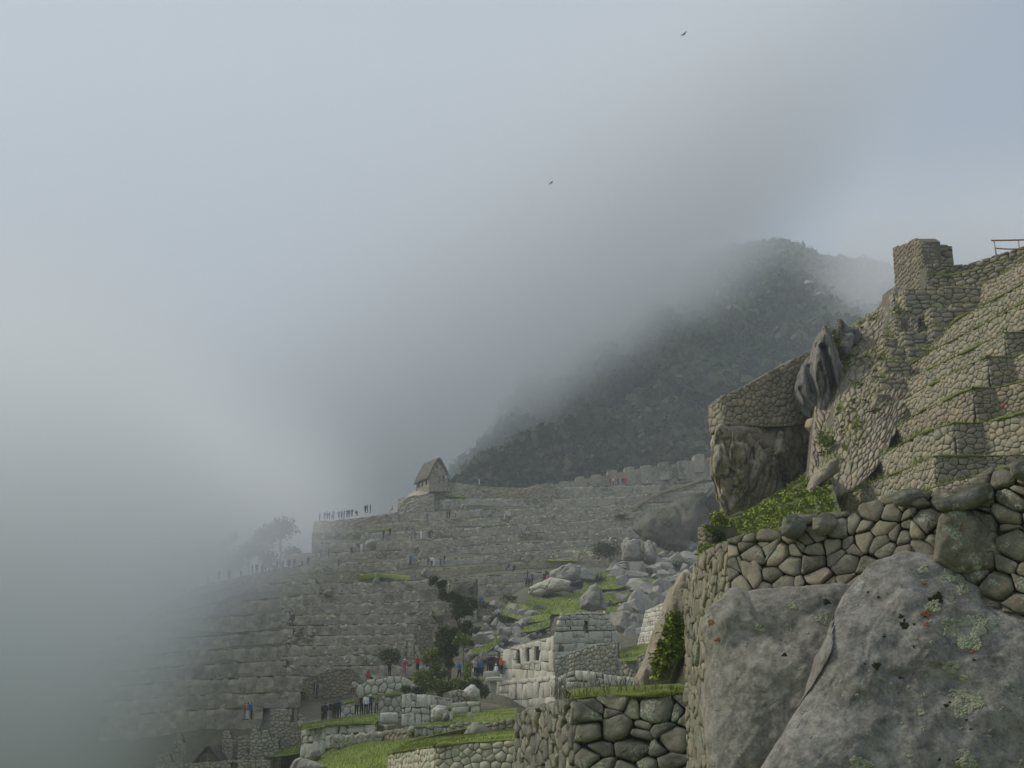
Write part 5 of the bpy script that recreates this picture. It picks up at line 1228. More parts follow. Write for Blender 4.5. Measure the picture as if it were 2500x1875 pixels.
# ---------------------------------------------------------------- temple of the three windows
fT = PL([(1228, 1586, 134), (1260, 1577, 132), (1300, 1567, 129), (1330, 1560, 127), (1353, 1551, 125)])
bz = P(1228, 1668, 134).z
fB = [Vector((p.x - .15, p.y - .2, bz - (i * .12))) for i, p in enumerate(fT)]
ff = Face(fT, fB)
def hole(x0, y0, x1, y1):
    """face coordinates of a pixel rectangle, by nearest search"""
    def inv(px, py):
        best = None
        for s in np.linspace(0, ff.len, 160):
            for q in np.linspace(0, 1, 60):
                p = ff.pt(s, q * ff.h(s)); d = (1250 + F * p.x / (p.y * ct + p.z * st) - px) ** 2 + (937.5 - F * (p.z * ct - p.y * st) / (p.y * ct + p.z * st) - py) ** 2
                if best is None or d < best[0]: best = (d, s, q * ff.h(s))
        return best[1:]
    a, b = inv(x0, (y0 + y1) / 2), inv(x1, (y0 + y1) / 2); c, d = inv((x0 + x1) / 2, y1), inv((x0 + x1) / 2, y0)
    return (min(a[0], b[0]), max(a[0], b[0]), min(c[1], d[1]), max(c[1], d[1]))
HO = [hole(1260, 1586, 1271, 1621), hole(1284, 1581, 1293, 1615), hole(1305, 1577, 1316, 1613)]
lT = PL([(1213, 1662, 134.2), (1228, 1662, 133.4), (1260, 1659, 131.2), (1300, 1655, 128.2), (1330, 1652, 126.2), (1362, 1648, 124)])
t, fs = drywall('temple', 'pale temple facade of huge fitted blocks with three windows in a row', 'temple', [(fT, fB), (lT, vdrop(lT, 3.6, .05))], 'mid', 1.25, .74, .022, .9, corem='core_t', holes=HO, seed=301, bulge=.035, var=.32, flat=.95, setback=.2, ashlar=.04, base=lT[0] - Vector((0, 0, 3)))
mb = MB(); side = PL([(1228, 1587, 134), (1223, 1583, 137.5)]); sf = Face(side, [Vector((p.x, p.y, bz)) for p in side]); core(t, [sf], .8, .1, M['core_t'], name='side_wall'); stones(t, sf, M['mid_rub'], .4, 1.4, .02, seed=5)
for h in HO:
    m2 = MB()
    for (s, y, w_, hh) in (((h[0] + h[1]) / 2, h[3] + .16, (h[1] - h[0]) / 2 + .35, .17), ((h[0] + h[1]) / 2, h[2] - .12, (h[1] - h[0]) / 2 + .3, .12)):
        c = ff.pt(s, y, -.35); al = (ff.pt(s + .05, y) - ff.pt(s - .05, y)).normalized(); m2.box(c, al * w_, (ff.pt(s, y, 1) - ff.pt(s, y, 0)) * .42, Vector((0, 0, hh)), .5)
    props(m2.build('window_frame', M['mid'], t, smooth=False))
wall_px('thin rubble strip on the temple facade top, behind the lintels', [(1240, 1580, 137), (1290, 1565, 134), (1345, 1555, 130)], 1.0, 'mid_rub', .42, 1.5, .02, seed=302)
# gabled side building
gT = PL([(1353, 1551, 125), (1358, 1535, 125), (1369, 1503, 125.3), (1385, 1499, 125.7), (1402, 1497, 126.2), (1420, 1494, 126.8), (1450, 1494, 127.6), (1480, 1496, 128.6), (1495, 1522, 129), (1516, 1553, 129.6)])
gz = P(1400, 1606, 125).z
gB = [Vector((p.x, p.y - .1, gz + (.04 * max(0, i - 2)))) for i, p in enumerate(gT)]
gf = Face(gT, gB); ff = gf
NH = hole(1426, 1516, 1437, 1545)
t = empty('gabled_building', gB[0], 'gabled ruin wall beside the three windows with a small niche in its upper part', 'building')
core(t, [gf], .9, .12, M['core_t'], holes=[NH])
hi_y = P(1430, 1542, 127).z - gz
stones(t, gf, M['mid'], 1.7, 1.25, .03, .4, .05, False, [NH], 150, .35, .3, seed=12, flat=.94, ashlar=.04)
for o in [c for c in t.children if c.name.startswith(('stone', 'small_stones'))]:
    if np.mean([v.co.z for v in o.data.vertices]) > hi_y + .1: bpy.data.objects.remove(o)
stones(t, gf, M['mid'], .75, 1.4, .03, .3, .12, False, [NH], 200, .4, .4, seed=13, bot=hi_y, flat=.88, ashlar=.10)
m2 = MB(); c = gf.pt((NH[0] + NH[1]) / 2, (NH[2] + NH[3]) / 2, -.6)
for k in (-.12, .12): m2.box(c + Vector((k, 0, -.1)), Vector((.07, 0, 0)), Vector((0, .05, 0)), Vector((0, 0, .55)), .6)
m2.box(c + Vector((0, .0, .1)), Vector((.22, 0, 0)), Vector((0, .05, 0)), Vector((0, 0, .05)), .6); m2.build('wooden_prop', M['wood'], t, smooth=False)
wall_px('rubble retaining wall in front of the gabled ruin, running right to the slanted bedrock', [(1356, 1604, 122), (1378, 1598, 122), (1400, 1590, 121.5), (1450, 1574, 121), (1508, 1566, 120.5)], 5.0, 'mid_rub', .40, 1.1, .018, seed=303, bulge=.22, var=.6, flat=.8, ret=[([(1508, 1608, 120.5), (1540, 1611, 119.6), (1575, 1612, 118.8), (1612, 1614, 118)], 4.0)])
wall_px('lower course of large upright blocks in front of the temple, fading into dry grass', [(1362, 1655, 118), (1390, 1640, 117.6), (1405, 1636, 117.5), (1450, 1640, 117), (1500, 1650, 116.5), (1560, 1655, 116), (1600, 1650, 115)], 3.0, 'mid', .95, .7, .02, seed=304, bulge=.10, flat=.9, ashlar=.12)
wall_px('small rubble heap wall left of the slanted bedrock', [(1560, 1600, 112), (1575, 1590, 112), (1600, 1596, 112), (1610, 1606, 112)], 2.0, 'mid_rub', .38, 1.1, .02, seed=305)
# principal temple wall at the right
pT = PL([(1568, 1530, 146), (1575, 1492, 145), (1598, 1481, 141), (1622, 1470, 138)]); pz = P(1600, 1576, 143).z
pB = [Vector((p.x - .2 - (.5 if i == 0 else 0), p.y, pz)) for i, p in enumerate(pT)]
pT2 = PL([(1622, 1470, 138), (1645, 1474, 139.5)]); pB2 = [Vector((p.x, p.y - .1, pz)) for p in pT2]
drywall('ashlar_wall', 'neatly coursed ashlar wall standing left of the slanted bedrock', 'wall', [(pT, pB)], 'mid', .95, 1.9, .018, 1.0, corem='core_t', seed=306, bulge=.05, var=.25, jit=.12, flat=.94, ashlar=.03, caps=('end',))
# dry grass in front of the temple
fringe([P(1370, 1690, 100), P(1480, 1680, 98), P(1600, 1684, 95)], 26, .9, M['dirt'], None and t, name='dry_grass') if False else None
pp = []
for _ in range(1500):
    x = random.uniform(1350, 1620); pp.append(P(x, 1708 - abs(random.gauss(0, 8)), random.uniform(22.5, 34))[:])
h = rng.uniform(.1, .42, len(pp)); props(scatter('dry_grass', BLADES, pp, np.stack([h * .25, h * .7, h], 1), rng.uniform(0, 6.28, len(pp)), M['dirt'], label='thin dry grass stems rising behind the lower near wall', cat='grass', smooth=False))
# ---------------------------------------------------------------- quarry boulders and grass slope
qt = []
for i in range(14):
    v, f = hull_t(100 + i, 13 + i % 5, .022); me = bpy.data.meshes.new('boulder_mesh'); me.from_pydata(v.tolist(), [], f.tolist()); me.polygons.foreach_set('use_smooth', np.zeros(len(f), dtype=bool))
    a = me.attributes.new('tint', 'FLOAT', 'POINT'); a.data.foreach_set('value', np.full(len(v), .2 + .05 * i, dtype=np.float32)); me.materials.append(M['boulder']); 
    qt.append(me)
def boulder(px, py, w, h, lab, group=None, rot=None, k=None, dy=0.0, yy=None):
    Y = (yy or Yrow(py)) + dy; c = P(px, py, Y); k = random.randrange(14) if k is None else k
    o = link('boulder', qt[k]); o.location = c - Vector((0, 0, 0)); s = Y / F * .62
    o.scale = (w * s, random.uniform(.7, 1.1) * w * s, h * s); o.rotation_euler = (random.uniform(-.4, .4), random.uniform(-.5, .5), random.uniform(0, 6.28) if rot is None else rot)
    props(o, lab, 'boulder', group, 'thing'); return o
rs = random.Random(5); random.seed(5)
n = 0
ZONES = [([(1480, 1400), (1500, 1378), (1580, 1365), (1660, 1345), (1745, 1330), (1745, 1500), (1660, 1530), (1640, 1480), (1560, 1440)], 95, 26, 66, 'boulder', 'the quarry jumble', 14),
         ([(1490, 1500), (1540, 1440), (1600, 1430), (1660, 1450), (1640, 1480), (1570, 1490), (1560, 1560), (1520, 1560)], 34, 22, 60, 'boulder', 'the rocks behind the gabled ruin', 10),
         ([(1180, 1520), (1240, 1490), (1340, 1500), (1345, 1560), (1225, 1585), (1150, 1600)], 46, 14, 42, 'stone', 'the bank above the temple', 8),
         ([(1130, 1560), (1220, 1555), (1225, 1640), (1150, 1640)], 16, 18, 46, 'stone', 'the rocks between trees and temple', 10)]
def inside(p, poly):
    c = False; j = len(poly) - 1
    for i in range(len(poly)):
        if (poly[i][1] > p[1]) != (poly[j][1] > p[1]) and p[0] < (poly[j][0] - poly[i][0]) * (p[1] - poly[i][1]) / (poly[j][1] - poly[i][1]) + poly[i][0]: c = not c
        j = i
    return c
for poly, cnt, w0, w1, lab, grp, mind in ZONES:
    pts = []; tries = 0
    while len(pts) < cnt and tries < 9000:
        tries += 1
        p = (random.uniform(min(a for a, b in poly), max(a for a, b in poly)), random.uniform(min(b for a, b in poly), max(b for a, b in poly)))
        if not inside(p, poly) or any((p[0] - q[0]) ** 2 + (p[1] - q[1]) ** 2 < mind ** 2 for q in pts): continue
        pts.append(p)
    pts.sort(key=lambda p: p[1]); per = max(4, int(round(len(pts) ** .5 * 1.1))); nrow = (len(pts) + per - 1) // per
    ORD = ['first', 'second', 'third', 'fourth', 'fifth', 'sixth', 'seventh', 'eighth', 'ninth', 'tenth', 'eleventh', 'twelfth', 'thirteenth']
    for r_ in range(nrow):
        rw = sorted(pts[r_ * per:(r_ + 1) * per])
        for c_, p in enumerate(rw):
            w = random.uniform(w0, w1) * random.uniform(.7, 1); q = random.uniform(.5, 1.0)
            sz = 'small' if w < lerp(w0, w1, .28) else ('large' if w > lerp(w0, w1, .62) else 'middling'); shp = 'flat' if q < .65 else ('blocky' if q < .85 else 'upright')
            boulder(p[0], p[1], w, w * q, '%s %s %s, %s from left, %s row of %s' % (sz, shp, lab, ORD[c_], ORD[r_], grp), grp)
for (x, y, w, h, lab) in [(1505, 1400, 62, 34, 'flat tilted boulder like an open shell, at the left of the quarry'), (1520, 1432, 44, 52, 'upright pale boulder under the shell shaped one'), (1555, 1440, 44, 50, 'blocky boulder pair right of the upright pale one'),
    (1560, 1480, 70, 66, 'large light grey boulder above the ashlar wall'), (1515, 1530, 78, 76, 'large fluted boulder right behind the gabled ruin'), (1600, 1470, 56, 40, 'wide boulder over the ashlar wall top'), (1262, 1496, 44, 56, 'leaning pointed boulder above the temple bank'),
    (1315, 1490, 48, 26, 'low rounded boulder on the grass left of the tall pointed rock'), (1235, 1545, 34, 30, 'pyramid shaped small boulder on the bank'), (1390, 1470, 16, 12, 'small pale stone in the grass left of the tall pointed rock'), (1262, 1545, 50, 26, 'wide flat boulder right of the pyramid shaped one'),
    (1172, 1570, 44, 40, 'pale squarish boulder beside the slender tree'), (1165, 1640, 30, 44, 'grey boulder behind the crowd by the temple'), (1375, 1438, 48, 20, 'flat rock ledge in the grass under the visitors path'), (1480, 1440, 16, 14, 'small boulder in the grass right of the tall pointed rock'),
    (1488, 1480, 30, 18, 'low grey boulder right of the tall pointed rock'), (1585, 1340, 10, 10, 'pebble like stone on the pillar rock foot'), (1205, 1480, 40, 26, 'overhanging dark boulder above the small agave')]:
    boulder(x, y, w, h, lab)
for ol, Y, m, lab, rg in [([(1412, 1487), (1416, 1468), (1428, 1448), (1440, 1432), (1454, 1425), (1465, 1436), (1474, 1462), (1478, 1488), (1445, 1490)], 172, 'boulder', 'tall pointed pale rock standing on the grass above the gabled ruin', .3),
                     ([(1340, 1420), (1345, 1398), (1372, 1382), (1400, 1375), (1430, 1384), (1448, 1402), (1458, 1418), (1420, 1424), (1370, 1424)], 200, 'boulder', 'big smooth domed boulder behind the visitors', .1),
                     ([(1520, 1368), (1519, 1330), (1528, 1320), (1545, 1317), (1562, 1322), (1565, 1370), (1545, 1374)], 214, 'boulder', 'pale upright pillar rock, left one of the pair', .4),
                     ([(1569, 1372), (1572, 1330), (1582, 1322), (1597, 1328), (1602, 1350), (1602, 1375), (1585, 1378)], 214, 'boulder', 'pale upright pillar rock, right one of the pair', .4),
                     ([(1285, 1450), (1290, 1436), (1310, 1424), (1350, 1412), (1378, 1412), (1400, 1420), (1385, 1438), (1340, 1450), (1310, 1462)], 190, 'mid_rub', 'pale eroded rock shelf on which the visitors stand', .3),
                     ([(1052, 1505), (1054, 1490), (1064, 1482), (1078, 1490), (1090, 1480), (1100, 1460), (1112, 1462), (1110, 1500), (1100, 1530), (1080, 1536), (1062, 1520)], 168, 'hill', 'heart shaped brown bedrock face above the ruined doorway', .3),
                     ([(1095, 1450), (1100, 1425), (1165, 1415), (1168, 1470), (1150, 1490), (1100, 1480)], 186, 'hill', 'scrubby brown bedrock patch beside the topmost tree crown', .3),
                     ([(1600, 1230), (1650, 1205), (1745, 1190), (1760, 1350), (1700, 1362), (1640, 1372), (1600, 1330), (1560, 1320), (1545, 1290), (1570, 1260)], 232, 'cliff', 'dark broad cliff on the hillside behind the outcrop', .4),
                     ([(598, 1350)] and [(775, 1700), (690, 1665), (640, 1690), (625, 1720), (640, 1742), (700, 1750)], 146, 'boulder', 'sloping bedrock hump behind the ruined gables', .2)]:
    blob('rock', ol, Y, 3, 2.0 if m != 'cliff' else 6, M[m], lab, 'rock', amp=.5 if m != 'cliff' else 1.6, fr=.5 if m != 'cliff' else .16, M_=90, K=32, ridge=.1, facet=.9 if m != 'cliff' else 1.2, ffr=(.35, .35, .3) if m != 'cliff' else (.09, .07, .05))
# quarry ground and grass slope
rows = []
for k in range(36):
    r = []
    for i in range(66):
        px = 1060 + i * 11; py = lerp(1740, 1372 + 30 * abs(math.sin(px * .01)) + max(0, (1345 - px) * .75), k / 35)
        p = P(px, py, Yrow(py) - .3); p.z += .8 * fbm(p * .12, 4) + .25 * fbm(p * .6, 3) - .3; r.append(p)
    rows.append(r)
grid_mesh('quarry_slope', rows, M['hill'])
for near, far, b in [([(1285, 1478), (1340, 1500), (1400, 1500), (1425, 1495)], [(1290, 1455), (1340, 1462), (1400, 1448), (1430, 1440)], 2500), ([(1460, 1480), (1510, 1470), (1560, 1458)], [(1462, 1455), (1510, 1448), (1575, 1450)], 1500), ([(1420, 1440), (1500, 1438), (1535, 1430)], [(1430, 1405), (1480, 1398), (1530, 1405)], 2500),
                     ([(1580, 1440), (1620, 1430), (1650, 1450)], [(1540, 1405), (1590, 1412), (1640, 1430)], 800), ([(1480, 1505), (1520, 1500), (1530, 1490)], [(1478, 1482), (1505, 1478), (1525, 1480)], 500), ([(1150, 1600), (1190, 1590), (1220, 1570)], [(1160, 1580), (1190, 1570), (1212, 1560)], 500),
                     ([(1270, 1545), (1310, 1540), (1340, 1530)], [(1280, 1530), (1310, 1522), (1345, 1512)], 600), ([(1225, 1500), (1290, 1520), (1340, 1515)], [(1240, 1470), (1300, 1478), (1350, 1500)], 900)]:
    patch('grass_patch', [(x, y, Yrow(y) - 2.0) for x, y in near], [(x, y, Yrow(y) - 1.6) for x, y in far], M['grass'], amp=.5, fr=.2, blades=b, bh=.25)
for ln, d in [([(1337, 1366), (1410, 1367)], 8), ([(875, 1405), (930, 1401), (1000, 1408)], 20), ([(895, 1294), (962, 1287)], 10), ([(1050, 1203), (1140, 1212)], 12), ([(1500, 1262), (1551, 1262)], 8)]:
    pts = [P(x, y, Yrow(y) - 1) for x, y in ln]
    hg = [p + Vector((0, 3, d * .02)) for p in pts]; o = grid_mesh('grass_ledge', [[p - Vector((0, .2, d * .03)) for p in pts], pts, hg], M['grass'])
# shrubs
for (x, y, w, h, m, n, lb) in [(1458, 1415, 22, 17, 'leafdark', 700, 'round dark spiky bush right of the visitors path'), (1330, 1445, 20, 14, 'leafdark', 500, 'green round bush under the two visitors in pale jackets'), (1214, 1512, 22, 16, 'leafdark', 600, 'dark feathery bush on the bank beside the leaning boulder'),
    (1335, 1408, 14, 16, 'leafdark', 400, 'olive bush behind the pair of visitors'), (1180, 1478, 14, 10, 'leafdark', 300, 'yellowish agave clump beside the topmost tree'), (1480, 1342, 38, 24, 'leafdark', 1500, 'broad dark thicket in the hollow left of the pillar rocks'), (945, 1598, 40, 22, 'leafdark', 1300, 'dark thicket left of the ruined doorway'),
    (1160, 1540, 20, 14, 'leafdark', 400, 'dark shrub right of the slender tree crown'), (1600, 1318, 26, 12, 'leafdark', 500, 'dark scrub at the cliff foot'), (1660, 1380, 40, 10, 'leafdark', 500, 'scrub strip behind the quarry jumble'), (1400, 1405, 12, 8, 'leafdark', 250, 'low scrub right under the domed boulder'),
    (1240, 1460, 22, 8, 'leafdark', 300, 'low dark scrub on top of the bank'), (1115, 1560, 16, 18, 'leafdark', 300, 'dark shrub on the scrubby bedrock'), (1520, 1262, 20, 5, 'ledge', 200, 'low green scrub on the far terrace by the stairway'), (1490, 1478, 12, 8, 'leafdark', 200, 'small shrub right of the tall pointed rock')]:
    Y = Yrow(y) - 2; c = P(x, y, Y); k = Y / F
    leaves('bush', [(c + Vector((random.uniform(-.5, .5) * w * k, 0, random.uniform(-.4, .4) * h * k)), (w * k * random.uniform(.5, .8), w * k * .7, h * k * random.uniform(.5, .8))) for _ in range(5)], n, .32 * (Y / 180), M[m], None, c - Vector((0, 0, h * k)), lb, 'bush')
# rubble strewn over the far slopes
pp, ss = [], []
for _ in range(1300):
    x = random.uniform(690, 1560); y = random.uniform(max(1235, contour(x) + 25), 1640 if x < 1060 else (1500 if x < 1200 else 1370))
    Y = Yrow(y) - 1.2; pp.append(P(x, y, Y)[:]); ss.append(random.choice((.10, .12, .15, .18, .28)) * random.uniform(.7, 1.4))
props(scatter('rubble', tb, pp, ss, rng.uniform(0, 6.28, len(pp)), M['far'], label='loose pale stones strewn over the far terrace slope', cat='rubble', smooth=False, tint=np.clip(rng.normal(.75, .25, len(pp)), 0, 1)))
for (x, y, w, h, k, lb) in [(1043, 1400, 30, 24, 2, 'round pale boulder above the topmost tree'), (918, 1418, 16, 20, 3, 'pointed pale rock on the far slope left of the round boulder'), (802, 1448, 26, 20, 4, 'tilted slab shaped boulder at the fog edge'), (1037, 1352, 34, 30, 5, 'pale pyramid rock with a bright edge beside the four visitors'),
    (1003, 1366, 28, 26, 6, 'dark triangular rock with one visitor before it'), (905, 1330, 30, 26, 7, 'faint pyramid shaped rock in the mist below the platform'), (1128, 1235, 14, 12, 8, 'thin pale slab rock right under the thatched house'), (1240, 1258, 18, 24, 9, 'bright upright slab in the terrace wall'), (1352, 1265, 14, 16, 10, 'small bright upright slab in the terrace wall'),
    (875, 1330, 16, 14, 1, 'small dark rock in the mist under the leaning figures'), (795, 1385, 14, 20, 2, 'dark rounded rock in the mist by the end of the walkers path')]:
    boulder(x, y, w, h, lb, k=k, dy=-2)
# ---------------------------------------------------------------- ruined houses, lower left
def ruin(name, lab, poly_T, base_py, Y, mat, size, holes_px=(), thick=.9, seed=1, cat='ruin', asp=1.5, dirY=0.0, limit=300):
    T = [P(x, y, Y + dirY * (x - poly_T[0][0])) for x, y in poly_T]; z = P(poly_T[0][0], base_py, Y).z
    B = [Vector((p.x, p.y - .05, z)) for p in T]
    global ff
    ff = Face(T, B, Vector((0, -1, 0))); f0 = ff
    HH = [hole(*h) for h in holes_px]
    t = empty(name, B[0], lab, cat)
    core(t, [f0], thick, size * .15, M['core_t'], HH)
    stones(t, f0, M[mat], size, asp, .02, size * .3, .2, False, HH, limit, .55, .45, seed=seed, flat=.82)
    e = Face([T[-1], T[-1] + Vector((.05, thick, 0))], [B[-1], B[-1] + Vector((.05, thick, 0))], Vector((1, -.3, 0))) if T[-1].x < 0 else None
    if e: stones(t, e, M[mat], size, asp, .02, size * .3, .2, False, (), 60, seed=seed + 1)
    return t, f0, z
ruin('ruined_house', 'tan ruined house wall with one dark doorway and a person inside', [(738, 1657), (770, 1648), (804, 1634), (850, 1630), (872, 1640), (880, 1668), (860, 1690), (835, 1712)], 1772, 138, 'terr_tan', .42, [(766, 1668, 785, 1706)], seed=401)
for (x0, x1) in [(1390, 1400)]: pass
ruin('ruined_gable', 'tall thin tan ruin wall with a tiny window, left of the big tree', [(1010, 1560), (1014, 1515), (1030, 1510), (1046, 1508), (1055, 1530), (1056, 1580)], 1630, 152, 'terr_tan', .40, [(1020, 1525, 1027, 1538)], seed=402)
ruin('doorway_wall', 'ruined stone doorway with pale slanted jambs', [(980, 1592), (984, 1562), (995, 1560), (1013, 1561), (1022, 1575), (1030, 1620)], 1640, 146, 'mid_rub', .45, [(993, 1565, 1012, 1612)], seed=403)
ruin('ruined_gable', 'tan leaning ruin wall between the slender tree and the big tree', [(1083, 1510), (1086, 1475), (1100, 1468), (1118, 1500), (1130, 1530)], 1590, 158, 'terr_tan', .42, seed=404)
ruin('ruined_house', 'grey ruined wall fragment with a broken doorway at its right, next to the tan house', [(661, 1735), (664, 1731), (690, 1730), (707, 1733), (718, 1722), (724, 1728), (728, 1740), (745, 1752)], 1830, 121, 'mid_rub', .40, [(713, 1728, 725, 1763)], seed=405)
ruin('ruined_house', 'stepped grey ruin wall at the bottom with a small niche', [(612, 1775), (616, 1770), (632, 1771), (634, 1785), (652, 1782), (660, 1800), (680, 1806), (681, 1830)], 1900, 117.5, 'mid_rub', .42, seed=406)
ruin('ruined_pillar', 'slim standing ruin pillar nearest the thatched gable', [(544, 1788), (548, 1783), (562, 1784), (563, 1795), (569, 1808)], 1890, 118.5, 'mid_rub', .38, seed=407)
ruin('ruined_pillar', 'standing ruin pillar with a pale left edge, beside the stepped wall', [(582, 1797), (600, 1796), (612, 1800), (622, 1820)], 1890, 118, 'mid_rub', .38, [(608, 1828, 621, 1841)], seed=408)
ruin('ruined_pillar', 'isolated broken pillar farthest left, topped by loose stones', [(424, 1812), (428, 1793), (440, 1791), (444, 1800), (447, 1815)], 1900, 119, 'mid_rub', .38, seed=409)
ruin('ruined_gable', 'rounded gable stub at the bottom edge of the left ruins', [(379, 1872), (388, 1845), (396, 1838), (412, 1840), (420, 1862)], 1905, 118, 'mid_rub', .38, seed=410)
ruin('base_wall', 'long low ruin wall along the bottom edge under the pillars', [(425, 1868), (470, 1862), (520, 1860), (560, 1856), (610, 1854), (660, 1856)], 1910, 116, 'mid_rub', .42, [(564, 1863, 577, 1873)], seed=411)
# distant roped path and a red-blue pair's ledge
mb = MB(); L = [(470, 1755), (520, 1762), (560, 1772), (590, 1778)]
mb.tube([P(x, y, 140) for x, y in L], .12, 5); o = mb.build('path_kerb', M['dirt'], None, P(470, 1760, 140)); props(o, 'thin pale path line slanting behind the ruined pillars', 'path', kind='thing')
# ---------------------------------------------------------------- thatched buildings
def thatched(lab, gx0, gx1, gy_eave, gy_base, apex, Yg, back, mat, wall_h, over=.5, name='thatched_house', win=None, side_win=(), curve=.25, thick=.45):
    """gable between gx0..gx1 facing the camera-right, ridge running to 'back' (world vector)"""
    a, b = P(gx0, gy_eave, Yg), P(gx1, gy_eave, Yg); ap = P(apex[0], apex[1], Yg); z0 = P(gx0, gy_base, Yg).z
    b.z = a.z
    t = empty(name, Vector((a.x, a.y, z0)), lab, 'thatched house')
    global ff
    ff = Face([a, ap.lerp(a, .5) - Vector((0, 0, .1)), ap - Vector((0, 0, .3)), ap.lerp(b, .5) - Vector((0, 0, .1)), b], [Vector((q.x, q.y, z0)) for q in (a, a.lerp(b, .25), a.lerp(b, .5), a.lerp(b, .75), b)]); g = ff
    hs = [hole(*win)] if win else []
    core(t, [g], .5, .06, M['core_t'], hs, name='gable_core'); stones(t, g, M[mat], .42, 1.4, .02, .12, .15, False, hs, 300, seed=9, flat=.85)
    ad = a + back; s0 = Face([ad, a], [Vector((ad.x, ad.y, z0 - .6)), Vector((a.x, a.y, z0 - .6))], Vector((-1, -.4, 0)))
    sh = []
    for (q0, q1, y0, y1) in side_win: sh.append((s0.len * q0, s0.len * q1, s0.h(0) - y1, s0.h(0) - y0))
    core(t, [s0], .5, .06, M['core_t'], sh, name='side_core'); stones(t, s0, M['far_tan'], .42, 1.4, .02, .12, .15, False, sh, 200, seed=10, flat=.85)
    bd = b + back; s1 = Face([b, bd], [Vector((b.x, b.y, z0)), Vector((bd.x, bd.y, z0))], Vector((1, .2, 0))); core(t, [s1], .5, 0, M[mat], name='far_side_wall')
    s2 = Face([ad, ap + back - Vector((0, 0, .3)), bd], [Vector((q.x, q.y, z0)) for q in (ad, ad.lerp(bd, .5), bd)], Vector((0, 1, 0))); core(t, [s2], .5, 0, M[mat], name='rear_gable')
    # curved thick roof
    bk = back.normalized(); U = [-over / back.length, 0, .25, .5, .75, 1, 1 + over / back.length]
    out = (b - a).normalized(); prof = []
    W2 = (b - a).length / 2 + over; mid = (a + b) / 2; rise = ap.z - a.z; d = rise + over * rise / ((b - a).length / 2)
    for k in range(-8, 9):
        q = k / 8; h = 1 - abs(q) ** (1.0 + curve) if abs(q) > .12 else 1 - .12 ** (1 + curve) + .03 * (1 - (abs(q) / .12) ** 2)
        prof.append((q * W2, a.z - over * .9 + (rise + over * .9 + .15) * h))
    vs, fs = [], []; nP = len(prof)
    for lay in (0, 1):
        for i, u in enumerate(U):
            o_ = mid + back * u
            for (x, z) in prof:
                vs.append(Vector((o_.x, o_.y, 0)) + out * x * (1 - .04 * lay) + Vector((0, 0, z - lay * thick + random.gauss(0, .03) + .12 * math.sin(u * 3.14))))
    off = nP * len(U)
    for i in range(len(U) - 1):
        for k in range(nP - 1):
            q = i * nP + k; fs.append((q, q + 1, q + nP + 1, q + nP)); fs.append((off + q, off + q + nP, off + q + nP + 1, off + q + 1))
    for i in (0, len(U) - 1):
        for k in range(nP - 1): q = i * nP + k; fs.append((q, off + q, off + q + 1, q + 1))
    for k in (0, nP - 1):
        for i in range(len(U) - 1): q = i * nP + k; fs.append((q, q + nP, off + q + nP, off + q))
    mesh('roof', vs, fs, M['thatch'], t, tint=np.clip(rng.normal(.5, .2, len(vs)), 0, 1))
    return t
ggl = P(1048, 1197, 266)
thatched('high thatched house with steep roof standing alone above the terraces', 1048, 1092, 1161, 1200, (1068, 1117), 266, P(1019, 1168, 272) - P(1048, 1163, 266) + Vector((-.3, 1.5, 0)), 'far', 3.0, .45, win=(1065, 1136, 1069, 1143), side_win=[(.12, .24, .9, 2.3), (.42, .54, .9, 2.3), (.72, .84, .9, 2.3)], curve=.30)
thatched('low thatched house with a tan gable between the ruined pillars', 488, 535, 1846, 1880, (510, 1819), 117.5, Vector((1.2, 5.5, 0)), 'terr_tan', 2.0, .45, curve=.05, thick=.25)
# ---------------------------------------------------------------- trees by the temple
def tree(lab, lobes, trunk, Y, mat, n, size, rad=.16, name='tree', branches=True):
    """lobes: (px,py,rpx[,squash]); trunk: list of (px,py)"""
    b = P(trunk[0][0], trunk[0][1], Y); t = empty(name, b, lab, 'tree'); k = Y / F
    L = []
    for q in lobes:
        c = P(q[0], q[1], Y + random.uniform(-.8, .8)); r = q[2] * k
        for _ in range(5): L.append((c + Vector((random.uniform(-.55, .55) * r, random.uniform(-.5, .5) * r, random.uniform(-.5, .5) * r)), (r * random.uniform(.35, .65),) * 2 + (r * random.uniform(.3, .5),)))
    leaves('crown', L, n, size, M[mat], t)
    mb = MB(); pts = [P(x, y, Y) for x, y in trunk]; mb.tube(pts, [rad * (1 - .65 * i / (len(pts) - 1)) for i in range(len(pts))], 8)
    mb.build('trunk', M['bark'], t)
    for q in lobes:
        c = P(q[0], q[1], Y); s_ = min(pts, key=lambda p: (p - c).length + (2 if p.z > c.z else 0)); mb = MB()
        mb.tube([s_, s_.lerp(c, .5) + Vector((random.uniform(-.15, .15), 0, -.1)), c], [rad * .35, rad * .22, rad * .08], 6); mb.build('limb', M['bark'], t)
        for _ in range(3):
            m3 = MB(); e = c + Vector((random.uniform(-.6, .6), random.uniform(-.5, .5), random.uniform(-.2, .5))) * q[2] * k; 
    return t
tree('tallest loose crowned tree whose branches reach highest, left of the temple', [(1058, 1418, 12), (1078, 1430, 15), (1088, 1450, 20), (1108, 1452, 12), (1122, 1472, 22), (1140, 1485, 20), (1152, 1472, 16), (1120, 1495, 18), (1140, 1522, 18), (1130, 1540, 14)],
     [(1096, 1690), (1098, 1640), (1102, 1580), (1118, 1530), (1112, 1480), (1085, 1440)], 124, 'leafdark', 5200, .26, .2)
tree('dark dense round tree with a pale trunk, left of the temple', [(1090, 1545, 24), (1078, 1562, 24), (1102, 1568, 24), (1090, 1592, 24), (1075, 1585, 18), (1104, 1600, 16), (1094, 1620, 14), (1108, 1545, 14)],
     [(1097, 1672), (1095, 1640), (1093, 1610), (1090, 1580)], 118, 'leafdark', 6500, .22, .16)
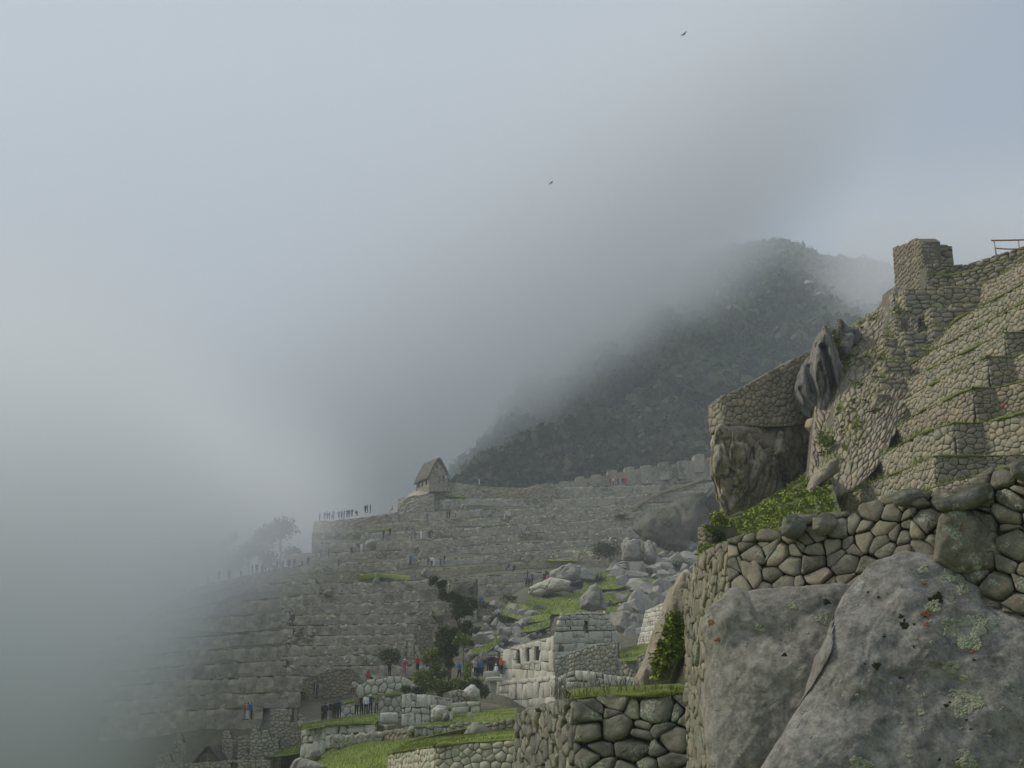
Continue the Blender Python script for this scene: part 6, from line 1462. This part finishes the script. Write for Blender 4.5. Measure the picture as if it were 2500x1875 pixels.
tree('slender tree with a light green umbrella crown, just left of the temple', [(1118, 1562, 13), (1135, 1556, 15), (1148, 1568, 13), (1130, 1572, 12), (1122, 1550, 10)],
     [(1137, 1690), (1134, 1650), (1131, 1610), (1133, 1572)], 117, 'leaf', 1900, .2, .10)
tree('bright bushy young tree on the left of the dark round tree', [(1062, 1598, 20), (1045, 1612, 16), (1072, 1625, 22), (1050, 1640, 20), (1080, 1650, 20)], [(1065, 1690), (1066, 1650), (1062, 1610)], 116.5, 'leaf', 4200, .2, .08)
for (x, y, w, h, m, n, lb) in [(1040, 1668, 24, 22, 'leaf', 2000, 'tall grassy green shrub at the left end of the tree group'), (1075, 1672, 24, 20, 'leaf', 2000, 'leafy shrub under the dark round tree'), (1082, 1694, 22, 13, 'leafdark', 1400, 'dark low shrub hanging over the big block wall'),
    (1112, 1672, 20, 18, 'leaf', 1500, 'olive shrub under the slender tree'), (1130, 1676, 18, 10, 'leafdark', 900, 'low shrub right of the tree trunks'), (1160, 1672, 18, 14, 'leafdark', 1000, 'dark shrub in front of the crowd'), (1183, 1690, 12, 14, 'leafdark', 600, 'dark shrub left of the upright jamb block'),
    (1018, 1692, 18, 14, 'leafdark', 900, 'dark hanging shrub over the slanted wall top'), (1022, 1650, 12, 20, 'leaf', 700, 'yellowish tall shrub beside the pink jacket visitor'), (1140, 1640, 12, 26, 'leaf', 500, 'reed like clump behind the slender tree'), (990, 1684, 14, 8, 'leafdark', 500, 'brown bush on the wall end left of the shrubs')]:
    Y = 114.5; c = P(x, y, Y); k = Y / F
    leaves('shrub', [(c + Vector((random.uniform(-.5, .5) * w * k, random.uniform(-.4, .4), random.uniform(-.4, .4) * h * k)), (w * k * random.uniform(.5, .8), w * k * .6, h * k * random.uniform(.5, .8))) for _ in range(6)], n, .2, M[m], None, c - Vector((0, 0, h * k)), lb, 'shrub')
# ================================================================== PEOPLE
def body(pose):
    """one continuous skinned figure, 1.7 m tall; returns evaluated verts, faces"""
    J = {'pelvis': (0, 0, .93), 'waist': (0, 0, 1.08), 'chest': (0, 0, 1.30), 'neck': (0, 0, 1.45), 'head': (0, -.01, 1.56), 'top': (0, 0, 1.66),
         'hipl': (.09, 0, .88), 'kneel': (.10, -.01, .48), 'anklel': (.10, .02, .08), 'toel': (.11, -.14, .03), 'hipr': (-.09, 0, .88), 'kneer': (-.10, -.01, .48), 'ankler': (-.10, .02, .08), 'toer': (-.11, -.14, .03),
         'shl': (.18, 0, 1.38), 'ell': (.24, .02, 1.12), 'wrl': (.24, -.05, .88), 'hal': (.24, -.08, .79), 'shr': (-.18, 0, 1.38), 'elr': (-.24, .02, 1.12), 'wrr': (-.24, -.05, .88), 'har': (-.24, -.08, .79)}
    if pose == 'walk': J.update(kneel=(.10, -.16, .50), anklel=(.10, -.10, .12), toel=(.11, -.26, .06), kneer=(-.10, .02, .48), ankler=(-.10, .22, .12), toer=(-.11, .10, .04), wrl=(.23, .02, .90), hal=(.23, .04, .82), wrr=(-.22, -.2, .95), har=(-.22, -.26, .9))
    if pose == 'photo': J.update(ell=(.27, -.14, 1.22), wrl=(.12, -.32, 1.42), hal=(.06, -.34, 1.48), elr=(-.27, -.14, 1.22), wrr=(-.12, -.32, 1.42), har=(-.06, -.34, 1.48))
    if pose == 'point': J.update(ell=(.44, -.04, 1.40), wrl=(.66, -.06, 1.44), hal=(.74, -.06, 1.45))
    if pose == 'hips': J.update(ell=(.36, .06, 1.16), wrl=(.20, -.04, 1.0), hal=(.15, -.06, .98), elr=(-.36, .06, 1.16), wrr=(-.20, -.04, 1.0), har=(-.15, -.06, .98))
    if pose == 'sit':
        J.update(kneel=(.12, -.42, .84), anklel=(.12, -.44, .46), toel=(.12, -.58, .42), kneer=(-.12, -.42, .84), ankler=(-.12, -.44, .46), toer=(-.12, -.58, .42), wrl=(.16, -.28, .95), hal=(.12, -.34, .92), wrr=(-.16, -.28, .95), har=(-.12, -.34, .92))
        J = {k: (v[0], v[1], v[2] - .42) for k, v in J.items()}
    R = dict(pelvis=.14, waist=.125, chest=.15, neck=.055, head=.10, top=.07, hipl=.095, kneel=.062, anklel=.045, toel=.035, hipr=.095, kneer=.062, ankler=.045, toer=.035, shl=.07, ell=.045, wrl=.03, hal=.036, shr=.07, elr=.045, wrr=.03, har=.036)
    E = [('pelvis', 'waist'), ('waist', 'chest'), ('chest', 'neck'), ('neck', 'head'), ('head', 'top')]
    for s in 'lr': E += [('pelvis', 'hip' + s), ('hip' + s, 'knee' + s), ('knee' + s, 'ankle' + s), ('ankle' + s, 'toe' + s), ('chest', 'sh' + s), ('sh' + s, 'el' + s), ('el' + s, 'wr' + s), ('wr' + s, 'ha' + s)]
    K = list(J); me = bpy.data.meshes.new('body_skeleton'); me.from_pydata([J[k] for k in K], [(K.index(a), K.index(b)) for a, b in E], [])
    o = bpy.data.objects.new('body_skeleton', me); COL.objects.link(o); m = o.modifiers.new('skin', 'SKIN')
    for i, k in enumerate(K):
        sv = me.skin_vertices[0].data[i]; sv.radius = (R[k], R[k] * (.72 if k in ('pelvis', 'waist', 'chest') else 1)); sv.use_root = (k == 'pelvis')
    o.modifiers.new('sub', 'SUBSURF').levels = 1
    dg = bpy.context.evaluated_depsgraph_get(); ev = o.evaluated_get(dg); em = ev.to_mesh()
    v = [x.co.copy() for x in em.vertices]; f = [tuple(p.vertices) for p in em.polygons]; nn = [x.normal.copy() for x in em.vertices]
    ev.to_mesh_clear(); bpy.data.objects.remove(o); bpy.data.meshes.remove(me)
    dz = -.42 if pose == 'sit' else 0
    return v, f, nn, J, dz
def submesh(v, f, nn, test, infl, name):
    keep = [q for q in f if test(sum((v[i] for i in q), Vector()) / len(q))]; ids = sorted({i for q in keep for i in q}); mp = {a: b for b, a in enumerate(ids)}
    me = bpy.data.meshes.new(name); me.from_pydata([(v[i] + nn[i] * infl)[:] for i in ids], [], [tuple(mp[i] for i in q) for q in keep])
    me.polygons.foreach_set('use_smooth', np.ones(len(me.polygons), dtype=bool)); me.materials.append(None); return me
POSE = {}
for ps in ('stand', 'walk', 'photo', 'point', 'hips', 'sit'):
    v, f, nn, J, dz = body(ps)
    d = {}
    bm_ = bpy.data.meshes.new('body'); bm_.from_pydata([a[:] for a in v], [], f); bm_.polygons.foreach_set('use_smooth', np.ones(len(f), dtype=bool)); bm_.materials.append(None)
    # a small nose ridge so that the head has a front
    d['body'] = bm_
    arms = [Vector(J[k]) for k in ('wrl', 'hal', 'wrr', 'har')]
    hd = Vector(J['head'])
    d['jacket'] = submesh(v, f, nn, lambda c: c.z > .90 + dz and c.z < 1.46 + dz and min((c - a).length for a in arms) > .055 and (ps != 'sit' or c.y > -.36) or (ps == 'photo' and min((c - a).length for a in arms) > .055 and c.z < 1.46), .014, 'jacket')
    if ps == 'sit': d['trousers'] = submesh(v, f, nn, lambda c: c.z < .95 + dz and c.z > .50 + dz and min((c - a).length for a in arms) > .07, .011, 'trousers')
    else: d['trousers'] = submesh(v, f, nn, lambda c: c.z < .92 and c.z > .10 and abs(c.x) < .21, .011, 'trousers')
    d['shoes'] = submesh(v, f, nn, lambda c: c.z < (.12 if ps != 'sit' else .10) and abs(c.x) < .2, .012, 'shoes')
    d['hair'] = submesh(v, f, nn, lambda c: c.z > 1.54 + dz and (c.y > -.03 or c.z > 1.60 + dz), .014, 'hair')
    mbp = MB(); mbp.box(Vector((0, .19, 1.25 + dz)), Vector((.13, 0, 0)), Vector((0, .08, 0)), Vector((0, 0, .21))); mbp.box(Vector((0, .285, 1.18 + dz)), Vector((.09, 0, 0)), Vector((0, .02, 0)), Vector((0, 0, .10)))
    for sx in (-.09, .09): mbp.tube([Vector((sx, .12, 1.44 + dz)), Vector((sx, -.10, 1.42 + dz)), Vector((sx, -.13, 1.22 + dz)), Vector((sx, .10, 1.08 + dz))], .018, 5)
    me = bpy.data.meshes.new('backpack'); me.from_pydata(mbp.v, [], mbp.f); me.materials.append(None); d['backpack'] = me
    mbh = MB(); n = 14
    ring = lambda r, z: [Vector((r * math.cos(a), r * math.sin(a) - .01, z + dz)) for a in np.linspace(0, 2 * math.pi, n + 1)[:-1]]
    vs = ring(.17, 1.60) + ring(.10, 1.625) + ring(.09, 1.70) + [Vector((0, -.01, 1.715 + dz))]
    mbh.add(vs, [(r * n + i, r * n + (i + 1) % n, (r + 1) * n + (i + 1) % n, (r + 1) * n + i) for r in range(2) for i in range(n)] + [(2 * n + i, 2 * n + (i + 1) % n, 3 * n) for i in range(n)])
    me = bpy.data.meshes.new('hat'); me.from_pydata(mbh.v, [], mbh.f); me.materials.append(None); d['hat'] = me
    POSE[ps] = d
CL = {'black': (.02, .02, .022), 'navy': (.03, .04, .10), 'blue': (.03, .16, .42), 'cyan': (.05, .35, .45), 'white': (.75, .76, .78), 'red': (.50, .05, .05), 'pink': (.50, .10, .22), 'grey': (.25, .26, .27), 'pale': (.5, .52, .5),
      'green': (.04, .16, .08), 'lime': (.55, .80, .10), 'purple': (.16, .08, .32), 'brown': (.12, .08, .05), 'khaki': (.22, .20, .13), 'orange': (.65, .22, .06), 'teal': (.04, .22, .22), 'jeans': (.12, .22, .34), 'cream': (.6, .55, .42), 'skin': (.42, .26, .18), 'hairdark': (.025, .018, .014)}
CM = {k: plain('cloth_' + k if k not in ('skin', 'hairdark') else k, c) for k, c in CL.items()}
def person(px, feet, Y, pose, top, legs, label, pack=None, hat=None, turn=None, h=1.7, group=None, cat='person'):
    p = P(px, feet, Y); t = empty('person', p, label, cat, group, rz=random.uniform(-3, 3) if turn is None else turn); s = h / 1.7; t.scale = (s, s, s)
    d = POSE[pose]
    for k, m in (('body', 'skin'), ('jacket', top), ('trousers', legs), ('shoes', 'black'), ('hair', 'hairdark')) + ((('backpack', pack),) if pack else ()) + ((('hat', hat),) if hat else ()):
        o = bpy.data.objects.new(k, d[k]); COL.objects.link(o); o.parent = t; o.material_slots[0].link = 'OBJECT'; o.material_slots[0].material = CM[m]
    return t
G = 'people'
# five on the visitors' lawn and the dark group left of them
for a in [(870, 1746, 113.2, 'stand', 'khaki', 'black', 'leftmost of the five standing on the lawn path, in a mottled coat', None, 'brown', .3),
          (882, 1745, 113.4, 'stand', 'black', 'black', 'person in black with a reddish collar, second of the five on the lawn path', 'red', None, .2),
          (893, 1744, 113.2, 'stand', 'white', 'black', 'person in a white jacket and black trousers in the middle of the five', None, None, 0),
          (904, 1743, 113.3, 'hips', 'navy', 'navy', 'person in an open navy jacket over white with bare knees, fourth of the five', None, 'white', .1),
          (919, 1741, 113.2, 'stand', 'khaki', 'brown', 'person in brown camouflage at the right end of the five', None, None, -.3),
          (786, 1764, 113.4, 'stand', 'black', 'black', 'leftmost dark figure of the group by the tan ruined house', None, None, 1.5), (793, 1763, 113.5, 'stand', 'navy', 'black', 'navy figure beside the leftmost dark figure', 'navy', None, 2.8),
          (806, 1760, 113.4, 'stand', 'black', 'grey', 'black figure with greyish trousers in the middle of the dark group', None, None, 1.2), (815, 1759, 113.8, 'hips', 'black', 'black', 'tall black figure right of the one with greyish trousers', None, None, 2.8),
          (821, 1757, 113.5, 'stand', 'black', 'black', 'black clad figure just left of the bright blue jacket', 'black', None, 3.0), (828, 1754, 113.6, 'stand', 'blue', 'black', 'person in a bright blue jacket at the right end of the dark group', 'navy', None, 2.9)]:
    person(a[0], a[1], a[2], a[3], a[4], a[5], a[6], pack=a[7], hat=a[8], turn=a[9])
mid = [
 (774, 1705, 137, 'stand', 'navy', 'navy', 'person in dark blue standing in the doorway of the tan ruined house', None, None),
 (865, 1690, 131, 'sit', 'cream', 'brown', 'person in pale trousers perched on the tan ruin slope', None, None), (898, 1664, 127, 'sit', 'red', 'black', 'person in red sitting on the curved wall', None, None),
 (951, 1650, 127, 'point', 'black', 'black', 'person in black pointing left from the curved wall', 'grey', None), (987, 1651, 127, 'photo', 'pink', 'black', 'person in a long pink coat and white hat on the curved wall', 'purple', 'white'),
 (1019, 1642, 128, 'stand', 'red', 'black', 'small red and dark figure beside the yellowish shrub', None, None), (1042, 1628, 128, 'stand', 'orange', 'black', 'person in orange half hidden by the leafy shrubs', None, None),
 (1121, 1657, 128, 'walk', 'blue', 'black', 'person in bright blue between the tree trunks', None, None), (1143, 1655, 129, 'stand', 'black', 'grey', 'dark figure right behind the slender tree trunk', None, None), (1148, 1654, 130, 'stand', 'black', 'black', 'dark backpacker next to the slender tree trunk', 'red', None),
 (1160, 1650, 131, 'stand', 'pale', 'navy', 'person with a white bag at the left of the temple crowd', 'white', None), (1166, 1652, 131.5, 'stand', 'black', 'black', 'dark clothed person left of the blue ones in the temple crowd', None, None), (1173, 1651, 131, 'hips', 'blue', 'navy', 'person in royal blue in the temple crowd', None, None),
 (1179, 1650, 132, 'stand', 'navy', 'black', 'navy person behind the royal blue one', None, 'navy'), (1165, 1646, 133, 'stand', 'red', 'black', 'person with a red top behind the white bag carrier', None, None), (1171, 1645, 134, 'stand', 'grey', 'black', 'grey haired figure at the back of the temple crowd', None, None),
 (1192, 1640, 134, 'stand', 'navy', 'black', 'navy jacket person above the square grey block', None, None), (1198, 1639, 133.5, 'hips', 'black', 'black', 'black jacket person leaning over the square grey block', None, None), (1205, 1638, 134, 'stand', 'black', 'black', 'dark haired person in black beside the white coat', None, None),
 (1200, 1637, 135, 'stand', 'purple', 'black', 'purple topped person behind the black jackets', None, None), (1211, 1652, 130, 'sit', 'white', 'white', 'person in a white hooded coat sitting by the slab', None, 'white'), (1224, 1645, 133.5, 'stand', 'orange', 'black', 'person in orange partly behind the temple corner', None, None), (1216, 1640, 134, 'stand', 'brown', 'black', 'brown clothed person at the temple corner', None, None),
]
for a in mid: person(*a[:7], pack=a[7], hat=a[8])
def FP(px, feet, pose, top, legs, lab, pack=None, hat=None, turn=None, dy=-1.0, h=1.7, Y=None): person(px, feet, (Y or Yrow(feet)) + dy, pose, top, legs, lab, pack=pack, hat=hat, turn=turn, h=h)
far = [
 # path below the domed boulder
 (1288, 1412, 'stand', 'green', 'black', 'person in dark green in the back of the path group', None, None), (1285, 1434, 'hips', 'black', 'black', 'dark person at the left front of the path group', 'white', None), (1292, 1435, 'stand', 'black', 'black', 'person with a cyan backpack in the path group', 'cyan', None),
 (1299, 1424, 'stand', 'purple', 'black', 'person in purple in the path group', None, 'white'), (1298, 1433, 'stand', 'navy', 'black', 'navy figure behind the cyan backpack', None, None), (1324, 1429, 'photo', 'khaki', 'jeans', 'person in khaki jacket and light blue jeans on the path', None, 'pale'),
 (1337, 1427, 'stand', 'pink', 'black', 'person in a pale pink top right of the khaki jacket', None, None), (1366, 1419, 'hips', 'black', 'black', 'dark person left of the domed boulder', 'black', None), (1374, 1419, 'walk', 'grey', 'navy', 'person in a grey purple coat next to the dark person', None, None),
 (1242, 1392, 'sit', 'navy', 'black', 'person with a pale blue bag bending on the far wall', 'blue', None), (1256, 1396, 'sit', 'navy', 'black', 'crouched navy figure right of the bending one', None, None), (1174, 1475, 'sit', 'blue', 'black', 'tiny blue clothed figure beside the agave clump', None, None),
 # far terrace
 (1002, 1378, 'stand', 'blue', 'navy', 'person in light blue in front of the dark triangular rock', None, None), (1045, 1380, 'stand', 'navy', 'black', 'navy person left of the white shirted pair', None, None), (1054, 1382, 'hips', 'white', 'black', 'first white shirted person by the pyramid rock', None, None), (1059, 1384, 'walk', 'white', 'white', 'person all in white by the pyramid rock', None, None),
 (1075, 1384, 'stand', 'purple', 'black', 'dark purple figure right of the white pair', None, None), (1085, 1377, 'walk', 'black', 'black', 'black figure farthest right by the pyramid rock', None, None),
 (1005, 1316, 'hips', 'red', 'red', 'person in red on the stair below the thatched house', None, 'white'), (1013, 1315, 'stand', 'teal', 'teal', 'person in teal beside the one in red', None, None), (1028, 1316, 'photo', 'white', 'white', 'person in white between the red and the dark group', None, None), (1048, 1314, 'stand', 'navy', 'navy', 'wide navy figure with a white hat', None, 'white'), (1054, 1313, 'stand', 'navy', 'grey', 'navy figure right of the white hat', None, None),
 (1092, 1266, 'walk', 'black', 'black', 'black figure left of the lime vest', None, None), (1097, 1265, 'stand', 'black', 'black', 'second black figure left of the lime vest', None, None), (1112, 1264, 'hips', 'lime', 'navy', 'person in a lime green vest on the far stair', None, None), (1043, 1271, 'stand', 'purple', 'purple', 'small purple figure by the white stones', None, None),
 (936, 1314, 'walk', 'black', 'black', 'dark leaning figure on the terrace, lower one', None, None), (952, 1309, 'walk', 'black', 'black', 'dark leaning figure on the terrace, upper one', None, None), (882, 1348, 'walk', 'white', 'white', 'person in white on the misty path', None, None), (858, 1356, 'stand', 'brown', 'brown', 'brown figure on the misty path', None, None),
 (802, 1360, 'stand', 'brown', 'black', 'faint brown figure on the misty path farther left', None, None), (783, 1361, 'hips', 'grey', 'grey', 'faint grey figure with a white hat on the misty path', None, 'white'), (827, 1382, 'hips', 'grey', 'black', 'grey figure with a white hat by the dark rock', None, 'white'),
 # red and blue hikers in the fog
 (596, 1758, 'stand', 'red', 'grey', 'faint person in red above the ruined pillars', None, None), (604, 1758, 'hips', 'grey', 'white', 'faint person in pale trousers between the red and blue hikers', None, None), (613, 1757, 'stand', 'blue', 'black', 'faint person in vivid blue above the ruined pillars', 'blue', None),
]
for a in far: FP(a[0], a[1], a[2], a[3], a[4], a[5], a[6], a[7])
# row on the platform and beside the thatched house
row = [(780, 1271, 'stand', 'grey'), (792, 1269, 'walk', 'grey'), (799, 1268, 'stand', 'grey'), (804, 1268, 'stand', 'navy'), (811, 1267, 'walk', 'pale'), (815, 1267, 'stand', 'grey'), (827, 1266, 'hips', 'grey'), (834, 1265, 'stand', 'grey'), (840, 1264, 'stand', 'navy'), (847, 1263, 'hips', 'navy'), (852, 1263, 'stand', 'black'), (859, 1262, 'hips', 'navy')]
wd = ['first', 'second', 'third', 'fourth', 'fifth', 'sixth', 'seventh', 'eighth', 'ninth', 'tenth', 'eleventh', 'twelfth']
for i, (x, y, ps, c) in enumerate(row): person(x, y, 257.5, ps, c, 'navy', '%s misty figure from the left in the row along the platform top' % wd[i], group='row of misty figures on the platform')
person(870, 1260, 256.6, 'sit', 'black', 'black', 'dark figure sitting on the platform edge, legs hanging', turn=0.4)
for x, y, lb in [(892, 1253, 'left one of the three dark figures on the platform'), (897, 1253, 'middle one of the three dark figures on the platform'), (904, 1252, 'right one of the three dark figures on the platform')]: person(x, y, 256, 'stand', 'black', 'black', lb, h=1.85)
person(958, 1250, 256, 'sit', 'red', 'cream', 'small figure in red at the platform corner under the house')
for x, ps, c, lg, lb in [(1074, 'stand', 'black', 'black', 'black figure against the thatched house gable'), (1083, 'stand', 'black', 'brown', 'dark figure next to the gable corner'), (1088, 'stand', 'white', 'grey', 'pale clothed figure by the gable corner'), (1094, 'stand', 'cyan', 'navy', 'person in blue green by the gable corner')]: person(x, 1178, 264, ps, c, lg, lb)
person(1170, 1186, 270, 'stand', 'white', 'white', 'lone person in white on the skyline wall right of the house')
for i, (x, c, lg) in enumerate([(1490, 'red', 'brown'), (1497, 'white', 'navy'), (1505, 'pink', 'grey'), (1509, 'brown', 'navy'), (1521, 'navy', 'navy'), (1526, 'red', 'brown'), (1530, 'red', 'pink')]):
    person(x, 1184, 270, 'stand', c, lg, '%s figure from the left in the red and white group under the notched wall' % wd[i])
person(1580, 1182, 270, 'stand', 'black', 'pale', 'lone dark topped figure under the notched wall')
gw = [(440, 1459, 'red'), (453, 1452, 'white'), (507, 1428, 'red'), (535, 1416, 'navy'), (557, 1411, 'red'), (560, 1413, 'orange'), (588, 1407, 'white'), (615, 1401, 'black'), (626, 1400, 'black'), (640, 1399, 'red'), (648, 1396, 'pale'), (668, 1393, 'white'), (676, 1391, 'navy'), (690, 1389, 'grey'), (705, 1388, 'navy'), (718, 1387, 'navy'), (738, 1382, 'pale'), (752, 1381, 'navy')]
gl = ['lowest walker on the misty left ridge path, in red', 'walker in white just above the lowest red one', 'red walker alone on the misty ridge path', 'dark walker before the bright red pair', 'bright red walker of the pair in the middle', 'orange walker of the pair in the middle', 'white walker right of the bright pair', 'first dark walker at the path bend', 'second dark walker at the path bend', 'red walker before the faint line',
      'pale walker at the start of the faint line', 'walker with a bright white top in the faint line', 'navy walker behind the bright white top', 'grey walker in the middle of the faint line', 'navy walker in the middle of the faint line', 'navy walker farther along the faint line', 'pale walker near the misty end wall', 'navy walker at the misty end wall']
for (x, y, c), lb in zip(gw, gl): person(x, y + 1, Yrow(y) + .6, random.choice(('walk', 'stand')), c, 'navy', lb, group='walkers on the misty ridge path')
# ================================================================== birds, flowers, small things
for (x, y, Y, s, lb) in [(1669, 84, 90, .5, 'dark bird gliding high in the sky, upper one'), (1345, 447, 90, .42, 'faint bird in the middle of the sky')]:
    t = empty('bird', P(x, y, Y), lb, 'bird', rz=.4); c = P(x, y, Y); k = s
    mb = MB(); mb.tube([c + Vector((-.30, 0, -.02)) * k, c + Vector((-.1, 0, 0)) * k, c + Vector((.12, 0, .02)) * k, c + Vector((.27, 0, .05)) * k, c + Vector((.34, 0, .04)) * k], [.015 * k, .07 * k, .08 * k, .05 * k, .01 * k], 8)
    vs = mb.v[:]; me = bpy.data.meshes.new('body'); me.from_pydata([(Vector(q) - c)[:] for q in vs], [], mb.f); me.materials.append(CM['black']); o = link('body', me, t)
    for sgn in (-1, 1):
        w = [(-.05, .0, 0), (.14, 0, 0), (.20, .45 * sgn, .20), (.04, .95 * sgn, .12), (-.02, .5 * sgn, .15), (-.08, .2 * sgn, .05)]
        v2 = [Vector(q) * k for q in w]; v2 += [q - Vector((0, 0, .02)) for q in v2]; me = bpy.data.meshes.new('wing')
        me.from_pydata([q[:] for q in v2], [], [(0, 1, 2, 3, 4, 5), (11, 10, 9, 8, 7, 6)] + [(i, (i + 1) % 6, 6 + (i + 1) % 6, 6 + i) for i in range(6)]); me.materials.append(CM['black']); link('wing', me, t)
    me = bpy.data.meshes.new('tail'); me.from_pydata([(q[0] * k, q[1] * k, q[2] * k) for q in [(-.25, -.03, -.02), (-.25, .03, -.02), (-.5, .08, -.03), (-.5, -.08, -.03), (-.3, 0, .0)]], [], [(0, 1, 2, 3), (0, 4, 1), (1, 4, 2), (2, 4, 3), (3, 4, 0)]); me.materials.append(CM['black']); link('tail', me, t)
for i, (x, y, Y) in enumerate([(2472, 849, 57), (2448, 991, 50)]):
    t = empty('red_flower', P(x, y, Y), ['tiny red flower on the dark end face near the right edge, upper one', 'tiny red flower in the tan wall near the right edge, lower one'][i], 'flower')
    c = P(x, y, Y)
    v, f = lumpy(1, .4, 2, i); mesh('petals', v * .07 + np.array(c[:]), f, CM['red'], t); mb = MB(); mb.tube([c, c + Vector((.02, .05, -.12)), c + Vector((.03, .15, -.3))], .01, 5); mb.build('stem', M['leaf'], t)
for i, (x0, y0, x1, y1, lb) in enumerate([(825, 1354, 852, 1350, 'long pale stone bar in the mist beside the brown figure'), (845, 1375, 873, 1374, 'pale step edge below the white figure'), (1011, 1268, 1042, 1270, 'bright white stone edge by the small purple figure'), (1033, 1292, 1046, 1290, 'yellow green mossy step above the white hat')]):
    Y = Yrow(y0) - 2.4; a, b = P(x0, y0, Y), P(x1, y1, Y); mb = MB(); mb.box((a + b) / 2, (b - a) / 2, Vector((0, .25, 0)), Vector((0, 0, .10)), .9); o = mb.build('stone_bar', M['mid'], None, (a + b) / 2, False); props(o, lb, 'stone', kind='thing')
